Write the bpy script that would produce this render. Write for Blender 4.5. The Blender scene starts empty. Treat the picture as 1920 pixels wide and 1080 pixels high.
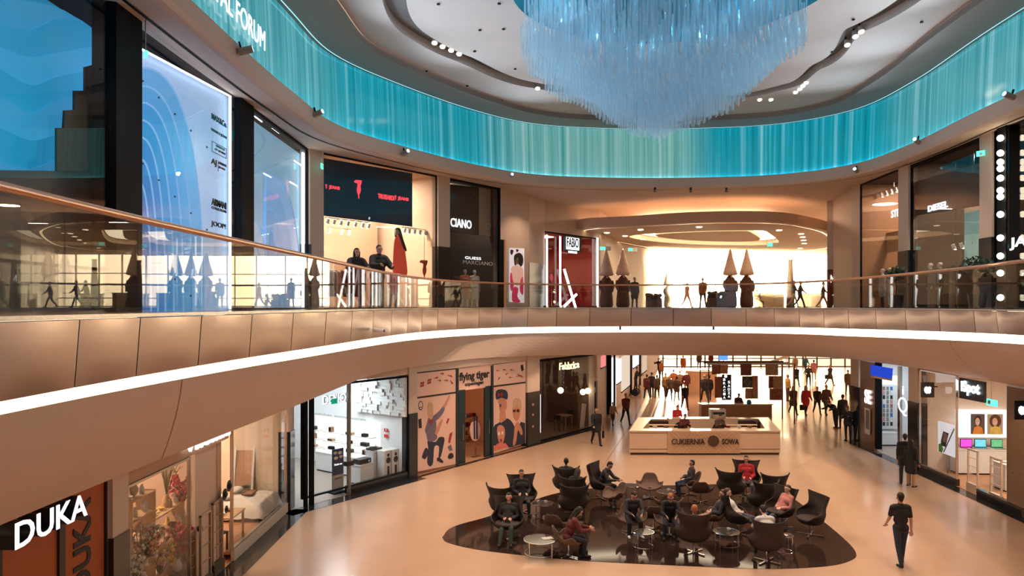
import bpy, bmesh, math, random
import numpy as np
from mathutils import Vector, Matrix
random.seed(7)
PI = math.pi
SC = bpy.context.scene
COL = SC.collection

# ------------------------------------------------------------------ camera
F, CX, HY, EYE = 1400.0, 960.0, 573.0, 6.4
U = 6.28                                    # upper floor level
cd = bpy.data.cameras.new('camera'); cam = bpy.data.objects.new('camera', cd); COL.objects.link(cam)
cd.sensor_width = 36.0; cd.lens = 36.0 * F / 1920.0
cd.shift_y = (HY - 540.0) / 1920.0
cd.clip_start = 0.05; cd.clip_end = 900
cam.location = (0, 0, EYE); cam.rotation_euler = (PI / 2, 0, 0)
SC.camera = cam

# ------------------------------------------------------------------ exposure
SC.view_settings.view_transform = 'Standard'
SC.view_settings.look = 'None'
SC.view_settings.exposure = -0.12
SC.view_settings.gamma = 1.0
SC.view_settings.use_curve_mapping = False
cy = SC.cycles
cy.use_denoising = True
cy.max_bounces = 7; cy.diffuse_bounces = 3; cy.glossy_bounces = 3
cy.transmission_bounces = 4; cy.transparent_max_bounces = 14
cy.sample_clamp_indirect = 4.0; cy.sample_clamp_direct = 0.0
cy.caustics_reflective = False; cy.caustics_refractive = False
cy.blur_glossy = 0.6

# ------------------------------------------------------------------ world: low evening sun and its bright sky
SUN_EL, SUN_TAN = 3.1, 0.232
sd = Vector((SUN_TAN, 1.0, math.tan(math.radians(SUN_EL)) * 1.027)).normalized()
W = bpy.data.worlds.new('evening_sky'); SC.world = W; W.use_nodes = True
nt = W.node_tree; nt.nodes.clear()
def N(nt, t, **k):
    n = nt.nodes.new(t)
    for a, b in k.items(): setattr(n, a, b)
    return n
out = N(nt, 'ShaderNodeOutputWorld'); bg = N(nt, 'ShaderNodeBackground')
tc = N(nt, 'ShaderNodeTexCoord')
dt = N(nt, 'ShaderNodeVectorMath', operation='DOT_PRODUCT'); dt.inputs[1].default_value = sd
nrm = N(nt, 'ShaderNodeVectorMath', operation='NORMALIZE')
nt.links.new(tc.outputs['Generated'], nrm.inputs[0]); nt.links.new(nrm.outputs[0], dt.inputs[0])
rp = N(nt, 'ShaderNodeValToRGB'); e = rp.color_ramp.elements
e[0].position = 0.0; e[0].color = (0.22, 0.20, 0.22, 1)
e[1].position = 1.0; e[1].color = (60, 46, 28, 1)
for p, c in ((0.55, (0.5, 0.38, 0.34, 1)), (0.85, (2.2, 1.5, 1.1, 1)), (0.965, (4.5, 3.2, 2.2, 1)), (0.993, (11, 7.5, 4.2, 1)), (0.9985, (30, 22, 12, 1))):
    q = e.new(p); q.color = c
mr = N(nt, 'ShaderNodeMapRange'); mr.inputs['From Min'].default_value = -1; mr.inputs['From Max'].default_value = 1
nt.links.new(dt.outputs['Value'], mr.inputs['Value']); nt.links.new(mr.outputs[0], rp.inputs[0])
nt.links.new(rp.outputs[0], bg.inputs[0]); bg.inputs[1].default_value = 1.0
nt.links.new(bg.outputs[0], out.inputs[0])
sl = bpy.data.lights.new('sun', 'SUN'); sl.energy = 14.0; sl.angle = math.radians(1.2); sl.color = (1, 0.70, 0.40)
so = bpy.data.objects.new('sun', sl); COL.objects.link(so)
so.rotation_euler = sd.to_track_quat('Z', 'Y').to_euler(); so.location = sd * 120

WARM = (1.0, 0.67, 0.46); WARMW = (1.0, 0.78, 0.58); COOL = (0.80, 0.92, 1.0); CYAN = (0.08, 0.72, 1.0)
def lamp(name, kind, loc, power, color=WARM, size=0.3, size_y=None, rot=None, aim=None, spot=None, blend=0.6):
    l = bpy.data.lights.new(name, kind); l.energy = power; l.color = color
    if kind == 'AREA':
        l.size = size
        if size_y: l.shape = 'RECTANGLE'; l.size_y = size_y
        else: l.shape = 'DISK'
    else: l.shadow_soft_size = size
    if kind == 'SPOT': l.spot_size = math.radians(spot or 80); l.spot_blend = blend
    o = bpy.data.objects.new(name, l); COL.objects.link(o); o.location = loc
    if aim is not None: o.rotation_euler = (Vector(aim) - Vector(loc)).to_track_quat('-Z', 'Y').to_euler()
    elif rot: o.rotation_euler = rot
    return o
# atrium downlights in the curved ceiling slots and in the walkway soffits (their housings are built below)
TRACK = [(-2.9, 22.6, 14.9), (-1.6, 25.4, 14.9), (0.6, 28.4, 14.9), (10.2, 28.6, 14.9), (10.9, 26.0, 14.9), (11.2, 21.6, 14.9),
         (-2.7, 14.0, 14.9), (11.2, 14.0, 14.9), (-2.4, 6.0, 14.9), (10.8, 6.0, 14.9)]
for i, (x, y, z) in enumerate(TRACK):
    lamp('track_spot_light', 'SPOT', (x, y, z - .12), 2150, WARM, .12, aim=(x * .6 + 1.6, y - 1, 0), spot=95)

# ------------------------------------------------------------------ geometry helpers
def at(px, py, Y): return Vector(((px - CX) * Y / F, Y, EYE - (py - HY) * Y / F))
def gr(px, py, z=0.0):
    Y = (EYE - z) * F / (py - HY); return Vector(((px - CX) * Y / F, Y, z))

class MB:
    def __init__(s): s.v = []; s.f = []; s.m = []; s.cm = 0
    def mat(s, i): s.cm = i; return s
    def add(s, vs, fs):
        b = len(s.v); s.v += [tuple(v) for v in vs]; s.f += [tuple(b + i for i in f) for f in fs]; s.m += [s.cm] * len(fs); return s
    def box(s, c, d, rz=0, tilt=None):
        hx, hy, hz = d[0] / 2, d[1] / 2, d[2] / 2
        M = Matrix.Rotation(rz, 3, 'Z')
        if tilt is not None: M = tilt
        vs = [M @ Vector((x * hx, y * hy, z * hz)) + Vector(c) for x in (-1, 1) for y in (-1, 1) for z in (-1, 1)]
        return s.add(vs, [(0, 1, 3, 2), (4, 6, 7, 5), (0, 4, 5, 1), (2, 3, 7, 6), (0, 2, 6, 4), (1, 5, 7, 3)])
    def bx(s, x0, x1, y0, y1, z0, z1): return s.box(((x0 + x1) / 2, (y0 + y1) / 2, (z0 + z1) / 2), (x1 - x0, y1 - y0, z1 - z0))
    def cyl(s, p0, p1, r0, r1=None, n=12, caps=True):
        if r1 is None: r1 = r0
        p0 = Vector(p0); p1 = Vector(p1); d = (p1 - p0)
        if d.length < 1e-6: return s
        q = d.to_track_quat('Z', 'Y').to_matrix(); vs = []
        for p, r in ((p0, r0), (p1, r1)):
            for i in range(n):
                a = 2 * PI * i / n; vs.append(p + q @ Vector((math.cos(a) * r, math.sin(a) * r, 0)))
        fs = [(i, (i + 1) % n, n + (i + 1) % n, n + i) for i in range(n)]
        if caps: fs += [tuple(range(n - 1, -1, -1)), tuple(range(n, 2 * n))]
        return s.add(vs, fs)
    def tube(s, path, r, n=8, closed=False):
        P = [Vector(p) for p in path]; rs = r if isinstance(r, (list, tuple)) else [r] * len(P); L = len(P); vs = []
        up = None
        for i, p in enumerate(P):
            a = P[i - 1] if (i or closed) else P[0]; b = P[(i + 1) % L] if (i < L - 1 or closed) else P[-1]
            t = (b - a).normalized()
            if up is None: up = Vector((0, 0, 1)) if abs(t.z) < .9 else Vector((1, 0, 0))
            x = t.cross(up)
            if x.length < 1e-4: x = t.orthogonal()
            x.normalize(); y = t.cross(x).normalized(); up = -y if (-y).dot(up) > 0 else y
            for k in range(n):
                an = 2 * PI * k / n; vs.append(p + (x * math.cos(an) + y * math.sin(an)) * rs[i])
        fs = []
        for i in range(L if closed else L - 1):
            for k in range(n):
                a = i * n + k; b = i * n + (k + 1) % n; c = ((i + 1) % L) * n + (k + 1) % n; d = ((i + 1) % L) * n + k
                fs.append((a, b, c, d))
        if not closed: fs += [tuple(range(n - 1, -1, -1)), tuple((L - 1) * n + k for k in range(n))]
        return s.add(vs, fs)
    def lathe(s, prof, n=20, c=(0, 0, 0), sx=1, sy=1):
        vs = []
        for r, z in prof:
            for k in range(n):
                a = 2 * PI * k / n; vs.append((c[0] + r * sx * math.cos(a), c[1] + r * sy * math.sin(a), c[2] + z))
        fs = []
        for i in range(len(prof) - 1):
            for k in range(n): fs.append((i * n + k, i * n + (k + 1) % n, (i + 1) * n + (k + 1) % n, (i + 1) * n + k))
        if prof[0][0] > 1e-4: fs.append(tuple(range(n - 1, -1, -1)))
        if prof[-1][0] > 1e-4: fs.append(tuple((len(prof) - 1) * n + k for k in range(n)))
        return s.add(vs, fs)
    def ball(s, c, r, n=10, sc=(1, 1, 1)):
        m = max(5, n // 2 + 1)
        pr = [(r * math.sin(PI * i / m) + 1e-5, -r * math.cos(PI * i / m)) for i in range(m + 1)]
        vs = []
        for a, z in pr:
            for k in range(n):
                t = 2 * PI * k / n; vs.append((c[0] + a * sc[0] * math.cos(t), c[1] + a * sc[1] * math.sin(t), c[2] + z * sc[2]))
        fs = [(i * n + k, i * n + (k + 1) % n, (i + 1) * n + (k + 1) % n, (i + 1) * n + k) for i in range(m) for k in range(n)]
        return s.add(vs, fs)
    def prism(s, poly, z0, z1):
        n = len(poly); vs = [(x, y, z0) for x, y in poly] + [(x, y, z1) for x, y in poly]
        fs = [(i, (i + 1) % n, n + (i + 1) % n, n + i) for i in range(n)] + [tuple(range(n - 1, -1, -1)), tuple(range(n, 2 * n))]
        return s.add(vs, fs)
    def slab(s, poly, y0, y1):                     # outline drawn in the x-z plane, thickness along y
        n = len(poly); vs = [(x, y0, z) for x, z in poly] + [(x, y1, z) for x, z in poly]
        fs = [(i, (i + 1) % n, n + (i + 1) % n, n + i) for i in range(n)] + [tuple(range(n - 1, -1, -1)), tuple(range(n, 2 * n))]
        return s.add(vs, fs)
    def grid(s, rows, closed=False):
        R = len(rows); C = len(rows[0]); vs = [p for r in rows for p in r]; fs = []
        for i in range(R - 1):
            for j in range(C if closed else C - 1):
                fs.append((i * C + j, i * C + (j + 1) % C, (i + 1) * C + (j + 1) % C, (i + 1) * C + j))
        return s.add(vs, fs)
    def mesh(s, name='m', smooth=False):
        me = bpy.data.meshes.new(name); me.from_pydata(s.v, [], s.f); me.update()
        if max(s.m, default=0) > 0: me.polygons.foreach_set('material_index', s.m)
        if smooth: me.shade_smooth()
        return me

def obj(name, geo, mats, parent=None, loc=None, rotz=0, smooth=False, bevel=0, sub=0, solid=0, fixn=False):
    me = geo.mesh(name, smooth) if isinstance(geo, MB) else geo
    if fixn:
        bm = bmesh.new(); bm.from_mesh(me); bmesh.ops.recalc_face_normals(bm, faces=bm.faces); bm.to_mesh(me); bm.free()
    for m in (mats if isinstance(mats, (list, tuple)) else [mats]): me.materials.append(m)
    o = bpy.data.objects.new(name, me); COL.objects.link(o)
    if parent is not None: o.parent = parent
    if loc is not None: o.location = loc
    if rotz: o.rotation_euler = (0, 0, rotz)
    if solid: md = o.modifiers.new('solid', 'SOLIDIFY'); md.thickness = solid; md.offset = 0
    if bevel: md = o.modifiers.new('bevel', 'BEVEL'); md.width = bevel; md.segments = 2; md.limit_method = 'ANGLE'
    if sub: md = o.modifiers.new('sub', 'SUBSURF'); md.levels = sub; md.render_levels = sub
    return o
def tag(o, label=None, cat=None, group=None, kind=None):
    if label: o['label'] = label
    if cat: o['category'] = cat
    if group: o['group'] = group
    if kind: o['kind'] = kind
    return o
def thing(name, label, cat, loc=(0, 0, 0), rotz=0, group=None):
    o = bpy.data.objects.new(name, None); COL.objects.link(o); o.location = loc; o.rotation_euler = (0, 0, rotz)
    o.empty_display_size = .1
    return tag(o, label, cat, group)
def struct(name, geo, mats, label=None, **k):
    return tag(obj(name, geo, mats, **k), label, 'structure', None, 'structure')
def dup(root, loc=None, rotz=None, label=None, group=None):
    r = root.copy(); COL.objects.link(r)
    if loc is not None: r.location = loc
    if rotz is not None: r.rotation_euler = (0, 0, rotz)
    if label: r['label'] = label
    if group: r['group'] = group
    for ch in list(root.children):
        c = ch.copy(); COL.objects.link(c); c.parent = r
        for g in list(ch.children):
            d = g.copy(); COL.objects.link(d); d.parent = c
    return r

# ------------------------------------------------------------------ materials
MATS = {}
def pm(name, col, rough=.5, metal=0, var=.06, scale=6, bump=0, bscale=None, emit=None, es=0, coat=0, spec=None, stretch=None):
    if name in MATS: return MATS[name]
    m = bpy.data.materials.new(name); m.use_nodes = True; t = m.node_tree; b = t.nodes['Principled BSDF']
    b.inputs['Roughness'].default_value = rough; b.inputs['Metallic'].default_value = metal
    if coat: b.inputs['Coat Weight'].default_value = coat; b.inputs['Coat Roughness'].default_value = .05
    if spec is not None: b.inputs['Specular IOR Level'].default_value = spec
    tc = N(t, 'ShaderNodeTexCoord'); no = N(t, 'ShaderNodeTexNoise'); no.inputs['Scale'].default_value = scale; no.inputs['Detail'].default_value = 3
    src = tc.outputs['Object']
    if stretch:
        mp = N(t, 'ShaderNodeMapping'); mp.inputs['Scale'].default_value = stretch; t.links.new(src, mp.inputs[0]); src = mp.outputs[0]
    t.links.new(src, no.inputs['Vector'])
    mx = N(t, 'ShaderNodeMixRGB'); mx.inputs[1].default_value = (*[c * (1 - var) for c in col], 1); mx.inputs[2].default_value = (*[min(1, c * (1 + var)) for c in col], 1)
    t.links.new(no.outputs['Fac'], mx.inputs[0]); t.links.new(mx.outputs[0], b.inputs['Base Color'])
    if bump:
        n2 = N(t, 'ShaderNodeTexNoise'); n2.inputs['Scale'].default_value = bscale or scale * 4; t.links.new(src, n2.inputs['Vector'])
        bp = N(t, 'ShaderNodeBump'); bp.inputs['Strength'].default_value = bump; bp.inputs['Distance'].default_value = .02
        t.links.new(n2.outputs['Fac'], bp.inputs['Height']); t.links.new(bp.outputs[0], b.inputs['Normal'])
    if emit: b.inputs['Emission Color'].default_value = (*emit, 1); b.inputs['Emission Strength'].default_value = es
    MATS[name] = m; return m
def em(name, col, s):
    if name in MATS: return MATS[name]
    m = bpy.data.materials.new(name); m.use_nodes = True; t = m.node_tree; t.nodes.clear()
    o = N(t, 'ShaderNodeOutputMaterial'); e = N(t, 'ShaderNodeEmission'); e.inputs[0].default_value = (*col, 1); e.inputs[1].default_value = s
    t.links.new(e.outputs[0], o.inputs[0]); MATS[name] = m; return m
def glassm(name, tint=(1, 1, 1), ior=1.5, rough=0.0, base=0.0):
    if name in MATS: return MATS[name]
    m = bpy.data.materials.new(name); m.use_nodes = True; t = m.node_tree; t.nodes.clear()
    o = N(t, 'ShaderNodeOutputMaterial'); tr = N(t, 'ShaderNodeBsdfTransparent'); tr.inputs[0].default_value = (*tint, 1)
    gl = N(t, 'ShaderNodeBsdfGlossy'); gl.inputs['Roughness'].default_value = rough
    mx = N(t, 'ShaderNodeMixShader'); geo = N(t, 'ShaderNodeNewGeometry')
    dp = N(t, 'ShaderNodeVectorMath', operation='DOT_PRODUCT'); t.links.new(geo.outputs['Normal'], dp.inputs[0]); t.links.new(geo.outputs['Incoming'], dp.inputs[1])
    ab = N(t, 'ShaderNodeMath', operation='ABSOLUTE'); t.links.new(dp.outputs['Value'], ab.inputs[0])
    su = N(t, 'ShaderNodeMath', operation='SUBTRACT'); su.inputs[0].default_value = 1.0; t.links.new(ab.outputs[0], su.inputs[1])
    pw = N(t, 'ShaderNodeMath', operation='POWER'); pw.inputs[1].default_value = 5.0; t.links.new(su.outputs[0], pw.inputs[0])
    f0 = ((ior - 1) / (ior + 1)) ** 2 + base
    ma = N(t, 'ShaderNodeMath', operation='MULTIPLY_ADD'); ma.inputs[1].default_value = 1 - f0; ma.inputs[2].default_value = f0; t.links.new(pw.outputs[0], ma.inputs[0]); t.links.new(ma.outputs[0], mx.inputs[0])
    t.links.new(tr.outputs[0], mx.inputs[1]); t.links.new(gl.outputs[0], mx.inputs[2]); t.links.new(mx.outputs[0], o.inputs[0])
    MATS[name] = m; return m

cream = pm('cream_plaster', (.70, .56, .46), .7, var=.03, scale=2, bump=.02)
soffitm = pm('soffit_plaster', (.68, .53, .44), .6, var=.03, scale=1.5)
ceilm = pm('ceiling_plaster', (.60, .56, .54), .8, var=.06, scale=1.2, bump=.05, bscale=30)
ringm = pm('grey_ring_plaster', (.27, .26, .25), .8, var=.04, scale=2)
fasciam = pm('champagne_metal_panel', (.58, .45, .39), .27, metal=.75, var=.05, scale=.7, bump=.25, bscale=.8)
granite = pm('black_granite', (.022, .024, .026), .12, var=.5, scale=40)
darkm = pm('dark_anodised', (.006, .008, .010), .6, spec=.08)
blackp = pm('black_plastic', (.012, .012, .013), .4)
steel = pm('brushed_steel', (.62, .60, .58), .25, metal=1)
chrome = pm('chrome', (.8, .8, .8), .08, metal=1)
copper = pm('copper_handrail', (.62, .36, .24), .3, metal=.85)
white = pm('white_paint', (.8, .79, .77), .5)
woodf = pm('shop_wood_floor', (.48, .24, .11), .3, scale=3, var=.25, stretch=(1, 12, 1))
strip = em('warm_led_strip', (1.0, .80, .55), 5.0)
ledw = em('white_led', (.95, .97, 1.0), 4.0)
ledwarm = em('warm_lamp_face', (1.0, .85, .62), 14.0)
signw = em('white_sign_face', (1, 1, 1), 2.2)
clear = glassm('clear_glass', (.96, .98, .98), 1.45)
railglass = glassm('balustrade_glass', (.93, .95, .93), 1.5, base=.02)
shopglass = glassm('shop_glass', (.96, .97, .97), 1.32)

# ------------------------------------------------------------------ plan curves (all tuples are control rows)
def cr(rows, per=6):
    P = [np.array(r, float) for r in rows]; P = [2 * P[0] - P[1]] + P + [2 * P[-1] - P[-2]]; o = []
    for i in range(1, len(P) - 2):
        for k in range(per):
            t = k / per; a, b, c, d = P[i - 1], P[i], P[i + 1], P[i + 2]
            o.append(.5 * ((2 * b) + (-a + c) * t + (2 * a - 5 * b + 4 * c - d) * t * t + (-a + 3 * b - 3 * c + d) * t ** 3))
    o.append(P[-2]); return o
# rail x, rail y, fascia bottom z, lower edge x, y, z
SL = cr([(-4.05, -4, 5.63, -5.6, -4, 4.0), (-4.05, 2, 5.63, -5.6, 3, 4.0), (-4.05, 5.8, 5.63, -5.6, 7.3, 4.0), (-4.08, 8.2, 5.62, -5.55, 10, 4.0),
         (-4.0, 11.5, 5.60, -5.4, 13.5, 4.0), (-3.85, 15.5, 5.56, -5.2, 17.5, 4.0), (-3.7, 20, 5.52, -5.05, 22, 4.0), (-3.4, 24.5, 5.48, -4.75, 25, 4.05),
         (-2.75, 27.8, 5.46, -3.9, 27.2, 4.12), (-1.35, 30.9, 5.45, -2.6, 29.2, 4.2), (.7, 33.2, 5.44, -.7, 31.8, 4.2), (3.6, 34.5, 5.43, 2.6, 35.0, 4.08),
         (7.5, 34.7, 5.43, 8.0, 35.9, 4.0), (10.4, 33.2, 5.45, 13, 35.4, 4.0), (11.8, 30.7, 5.5, 15, 33.9, 4.0), (12.15, 27, 5.56, 15.5, 30, 4.0),
         (12.0, 22.8, 5.64, 15.4, 26, 4.0), (11.5, 18.6, 5.72, 15.3, 22.5, 4.0), (10.95, 15.8, 5.76, 15.2, 19, 4.0), (10.6, 10, 5.78, 15.1, 12, 4.0), (10.5, -4, 5.78, 15, -4, 4.0)], 6)
def offs(pts, d):                                   # offset a plan curve away from the void (left-hand side when walking left->far->right)
    o = []
    for i, p in enumerate(pts):
        a = pts[max(0, i - 1)]; b = pts[min(len(pts) - 1, i + 1)]; t = Vector((b[0] - a[0], b[1] - a[1])).normalized()
        o.append((p[0] - t.y * d, p[1] + t.x * d))
    return o
R0 = [(p[0], p[1]) for p in SL]
KC = cr([(-6.25, -4), (-6.25, 8), (-6.25, 16.8), (-6.1, 21.1), (-5.75, 24.6), (-4.1, 27.9), (-1.6, 31.5), (1.0, 33.9), (4.4, 34.8), (8.5, 34.8), (12.2, 33.9), (14.4, 31.4), (14.7, 27.4), (14.2, 22), (13.9, 14), (13.8, -4)], 8)
# ================================================================== STRUCTURE
# ---- floor
fm = pm('polished_terrazzo', (.56, .385, .265), .2, var=.07, scale=1.1, coat=.12, spec=.4)
fn = fm.node_tree; fb = fn.nodes['Principled BSDF']
fno = N(fn, 'ShaderNodeTexNoise'); fno.inputs['Scale'].default_value = .35; fno.inputs['Detail'].default_value = 2
fmr = N(fn, 'ShaderNodeMapRange'); fmr.inputs['To Min'].default_value = .16; fmr.inputs['To Max'].default_value = .32
ftc = N(fn, 'ShaderNodeTexCoord'); fn.links.new(ftc.outputs['Object'], fno.inputs['Vector']); fn.links.new(fno.outputs['Fac'], fmr.inputs['Value']); fn.links.new(fmr.outputs[0], fb.inputs['Roughness'])
struct('floor', MB().bx(-7.6, 45, -4, 78, -.2, 0).bx(-30, -7.6, -4, 78, -.2, -.005), fm, 'pale polished terrazzo floor of the mall')
jt = pm('floor_joint', (.12, .075, .05), .5)
j = MB()
for a, b, w in ((gr(640, 872), gr(1920, 872), .025), (gr(1440, 905), gr(1640, 800), .02), (gr(1180, 800), gr(1110, 905), .02)):
    d = (b - a).normalized(); n = Vector((-d.y, d.x, 0)) * w / 2
    if j.v or True: j.add([a - n + Vector((0, 0, .003)), b - n + Vector((0, 0, .003)), b + n + Vector((0, 0, .003)), a + n + Vector((0, 0, .003))], [(0, 1, 2, 3)])
struct('trim_1', j, jt, 'thin dark joints crossing the terrazzo floor')
isl = cr([(*gr(829, 1008)[:2],), (*gr(850, 988)[:2],), (*gr(925, 966)[:2],), (*gr(1000, 938)[:2],), (*gr(1060, 922)[:2],), (*gr(1140, 914)[:2],), (*gr(1270, 910)[:2],), (*gr(1400, 908)[:2],),
          (*gr(1455, 915)[:2],), (*gr(1492, 938)[:2],), (*gr(1540, 975)[:2],), (*gr(1582, 1010)[:2],), (*gr(1604, 1035)[:2],), (*gr(1598, 1050)[:2],), (*gr(1550, 1062)[:2],), (*gr(1440, 1067)[:2],),
          (*gr(1300, 1062)[:2],), (*gr(1100, 1052)[:2],), (*gr(950, 1038)[:2],), (*gr(880, 1028)[:2],), (*gr(838, 1017)[:2],), (*gr(829, 1008)[:2],)], 5)[:-1]
islm = pm('dark_polished_inlay', (.030, .019, .015), .07, var=.35, scale=.8, bump=.012, bscale=1.3, spec=.35)
struct('floor_inlay', MB().prism([tuple(p) for p in isl[::-1]], .0, .008), islm, 'dark glossy leaf-shaped floor inlay under the lounge chairs', fixn=True)

# ---- upper slab: fascia panels, lit cove and curved lower band
def outer(p, k=1.0):                                # far point used to close slabs behind the shops
    c = Vector((4.0, 12.0)); d = (Vector((p[0], p[1])) - c); return c + d.normalized() * 75
g = MB(); fas = MB(); n = len(SL)
off12 = offs(SL, .06); offc = offs(SL, .30); offb = offs(SL, .12)
g.grid([[(x, y, U) for x, y in R0], [(*outer(p), U) for p in R0]])
struct('floor_upper', g, pm('upper_floor_stone', (.30, .22, .17), .15, var=.1, scale=1), 'upper gallery floor')
# fascia built of separate gently pillowed metal panels
seg = 3
for i in range(0, n - 1, seg):
    k = min(i + seg, n - 1); rows = []
    for r in range(6):
        v = r / 5; row = []
        for c in range(7):
            w = c / 6; fi = i + (k - i) * (w * .985 + .0075); a = int(min(fi, n - 2)); t = fi - a
            P = SL[a] * (1 - t) + SL[a + 1] * t
            T = (SL[a + 1] - SL[a])[:2]; T = T / max(1e-6, np.linalg.norm(T)); nx, ny = T[1], -T[0]
            bul = .022 * (1 - (2 * w - 1) ** 2) * (1 - (2 * v - 1) ** 4)
            z = U - .015 + (P[2] - U + .015) * v; inn = -.05 * v
            row.append((P[0] + nx * (bul + inn), P[1] + ny * (bul + inn), z))
        rows.append(row)
    fas.grid(rows)
struct('trim_2', fas, fasciam, 'champagne metal fascia panels along the gallery edge', smooth=True)
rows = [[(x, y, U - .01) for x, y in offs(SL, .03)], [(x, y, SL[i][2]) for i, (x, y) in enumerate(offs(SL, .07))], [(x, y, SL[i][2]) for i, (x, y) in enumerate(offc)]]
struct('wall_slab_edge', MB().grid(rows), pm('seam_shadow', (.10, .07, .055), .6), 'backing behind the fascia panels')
sth = [.15 + .13 * max(0, min(1, (p[1] - 6) / 22)) for p in SL]
rows = [[(x, y, SL[i][2] - .005) for i, (x, y) in enumerate(offs(SL, .29))], [(x, y, SL[i][2] - sth[i]) for i, (x, y) in enumerate(offs(SL, .27))]]
struct('trim_3', MB().grid(rows), strip, 'continuous warm light strip under the gallery fascia')
rows = []
top = offs(SL, .265)
for s in range(9):
    t = s / 8; row = []
    for i, p in enumerate(SL):
        x0, y0, z0 = top[i][0], top[i][1], p[2] - sth[i] + .002; x1, y1, z1 = p[3], p[4], p[5]
        a = t * PI / 2; u = t ** 1.25; w = t ** .92
        row.append((x0 + (x1 - x0) * u, y0 + (y1 - y0) * u, z0 + (z1 - z0) * w))
    rows.append(row)
rows.append([(*outer((p[3], p[4])), 4.25) for p in SL])
struct('ceiling_lower', MB().grid(rows), soffitm, 'smooth curved plaster band and soffit below the gallery', smooth=False)
sj = MB()
def seam(px):
    L_ = [(abs(CX + p[3] / p[4] * F - px), i) for i, p in enumerate(SL) if p[4] > 6 and (p[3] > 0) == (px > CX)]
    i = min(L_)[1]; a_, b_ = SL[i], SL[min(i + 1, n - 1)]; ln = float(np.linalg.norm(b_[3:5] - a_[3:5])); f = .016 / ln; t2 = []
    c_ = Vector((4, 15, 2))
    for q_ in (i, ):
        for s_0 in range(9):
            t_ = s_0 / 8; u = t_ ** 1.25; w_ = t_ ** .92; P_ = []
            for k in (i, i + 1):
                x0, y0, z0 = top[k][0], top[k][1], SL[k][2] - sth[k] + .002; P_.append(Vector((x0 + (SL[k][3] - x0) * u, y0 + (SL[k][4] - y0) * u, z0 + (SL[k][5] - z0) * w_)))
            v0 = P_[0]; v1 = P_[0] + (P_[1] - P_[0]) * f; d_ = (c_ - v0).normalized() * .006; t2.append([v0 + d_, v1 + d_])
    sj.grid(t2)
for px in (287, 1846): seam(px)
struct('trim_12', sj, pm('seam_line', (.16, .10, .07), .7), 'fine joint lines in the curved lower band')
# ---- roof level: beam, teal curtain, ring, ceiling
TB, BB, TT = 12.37, 11.86, 14.70
rows = [[(x, y, TB + .0) for x, y in offs(KC, .16)], [(x, y, TB) for x, y in KC], [(x, y, TB - .05) for x, y in offs(KC, -.03)], [(x, y, BB + .12) for x, y in offs(KC, -.03)], [(x, y, BB + .02) for x, y in offs(KC, .03)], [(x, y, BB) for x, y in offs(KC, .16)],
        [(x, y, 12.02) for x, y in offs(KC, 1.4)], [(*outer(p), 12.1) for p in KC]]
struct('ceiling_gallery', MB().grid(rows), cream, 'plaster beam and soffit around the roof opening')
sl1 = MB().grid([[(x, y, 11.92) for x, y in offs(KC, .72)], [(x, y, 11.925) for x, y in offs(KC, .80)]])
struct('trim_4', sl1, darkm, 'thin dark slot in the gallery soffit')
# teal light curtain: glass with coloured streaks, lit by led strips along its foot and head
tm = bpy.data.materials.new('teal_glass_curtain'); tm.use_nodes = True; t = tm.node_tree; b = t.nodes['Principled BSDF']
uv = N(t, 'ShaderNodeUVMap'); uv.uv_map = 'run'
mp = N(t, 'ShaderNodeMapping'); mp.inputs['Scale'].default_value = (2.6, .02, 1); t.links.new(uv.outputs[0], mp.inputs[0])
n1 = N(t, 'ShaderNodeTexNoise'); n1.inputs['Scale'].default_value = 1.0; n1.inputs['Detail'].default_value = 6; n1.inputs['Roughness'].default_value = .75; t.links.new(mp.outputs[0], n1.inputs['Vector'])
r1 = N(t, 'ShaderNodeValToRGB'); e = r1.color_ramp.elements; e[0].position = .36; e[0].color = (.0, .22, .33, 1); e[1].position = .74; e[1].color = (.50, .92, 1, 1)
q = e.new(.52); q.color = (.0, .42, .56, 1)
r2 = N(t, 'ShaderNodeValToRGB'); e = r2.color_ramp.elements; e[0].position = .36; e[0].color = (.05, .36, .35, 1); e[1].position = .70; e[1].color = (.62, .84, .80, 1)
q = e.new(.52); q.color = (.24, .58, .55, 1)
runl = [0.0]
for a, b_ in zip(KC[:-1], KC[1:]): runl.append(runl[-1] + float(np.linalg.norm(b_[:2] - a[:2])))
def run_at(px): return min(((abs(CX + k[0] / k[1] * F - px), r_) for k, r_ in zip(KC, runl) if k[1] > 12))[1] / runl[-1]
r3 = N(t, 'ShaderNodeValToRGB'); e = r3.color_ramp.elements; e[0].position = 0; e[0].color = (.38, .38, .38, 1); e[1].position = 1; e[1].color = (.42, .42, .42, 1)
for px_, v_ in ((610, .38), (665, .04), (905, .04), (985, .85), (1270, 1), (1335, .02), (1625, .02), (1700, .42)):
    q = e.new(run_at(px_)); q.color = (v_, v_, v_, 1)
sx_ = N(t, 'ShaderNodeSeparateXYZ'); t.links.new(uv.outputs[0], sx_.inputs[0]); dv_ = N(t, 'ShaderNodeMath', operation='DIVIDE'); dv_.inputs[1].default_value = runl[-1]; t.links.new(sx_.outputs[0], dv_.inputs[0])
t.links.new(n1.outputs['Fac'], r1.inputs[0]); t.links.new(n1.outputs['Fac'], r2.inputs[0]); t.links.new(dv_.outputs[0], r3.inputs[0])
mx = N(t, 'ShaderNodeMixRGB'); t.links.new(r3.outputs[0], mx.inputs[0]); t.links.new(r1.outputs[0], mx.inputs[1]); t.links.new(r2.outputs[0], mx.inputs[2])
t.links.new(mx.outputs[0], b.inputs['Base Color']); t.links.new(mx.outputs[0], b.inputs['Emission Color'])
b.inputs['Emission Strength'].default_value = .54; b.inputs['Roughness'].default_value = .12
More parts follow.
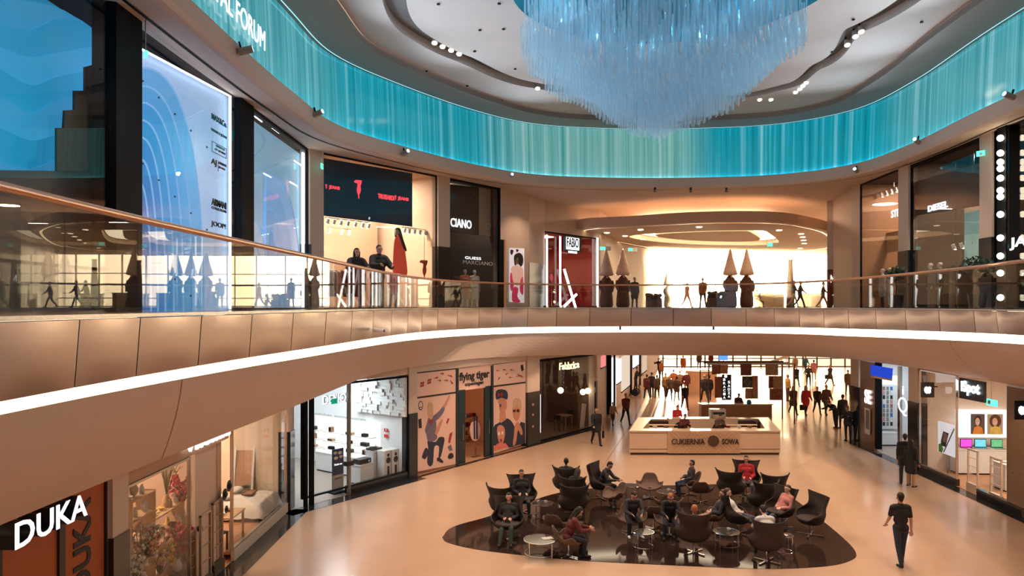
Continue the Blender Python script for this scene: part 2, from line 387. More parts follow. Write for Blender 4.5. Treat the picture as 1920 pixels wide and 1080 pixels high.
def add_run_uv(me, cols, rows_):
    uvl = me.uv_layers.new(name='run')
    for p in me.polygons:
        for li in p.loop_indices:
            vi = me.loops[li].vertex_index; uvl.data[li].uv = (cols[vi % len(cols)], rows_[vi // len(cols)])
run = [0]
for a, b_ in zip(KC[:-1], KC[1:]): run.append(run[-1] + float(np.linalg.norm(b_[:2] - a[:2])))
ck = MB().grid([[(x, y, TB + .01) for x, y in offs(KC, .16)], [(x, y, 13.5) for x, y in offs(KC, .20)], [(x, y, TT + .02) for x, y in offs(KC, .26)]])
me = ck.mesh('curtain'); add_run_uv(me, run, [0, 1, 2])
co = obj('light_curtain', me, tm); tag(co, 'backlit teal glass curtain band running right round the roof opening', 'light wall')
k2 = em('cyan_led_strip', (.35, .85, 1.0), 5.0)
obj('led_strip', MB().grid([[(x, y, TB + .012) for x, y in offs(KC, .08)], [(x, y, TB + .014) for x, y in offs(KC, .145)]]), k2, co)
obj('led_strip', MB().grid([[(x, y, TT - .01) for x, y in offs(KC, .10)], [(x, y, TT - .012) for x, y in offs(KC, .13)]]), em('teal_led_strip', (.4, .9, 1.0), 1.6), co)
rows = [[(x, y, TT) for x, y in offs(KC, .3)], [(x, y, TT) for x, y in KC], [(x, y, TT + .02) for x, y in offs(KC, -1.25)], [(x, y, TT + .30) for x, y in offs(KC, -1.22)]]
struct('trim_5', MB().grid(rows), ringm, 'grey plaster ring above the light curtain')
OC = Vector((4.3, 20.0)); OR = 4.35; CZ = 14.95
inner = offs(KC, -1.24)
def angr(a, tab):
    a = math.degrees(a) % 360; tab = sorted(tab); tab = [(tab[-1][0] - 360, tab[-1][1])] + tab + [(tab[0][0] + 360, tab[0][1])]
    for (a0, r0), (a1, r1) in zip(tab[:-1], tab[1:]):
        if a0 <= a <= a1:
            t = (a - a0) / (a1 - a0); t = t * t * (3 - 2 * t) * .5 + t * .5; return r0 + (r1 - r0) * t
ST = [(0, 6.8), (27, 7.1), (45, 9.4), (54, 11.1), (62, 11.6), (75, 11.0), (90, 10.4), (112, 9.6), (135, 8.4), (155, 8.15), (180, 7.5), (215, 9), (250, 15), (290, 15), (325, 9)]
c0, c1, c2, c3 = [], [], [], []
pts = inner
dense = []
for (x0, y0), (x1, y1) in zip(pts[:-1], pts[1:]):
    for k in range(3): dense.append((x0 + (x1 - x0) * k / 3, y0 + (y1 - y0) * k / 3))
dense.append(pts[-1])
# close the outline behind the camera
for k in range(1, 30): dense.append((dense[-1][0] + (pts[0][0] - pts[-1][0]) / 30, -4))
dense.append(pts[0])
for x, y in dense:
    a = math.atan2(y - OC.y, x - OC.x); d = math.hypot(x - OC.x, y - OC.y); rr = min(angr(a, ST), d - 1.2); q = (math.cos(a), math.sin(a))
    c0.append((x, y, CZ)); c1.append((OC.x + q[0] * (rr + .34), OC.y + q[1] * (rr + .34), CZ)); c2.append((OC.x + q[0] * (rr - .34), OC.y + q[1] * (rr - .34), CZ)); c3.append((OC.x + q[0] * OR, OC.y + q[1] * OR, CZ))
up = lambda c, h: [(x, y, z + h) for x, y, z in c]
struct('ceiling', MB().grid([c0, c1, up(c1, .28)]).grid([up(c2, .28), c2, c3]), ceilm, 'pale plaster ceiling with a round opening and curved lighting slots')
struct('trim_6', MB().grid([up(c1, .28), up(c2, .28)]), pm('slot_grey', (.14, .15, .15), .8), 'recessed grey lighting slot curving through the ceiling')
struct('ceiling_opening', MB().grid([c3, up(c3, 2.2)]).add([(x, y, z + 2.2) for x, y, z in c3[:-1]], [tuple(range(len(c3) - 1))]), pm('opening_teal', (.03, .20, .27), .7, var=.5, scale=1), 'round ceiling opening above the chandelier')
for i in range(4):
    a = PI / 4 + i * PI / 2
    lamp('chandelier_uplight', 'POINT', (OC.x + 3.4 * math.cos(a), OC.y + 3.4 * math.sin(a), CZ + 1.0), 70, CYAN, .12)
# tiny dark sprinkler heads dotted over the ceiling
sp = MB()
SPK = [(600, 20), (640, 62), (707, 98), (800, 132), (876, 160), (940, 187), (822, 6), (900, 55), (936, 5), (944, 53), (890, 95), (966, 128), (1800, 27), (1728, 40), (1690, 110), (1645, 143), (1600, 35), (1560, 96)]
hd = None
for px, py in SPK:
    Y = (CZ - EYE) * F / (HY - py); p = at(px, py, Y)
    if hd is None:
        hd = obj('sprinkler_head', MB().lathe([(.0, -.05), (.05, -.045), (.05, -.02), (.02, 0)], 8), darkm); tag(hd, 'small dark sprinkler head in the pale ceiling', 'sprinkler', 'ceiling sprinkler heads'); o = hd
    else: o = hd.copy(); COL.objects.link(o)
    o.location = (p.x, p.y, CZ)

# ---- track spot housings in the slots
pr = thing('track_spotlight', 'white ceiling spotlight in the curved ceiling slot', 'spotlight', (0, 0, 0), 0, 'spotlights in the ceiling slots')
obj('lamp_body', MB().cyl((0, 0, .12), (0, 0, -.08), .07, .10, 12), white, pr); obj('lens', MB().cyl((0, 0, -.081), (0, 0, -.095), .085, .085, 12), ledwarm, pr); obj('bracket', MB().bx(-.02, .02, -.02, .02, .1, .28), darkm, pr)
CLUST = [[(815, 77), (830, 84), (846, 91), (861, 98)], [(1588, 81), (1603, 65), (1614, 56)], [(1491, 170), (1499, 164), (1505, 158), (1511, 152)], [(1424, 184), (1445, 184), (1008, 163)]]
first = True
for cl in CLUST:
    for px, py in cl:
        z = CZ + .05; Y = (z - EYE) * F / (HY - py); p = at(px, py, Y); p.z = z
        o = pr if first else dup(pr); first = False
        o.location = p; o.rotation_euler = (math.radians(-25), 0, 0)

# ---- projectors on the beam, aimed at the chandelier and ceiling
pj = None
for i, (px, py, Y) in enumerate(((450, 94, 16.9), (590, 213, 22.6), (757, 287, 27.8), (957, 330, 33.3), (1606, 320, 31.2), (1722, 265, 26.6), (1899, 180, 20.8))):
    p = at(px, py, Y); tgt = Vector((4.3, 19.0, 15.5)); d = (tgt - p).normalized()
    p = p + Vector((d.x, d.y, 0)).normalized() * .12
    if pj is None:
        pj = thing('projector_spotlight', 'grey cylinder spotlight bracketed on the plaster beam', 'spotlight', p, 0, 'cylinder spotlights on the plaster beam')
        obj('lamp_body', MB().cyl((0, 0, -.16), (0, 0, .16), .085, .085, 14), pm('projector_grey', (.30, .25, .22), .5), pj, smooth=False)
        obj('lens', MB().cyl((0, 0, .161), (0, 0, .17), .07, .07, 14), em('projector_lens', (.6, .8, 1), 2.0), pj)
        obj('bracket', MB().bx(-.02, .02, .08, .22, -.1, -.06), darkm, pj); o = pj
    else: o = dup(pj)
    o.location = p; o.rotation_euler = (d).to_track_quat('Z', 'Y').to_euler()
    lamp('projector_beam', 'SPOT', p + d * .2, 950, (.75, .88, 1.0), .08, aim=tgt, spot=100, blend=1)

# ---- wall frames
class Pl:
    def __init__(s, A, B):
        s.A = Vector(A); s.B = Vector(B); s.L = (s.B - s.A).length; s.u = (s.B - s.A) / s.L; s.rot = math.atan2(s.u.y, s.u.x); s.n = Vector((-s.u.y, s.u.x))
    def s_at(s, px, d=0):
        k = (px - CX) / F; A = s.A + s.n * d                      # A.x+s.u.x*t = k*(A.y+s.u.y*t)
        return (k * A.y - A.x) / (s.u.x - k * s.u.y)
    def Y(s, t, d=0): return s.A.y + s.u.y * t + s.n.y * d
    def z(s, px, py, d=0): return EYE - (py - HY) * s.Y(s.s_at(px, d), d) / F
    def w(s, t, d, z): p = s.A + s.u * t + s.n * d; return Vector((p.x, p.y, z))
    def root(s, name, label, cat, px=None, d=0, z=0, t=None, group=None, turn=0):
        if t is None: t = s.s_at(px, d)
        return thing(name, label, cat, s.w(t, d, z), s.rot + turn, group)
L1 = Pl((-7.3, -4), (-7.3, 26.4)); L2 = Pl((-7.0, 27.2), (.85, 37.6)); RU = Pl((16.2, 35.5), (15.3, 22.3)); RU2 = Pl((15.3, 22.3), (15.0, -4))
G1 = Pl((-7.0, -4), (-7.0, 23.2)); G2 = Pl((-7.0, 23.2), (4.3, 39.0)); GR = Pl((16.2, 35.5), (15.4, 20.0)); GR2 = Pl((15.4, 20.0), (15.2, -4))
def wallbox(name, P, t0, t1, z0, z1, m=cream, d0=0, d1=.3, label=None):
    return struct(name, MB().bx(0, t1 - t0, d0, d1, z0, z1), m, label, loc=P.w(t0, 0, 0), rotz=P.rot)
def shop(P, t0, t1, z0, z1, depth, wm, fmm, cm=None, lights=(), name='shop', left=True, right=True):
    """room behind a shopfront: floor, back and side walls and a ceiling, each a structure"""
    if z0 < 1: z1 = min(z1, 3.93)
    o = P.w(t0, 0, 0); w = t1 - t0; k = dict(loc=o, rotz=P.rot)
    struct('floor_' + name, MB().bx(0, w, 0, depth, z0 - .05, z0 + .012), fmm, 'floor of the ' + name.replace('_', ' '), **k)
    struct('wall_back_' + name, MB().bx(-.1, w + .1, depth, depth + .1, z0, z1 + .1), wm, **k)
    if left: struct('wall_left_' + name, MB().bx(-.1, 0, 0.02, depth, z0, z1 + .1), wm, **k)
    if right: struct('wall_right_' + name, MB().bx(w, w + .1, 0.02, depth, z0, z1 + .1), wm, **k)
    struct('ceiling_' + name, MB().bx(0, w, 0.02, depth, z1, z1 + .1), cm or wm, **k)
    for i, (pw, colr, ft, fd) in enumerate(lights):
        sx = min(w * .5, 1.4)
        p = P.w(t0 + w * ft, depth * fd, z1 - .06)
        lamp(name + '_ceiling_light', 'AREA', p - Vector((0, 0, .012)), pw * .9, colr, sx, .5, rot=(0, 0, P.rot))
        lo = obj('ceiling_light_panel', MB().bx(-sx / 2 - .03, sx / 2 + .03, -.28, .28, -.004, .05), em('panel_' + ('w' if colr[2] > .8 else 'o'), colr, 3.0), None, loc=p, rotz=P.rot)
        tag(lo, 'flat lit ceiling panel inside the ' + name.replace('_', ' '), 'ceiling light', 'ceiling panels of the ' + name.replace('_', ' '))
def glassw(name, P, t0, t1, z0, z1, d=.06, m=shopglass, panes=1, fr=darkm, fw=.05):
    r = thing(name, None, None, P.w(t0, d, 0), P.rot); r['kind'] = 'structure'; r['label'] = 'glazed shopfront'; r['category'] = 'structure'
    w = t1 - t0
    for i in range(panes):
        obj('glass_pane', MB().bx(w * i / panes + .006, w * (i + 1) / panes - .006, -.006, .006, z0, z1), m, r)
    if fr: obj('frame', MB().bx(-fw / 2, fw / 2, -.04, .04, z0, z1).bx(w - fw / 2, w + fw / 2, -.04, .04, z0, z1).bx(0, w, -.04, .04, z1 - fw, z1 + fw / 2).bx(0, w, -.04, .04, z0, z0 + fw), fr, r)
    return r
def pier(name, P, t0, t1, z0, z1, zb, d=.3, label=None, proud=.06):
    """plaster pier with a black granite foot"""
    k = dict(loc=P.w(t0, 0, 0), rotz=P.rot); w = t1 - t0
    struct(name, MB().bx(0, w, -proud, d, zb, z1), cream, label, **k)
    struct('trim_7', MB().bx(-.01, w + .01, -proud - .02, d, z0, zb), granite, 'black granite foot of the pier', **k)
# ---- balustrade
bal = thing('glass_balustrade', 'frameless glass balustrade with a rounded copper handrail round the gallery void', 'balustrade', (0, 0, U))
rp_ = [(x, y, 1.08) for x, y in offs(SL, .06)]
obj('handrail', MB().tube(rp_, .042, 10), copper, bal, smooth=True)
pl_ = offs(SL, .06); L = [0]
for a, b_ in zip(pl_[:-1], pl_[1:]): L.append(L[-1] + math.hypot(b_[0] - a[0], b_[1] - a[1]))
def along(d):
    for i in range(len(L) - 1):
        if L[i + 1] >= d:
            t = (d - L[i]) / (L[i + 1] - L[i]); return pl_[i][0] + (pl_[i + 1][0] - pl_[i][0]) * t, pl_[i][1] + (pl_[i + 1][1] - pl_[i][1]) * t
    return pl_[-1]
d = 0; pw = 1.36
while d + pw < L[-1]:
    a = Vector(along(d + .008)); b_ = Vector(along(d + pw - .008)); u = (b_ - a).normalized(); nn = Vector((-u.y, u.x)) * .008
    vs = [(*(a - nn), -.02), (*(b_ - nn), -.02), (*(b_ + nn), -.02), (*(a + nn), -.02), (*(a - nn), 1.05), (*(b_ - nn), 1.05), (*(b_ + nn), 1.05), (*(a + nn), 1.05)]
    obj('glass_panel', MB().add(vs, [(0, 3, 2, 1), (4, 5, 6, 7), (0, 1, 5, 4), (1, 2, 6, 5), (2, 3, 7, 6), (3, 0, 4, 7)]), railglass, bal)
    d += pw
obj('base_channel', MB().grid([[(x, y, -.005) for x, y in offs(SL, .02)], [(x, y, .035) for x, y in offs(SL, .02)], [(x, y, .035) for x, y in offs(SL, .10)], [(x, y, -.005) for x, y in offs(SL, .10)]]), steel, bal)
# ================================================================== SHELL OF THE SHOPS
# rough walls behind the frontages are filled in by each shop
zt = 12.1
# upper left: blue feature windows
tA = L1.s_at(-220); t0 = L1.s_at(213); t1 = L1.s_at(262); t2 = L1.s_at(435); t3 = L1.s_at(450); t4 = L1.s_at(473); t5 = L1.s_at(578)
struct('wall_pier_dark', MB().bx(0, t1 - t0, -.05, .4, U, zt), darkm, 'dark full-height pier between blue windows', loc=L1.w(t0, 0, 0), rotz=L1.rot)
struct('wall_pier_dark_narrow', MB().bx(0, t4 - t3, -.05, .4, U, zt), darkm, 'narrow dark pier right of the brand panel', loc=L1.w(t3, 0, 0), rotz=L1.rot)
glassw('window_1', L1, 0, t0, U, 12.0, panes=9, fr=None, m=shopglass)
glassw('window_2', L1, t1, t3, U, 12.0, panes=3, fr=None)
glassw('window_3', L1, t4, t5, U, 12.0, panes=3)
struct('wall_back_blue', MB().bx(0, 31, 2.6, 2.7, U, zt), pm('deep_navy', (.02, .05, .09), .5), 'dark back wall of the blue display', loc=L1.w(0, 0, 0), rotz=L1.rot)
struct('ceiling_blue', MB().bx(0, 31, .1, 2.6, 12.0, 12.1), darkm, 'dark ceiling of the blue display', loc=L1.w(0, 0, 0), rotz=L1.rot)
pier('wall_pier_corner', L1, t5 + .02, t5 + .9, U, zt, 8.6)
pk = Pl((-7.3, 26.9), (-7.0, 27.2))
# upper left diagonal: fashion shop, pier, second shop, wall with poster
u0 = L2.s_at(607); u1 = L2.s_at(820); u2 = L2.s_at(842); u3 = L2.s_at(937); u4 = L2.s_at(945); u5 = L2.s_at(992)
wallbox('wall_pier_diagonal', L2, -.55, u0, U, zt)
glassw('window_4', L2, u0, u1, U, 12.0, panes=6)
pier('wall_pier_beige', L2, u1, u2, U, zt, 8.95)
glassw('window_5', L2, u2, u3, U, 12.0, panes=3)
struct('wall_poster', MB().bx(0, u5 - u3, .0, .4, U, zt), cream, 'plaster wall carrying the tall poster', loc=L2.w(u3, 0, 0), rotz=L2.rot)
shop(L2, u0, u1, U, 12.0, 5.0, pm('fashion_wall', (.78, .58, .44), .7), pm('fashion_floor', (.3, .2, .14), .3), lights=((260, WARMW, .3, .45), (260, WARMW, .75, .45)), name='red_fashion_shop')
shop(L2, u2, u3, U, 12.0, 4.0, pm('dark_shop_wall', (.05, .045, .045), .6), pm('dark_shop_floor', (.05, .05, .05), .2), lights=((120, WARMW, .5, .3),), name='dark_fashion_shop')
# wall return into the far passage
PR = Pl((.85, 37.6), (1.75, 40.0)); PS = Pl((1.75, 40.0), (5.2, 44.4)); PT = Pl((5.2, 44.4), (15.6, 78.0)); PV = Pl((17.2, 40.0), (37, 78.0)); FAC = Pl((15.0, 78.0), (38.0, 78.0))
wallbox('wall_return', PR, 0, PR.L, U, zt); struct('trim_8', MB().bx(0, PR.L, -.03, .0, U, 8.6), granite, 'black granite foot of the return wall', loc=PR.w(0, 0, 0), rotz=PR.rot)
wallbox('wall_above_red_shop', PS, 0, PS.L, 10.4, zt)
shop(PS, 0, PS.L, U, 10.4, 3.5, pm('red_wall', (.45, .03, .03), .5), pm('red_floor', (.12, .04, .03), .3), lights=((90, (1, .5, .4), .4, .5),), name='red_shop')
wallbox('wall_passage_left', PT, 0, PT.L, U, zt, pm('passage_plaster', (.75, .62, .52), .6))
wallbox('wall_passage_right', PV, 0, PV.L, U, zt, MATS['passage_plaster'])
JR = Pl((17.2, 40.0), (16.3, 35.5)); wallbox('wall_passage_jamb', JR, 0, JR.L, U, zt)
# far glass facade, both floors
def facade(z0, z1, n, name, lab):
    r = thing(name, lab, 'structure', (0, 0, 0)); r['kind'] = 'structure'
    m = MB()
    for i in range(n + 1):
        x = 7 + (45 - 7) * i / n; m.bx(x - .06, x + .06, 77.9, 78.05, z0, z1)
    for z in (z0 + .05, z0 + .9, z1 - .05, (z0 + z1) / 2 + .6): m.bx(7, 45, 77.9, 78.05, z - .05, z + .05)
    obj('frame', m, pm('facade_frame', (.10, .10, .11), .4), r)
    return r
facade(0, 4.2, 26, 'window_6', 'far glazed entrance wall of the ground floor')
facade(U, 12.0, 16, 'window_7', 'far glazed wall of the upper floor')
struct('wall_facade_slab', MB().bx(-30, 50, 77.8, 78.2, 4.2, U).bx(-30, 50, 77.8, 78.2, 11.7, 15), cream, 'slab edge over the far glazing')
struct('floor_outside', MB().bx(-150, 250, 78.2, 400, -.3, -.1), pm('outside_paving', (.55, .54, .56), .8, scale=.2), 'pale paving outside the far glazing')
# upper right frontages
v0 = RU.s_at(1612); v1 = RU.s_at(1687); v2 = RU.s_at(1706); v3 = RU.s_at(1840); v4 = RU.s_at(1863)
wallbox('wall_right_jamb', RU, -.1, v0, U, zt)
glassw('window_8', RU, v0, v1, U, 12.0, panes=3)
pier('wall_pier_right_far', RU, v1, v2, U, zt, 8.6)
glassw('window_9', RU, v2, v3, U, 12.0, panes=3, fw=.16)
pier('wall_pier_right_near', RU, v3, v4, U, zt, 8.6)
glassw('window_10', RU, v4, RU.L, U, 12.0, panes=1); glassw('window_11', RU2, 0, 12, U, 12.0, panes=6)
wallbox('wall_right_near', RU2, 12, RU2.L, U, zt)
dw = MATS['dark_shop_wall']; df = MATS['dark_shop_floor']
shop(RU, v0, v1, U, 12.0, 4.0, pm('bronze_wall', (.35, .20, .12), .5), df, darkm, lights=((300, WARM, .5, .5),), name='bronze_shop')
shop(RU, v2, v3, U, 12.0, 4.0, pm('brown_dark_wall', (.12, .085, .06), .6), df, darkm, lights=((260, WARMW, .5, .5),), name='denim_shop')
shop(RU, v4, RU.L, U, 12.0, 4.0, dw, df, darkm, lights=(), name='bulb_shop', right=False); shop(RU2, 0, 12, U, 12.0, 4.0, dw, df, darkm, lights=((60, WARMW, .3, .5),), name='bulb_shop_side', left=False)

# ---- ground floor left
gz = 4.35
a0 = G1.s_at(205); a1 = G1.s_at(235); b0 = G1.s_at(540) ; 
shop(G1, 4, a0 - .02, 0, gz, 5, pm('kitchen_shop_wall', (.7, .6, .5), .6), pm('kitchen_floor', (.3, .25, .2), .3), lights=((60, WARMW, .7, .4),), name='kitchen_shop')
pier('wall_pier_ground_near', G1, a0, a1, 0, gz, 2.35)
hw = pm('home_shop_wall', (.82, .68, .52), .7)
shop(G1, a1, b0, 0, gz, 5.5, hw, woodf, lights=((170, WARMW, .25, .4), (170, WARMW, .55, .4), (130, WARMW, .85, .5)), name='home_shop')
e0 = G1.L
pier('wall_pier_ground_mid', G1, b0, b0 + .45, 0, gz, 2.45)
w6 = G2.s_at(765); w7 = G2.s_at(780); w8 = G2.s_at(987); w9 = G2.s_at(1010); w10 = G2.s_at(1118)
ww = pm('white_shop_wall', (.85, .86, .86), .5)
shop(G2, .15, w6, 0, 4.0, 6.5, ww, pm('audio_floor', (.35, .28, .23), .25), lights=((110, COOL, .35, .3), (100, COOL, .75, .35), (90, COOL, .6, .75)), name='audio_shop', left=False)
pier('wall_pier_audio', G2, w6, w7, 0, gz, 2.4)
wallbox('wall_above_toys', G2, w7, w8, 3.9, gz); wallbox('wall_above_audio', G2, 0, w6, 3.85, gz)
shop(G2, w7, w8, 0, 3.9, 5.0, pm('toy_shop_wall', (.6, .28, .15), .7), pm('toy_floor', (.4, .22, .12), .3), lights=((90, WARM, .5, .5),), name='toy_shop')
pier('wall_pier_toys', G2, w8, w9, 0, gz, 2.45)
shop(G2, w9, w10, 0, 3.9, 5.5, pm('cafe_wall', (.10, .05, .035), .6), pm('cafe_floor', (.12, .07, .05), .3), lights=((22, WARM, .5, .5),), name='cafe')
wallbox('wall_above_cafe', G2, w9, w10, 3.9, gz)
pier('wall_pier_cafe', G2, w10, G2.L, 0, gz, 2.45)
GP = Pl((4.3, 39.0), (15.4, 78.0)); GQ = Pl((36, 78.0), (16.3, 35.5))
pw_ = pm('passage_wall_light', (.82, .74, .68), .5)
wallbox('wall_ground_passage_left', GP, 0, GP.L, 0, gz, pw_)
wallbox('wall_ground_passage_right', GQ, 0, GQ.L, 0, gz, pw_)
# ---- ground floor right
r0 = GR.s_at(1603); r1 = GR.s_at(1612); r2 = GR.s_at(1642); r3 = GR.s_at(1706); r4 = GR.s_at(1724); r5 = GR.s_at(1889)
pier('wall_pier_right_corner', GR, -.1, r1, 0, gz, 2.6)
shop(GR, r1, r3, 0, gz, 3.5, ww, pm('phone_floor', (.4, .3, .24), .3), lights=((50, COOL, .35, .4), (50, COOL, .75, .4)), name='phone_case_shop')
pier('wall_pier_right_mid', GR, r3, r4, 0, gz, 2.6)
shop(GR, r4, GR.L, 0, gz, 5.0, pm('tech_wall', (.78, .66, .56), .6), pm('tech_floor', (.62, .32, .16), .25, var=.15), lights=((170, WARMW, .4, .5), (150, WARMW, .8, .4)), name='computer_shop', right=False)
wallbox('wall_ground_right_near', GR2, 4, GR2.L, 0, gz, pw_); shop(GR2, 0, 4, 0, gz, 5.0, MATS['tech_wall'], MATS['tech_floor'], lights=((90, WARMW, .5, .4),), name='computer_shop_side', left=False)
# black granite borders in the floor along the shopfronts
gb = MB()
def strip_(P, t0, t1, d0, d1, m): 
    a, b_, c, d = P.w(t0, -d0, .006), P.w(t1, -d0, .006), P.w(t1, -d1, .006), P.w(t0, -d1, .006); m.add([a, b_, c, d], [(3, 2, 1, 0)])
strip_(G1, 0, G1.L + .25, 0, .62, gb); strip_(G2, -.2, w7, 0, .55, gb); strip_(G2, w7, G2.L, 0, .22, gb); strip_(GR, 0, GR.L, 0, .45, gb); strip_(GR2, 0, GR2.L, 0, .45, gb)
struct('trim_9', gb, granite, 'black granite border in the floor along the shopfronts')
# lamps: walkway downlights and passage light
for P, ts in ((L1, (12, 17, 22)), (L2, (3, 8, 12)), (RU, (3, 9)), (RU2, (2, 8))):
    for t in ts: lamp('gallery_downlight', 'SPOT', P.w(t, -1.5, 12.0), 420, WARM, .1, rot=(0, 0, 0), spot=110)
for P, ts in ((G1, (14, 19, 24)), (G2, (4, 9, 14)), (GR, (3, 8, 13))):
    for t in ts: lamp('walkway_downlight', 'SPOT', P.w(t, -1.1, 4.05), 90, WARM, .1, rot=(0, 0, 0), spot=120)
for x, y in ((9, 44), (12, 50), (17, 50), (16, 58), (22, 60), (21, 70), (27, 70), (13, 41)):
    lamp('passage_light', 'AREA', (x, y, 4.05), 170, (1, .62, .38), 1.2, rot=(0, 0, 0))
    lamp('upper_passage_light', 'AREA', (x, y, 11.9), 500, WARM, 1.2, rot=(0, 0, 0))

hz_ = bpy.data.materials.new('glare_scatter'); hz_.use_nodes = True; t = hz_.node_tree; t.nodes.clear(); o_ = N(t, 'ShaderNodeOutputMaterial'); vs_ = N(t, 'ShaderNodeVolumeScatter'); vs_.inputs['Density'].default_value = .010; vs_.inputs['Anisotropy'].default_value = .93; vs_.inputs['Color'].default_value = (1, .85, .65, 1); t.links.new(vs_.outputs[0], o_.inputs['Volume'])
hzo = obj('glare_haze', MB().prism([(6.6, 47), (20.0, 47), (36.0, 77.3), (15.7, 77.3)], U + .05, 10.6), hz_); tag(hzo, 'added haze spreading the sun glare in the far upper passage', 'haze', None, 'stuff')  # haze volume added to stand for the camera's sun glare
# ================================================================== PEOPLE
def capsule(m, p0, r0, p1, r1, n=10, k=3):
    p0 = Vector(p0); p1 = Vector(p1); d = p1 - p0
    q = (d.normalized() if d.length > 1e-5 else Vector((0, 0, 1))).to_track_quat('Z', 'Y').to_matrix(); rows = []
    for i in range(k + 1):
        a = -PI / 2 + (PI / 2) * i / k; rows.append((p0, r0, a))
    for i in range(k + 1):
        a = (PI / 2) * i / k; rows.append((p1, r1, a))
    g_ = [[p + q @ Vector((math.cos(a) * r * math.cos(t), math.cos(a) * r * math.sin(t), math.sin(a) * r)) for t in [2 * PI * j / n for j in range(n)]] for p, r, a in [(p, max(r, .001), a if abs(abs(a) - PI / 2) > 1e-6 else a * .98) for p, r, a in rows]]
    b = len(m.v); m.grid(g_, closed=True); m.add([], []); m.f.append(tuple(b + j for j in range(n - 1, -1, -1))); m.m.append(0)
    e = len(m.v) - n; m.f.append(tuple(e + j for j in range(n))); m.m.append(0)
def pd(a, side=0, b=0):
    a = math.radians(a); b = math.radians(b); return Vector((side * math.sin(b), -math.sin(a) * math.cos(b), -math.cos(a) * math.cos(b)))
POSES = {  # torso lean back, legs (thigh, knee bend, spread), arms (shoulder, abduct, elbow, inward), head pitch/turn, seat height
    'stand':  dict(lean=0, L=(2, 2, 3), R=(-2, 3, 3), la=(0, 8, 12, 0), ra=(2, 8, 15, 0)),
    'walk':   dict(lean=-3, L=(24, 6, 1), R=(-18, 22, 1), la=(-22, 7, 18, 0), ra=(22, 7, 28, 0)),
    'stroll': dict(lean=-2, L=(-12, 14, 1), R=(15, 4, 1), la=(16, 8, 25, 0), ra=(-12, 8, 14, 0)),
    'phone':  dict(lean=-4, L=(4, 2, 3), R=(-5, 6, 3), la=(20, 10, 95, 20), ra=(18, 10, 100, 20), hp=25),
    'photo':  dict(lean=-4, L=(8, 2, 3), R=(-10, 10, 3), la=(55, 12, 75, 30), ra=(60, 12, 70, 30), hp=5),
    'bend':   dict(lean=-48, L=(8, 8, 3), R=(-6, 10, 3), la=(40, 8, 35, 0), ra=(35, 8, 50, 0), hp=20),
    'rail':   dict(lean=-10, L=(4, 2, 3), R=(-4, 4, 3), la=(30, 22, 55, 25), ra=(32, 22, 55, 25)),
    'sit':    dict(lean=14, L=(80, 82, 6), R=(82, 86, 6), la=(22, 12, 62, 25), ra=(20, 12, 66, 25), hz=.50, hp=14),
    'sitlean': dict(lean=-20, L=(82, 88, 8), R=(80, 84, 8), la=(26, 10, 48, 22), ra=(22, 10, 56, 22), hz=.50, hp=25),
    'recline': dict(lean=34, L=(82, 52, 5), R=(76, 40, 5), la=(40, 16, 60, 35), ra=(38, 16, 64, 35), hz=.47, hp=28),
    'cross':  dict(lean=18, L=(78, 76, 0), R=(92, 48, -8), la=(25, 12, 70, 35), ra=(25, 12, 72, 35), hz=.50, hp=18),
    'mannequin': dict(lean=2, L=(3, 2, 2), R=(-3, 4, 2), la=(0, 10, 8, 0), ra=(0, 10, 10, 0)),
}
def joints(P):
    J = {}; up = Vector((0, math.sin(math.radians(P['lean'])), math.cos(math.radians(P['lean']))))
    legs = {}
    for s, k in ((1, 'L'), (-1, 'R')):
        a, b, sp_ = P[k]; th = pd(a, s, sp_) * .43; sh = pd(a - b, s, sp_ * .3) * .42; legs[s] = (th, sh, a - b)
    low = min(t.z + h.z for t, h, _ in legs.values())
    hz = P.get('hz') or (-low + .085)
    J['pel'] = Vector((0, 0, hz)); J['up'] = up
    for s, k in ((1, 'L'), (-1, 'R')):
        th, sh, ap = legs[s]; hp_ = J['pel'] + Vector((s * .095, 0, -.02)); kn = hp_ + th; an = kn + sh
        if P.get('hz') and an.z < .08: an.z = .08
        J['hip', s] = hp_; J['kn', s] = kn; J['an', s] = an
        pit = max(-35, min(30, ap)) * (.6 if not P.get('hz') else .3)
        fd = Vector((s * .15, -math.cos(math.radians(pit)), math.sin(math.radians(pit)) * .6)).normalized(); J['toe', s] = an + fd * .16 + Vector((0, 0, -.045)); J['heel', s] = an + Vector((0, .035, -.045))
    J['wa'] = J['pel'] + up * .17; J['ch'] = J['pel'] + up * .34; J['shc'] = J['pel'] + up * .475
    J['nk'] = J['pel'] + up * .53
    hp = math.radians(P.get('hp', 0) - P['lean'] * .6); hu = Vector((0, -math.sin(hp), math.cos(hp))); J['hu'] = hu; J['hf'] = Vector((0, -math.cos(hp), -math.sin(hp)))
    J['hd'] = J['nk'] + hu * .17 + J['hf'] * .01
    for s, k in ((1, 'la'), (-1, 'ra')):
        a, ab, el, inn = P[k]; sh = J['shc'] + Vector((s * .185, 0, -.01)); d1 = pd(a - P['lean'] * .5, s, ab); eb = sh + d1 * .29
        d2 = pd(a + el - P['lean'] * .5, -s, inn) if inn else pd(a + el, s, ab * .3); wr = eb + d2 * .25
        J['sh', s] = sh; J['el', s] = eb; J['wr', s] = wr; J['fd', s] = d2
    return J
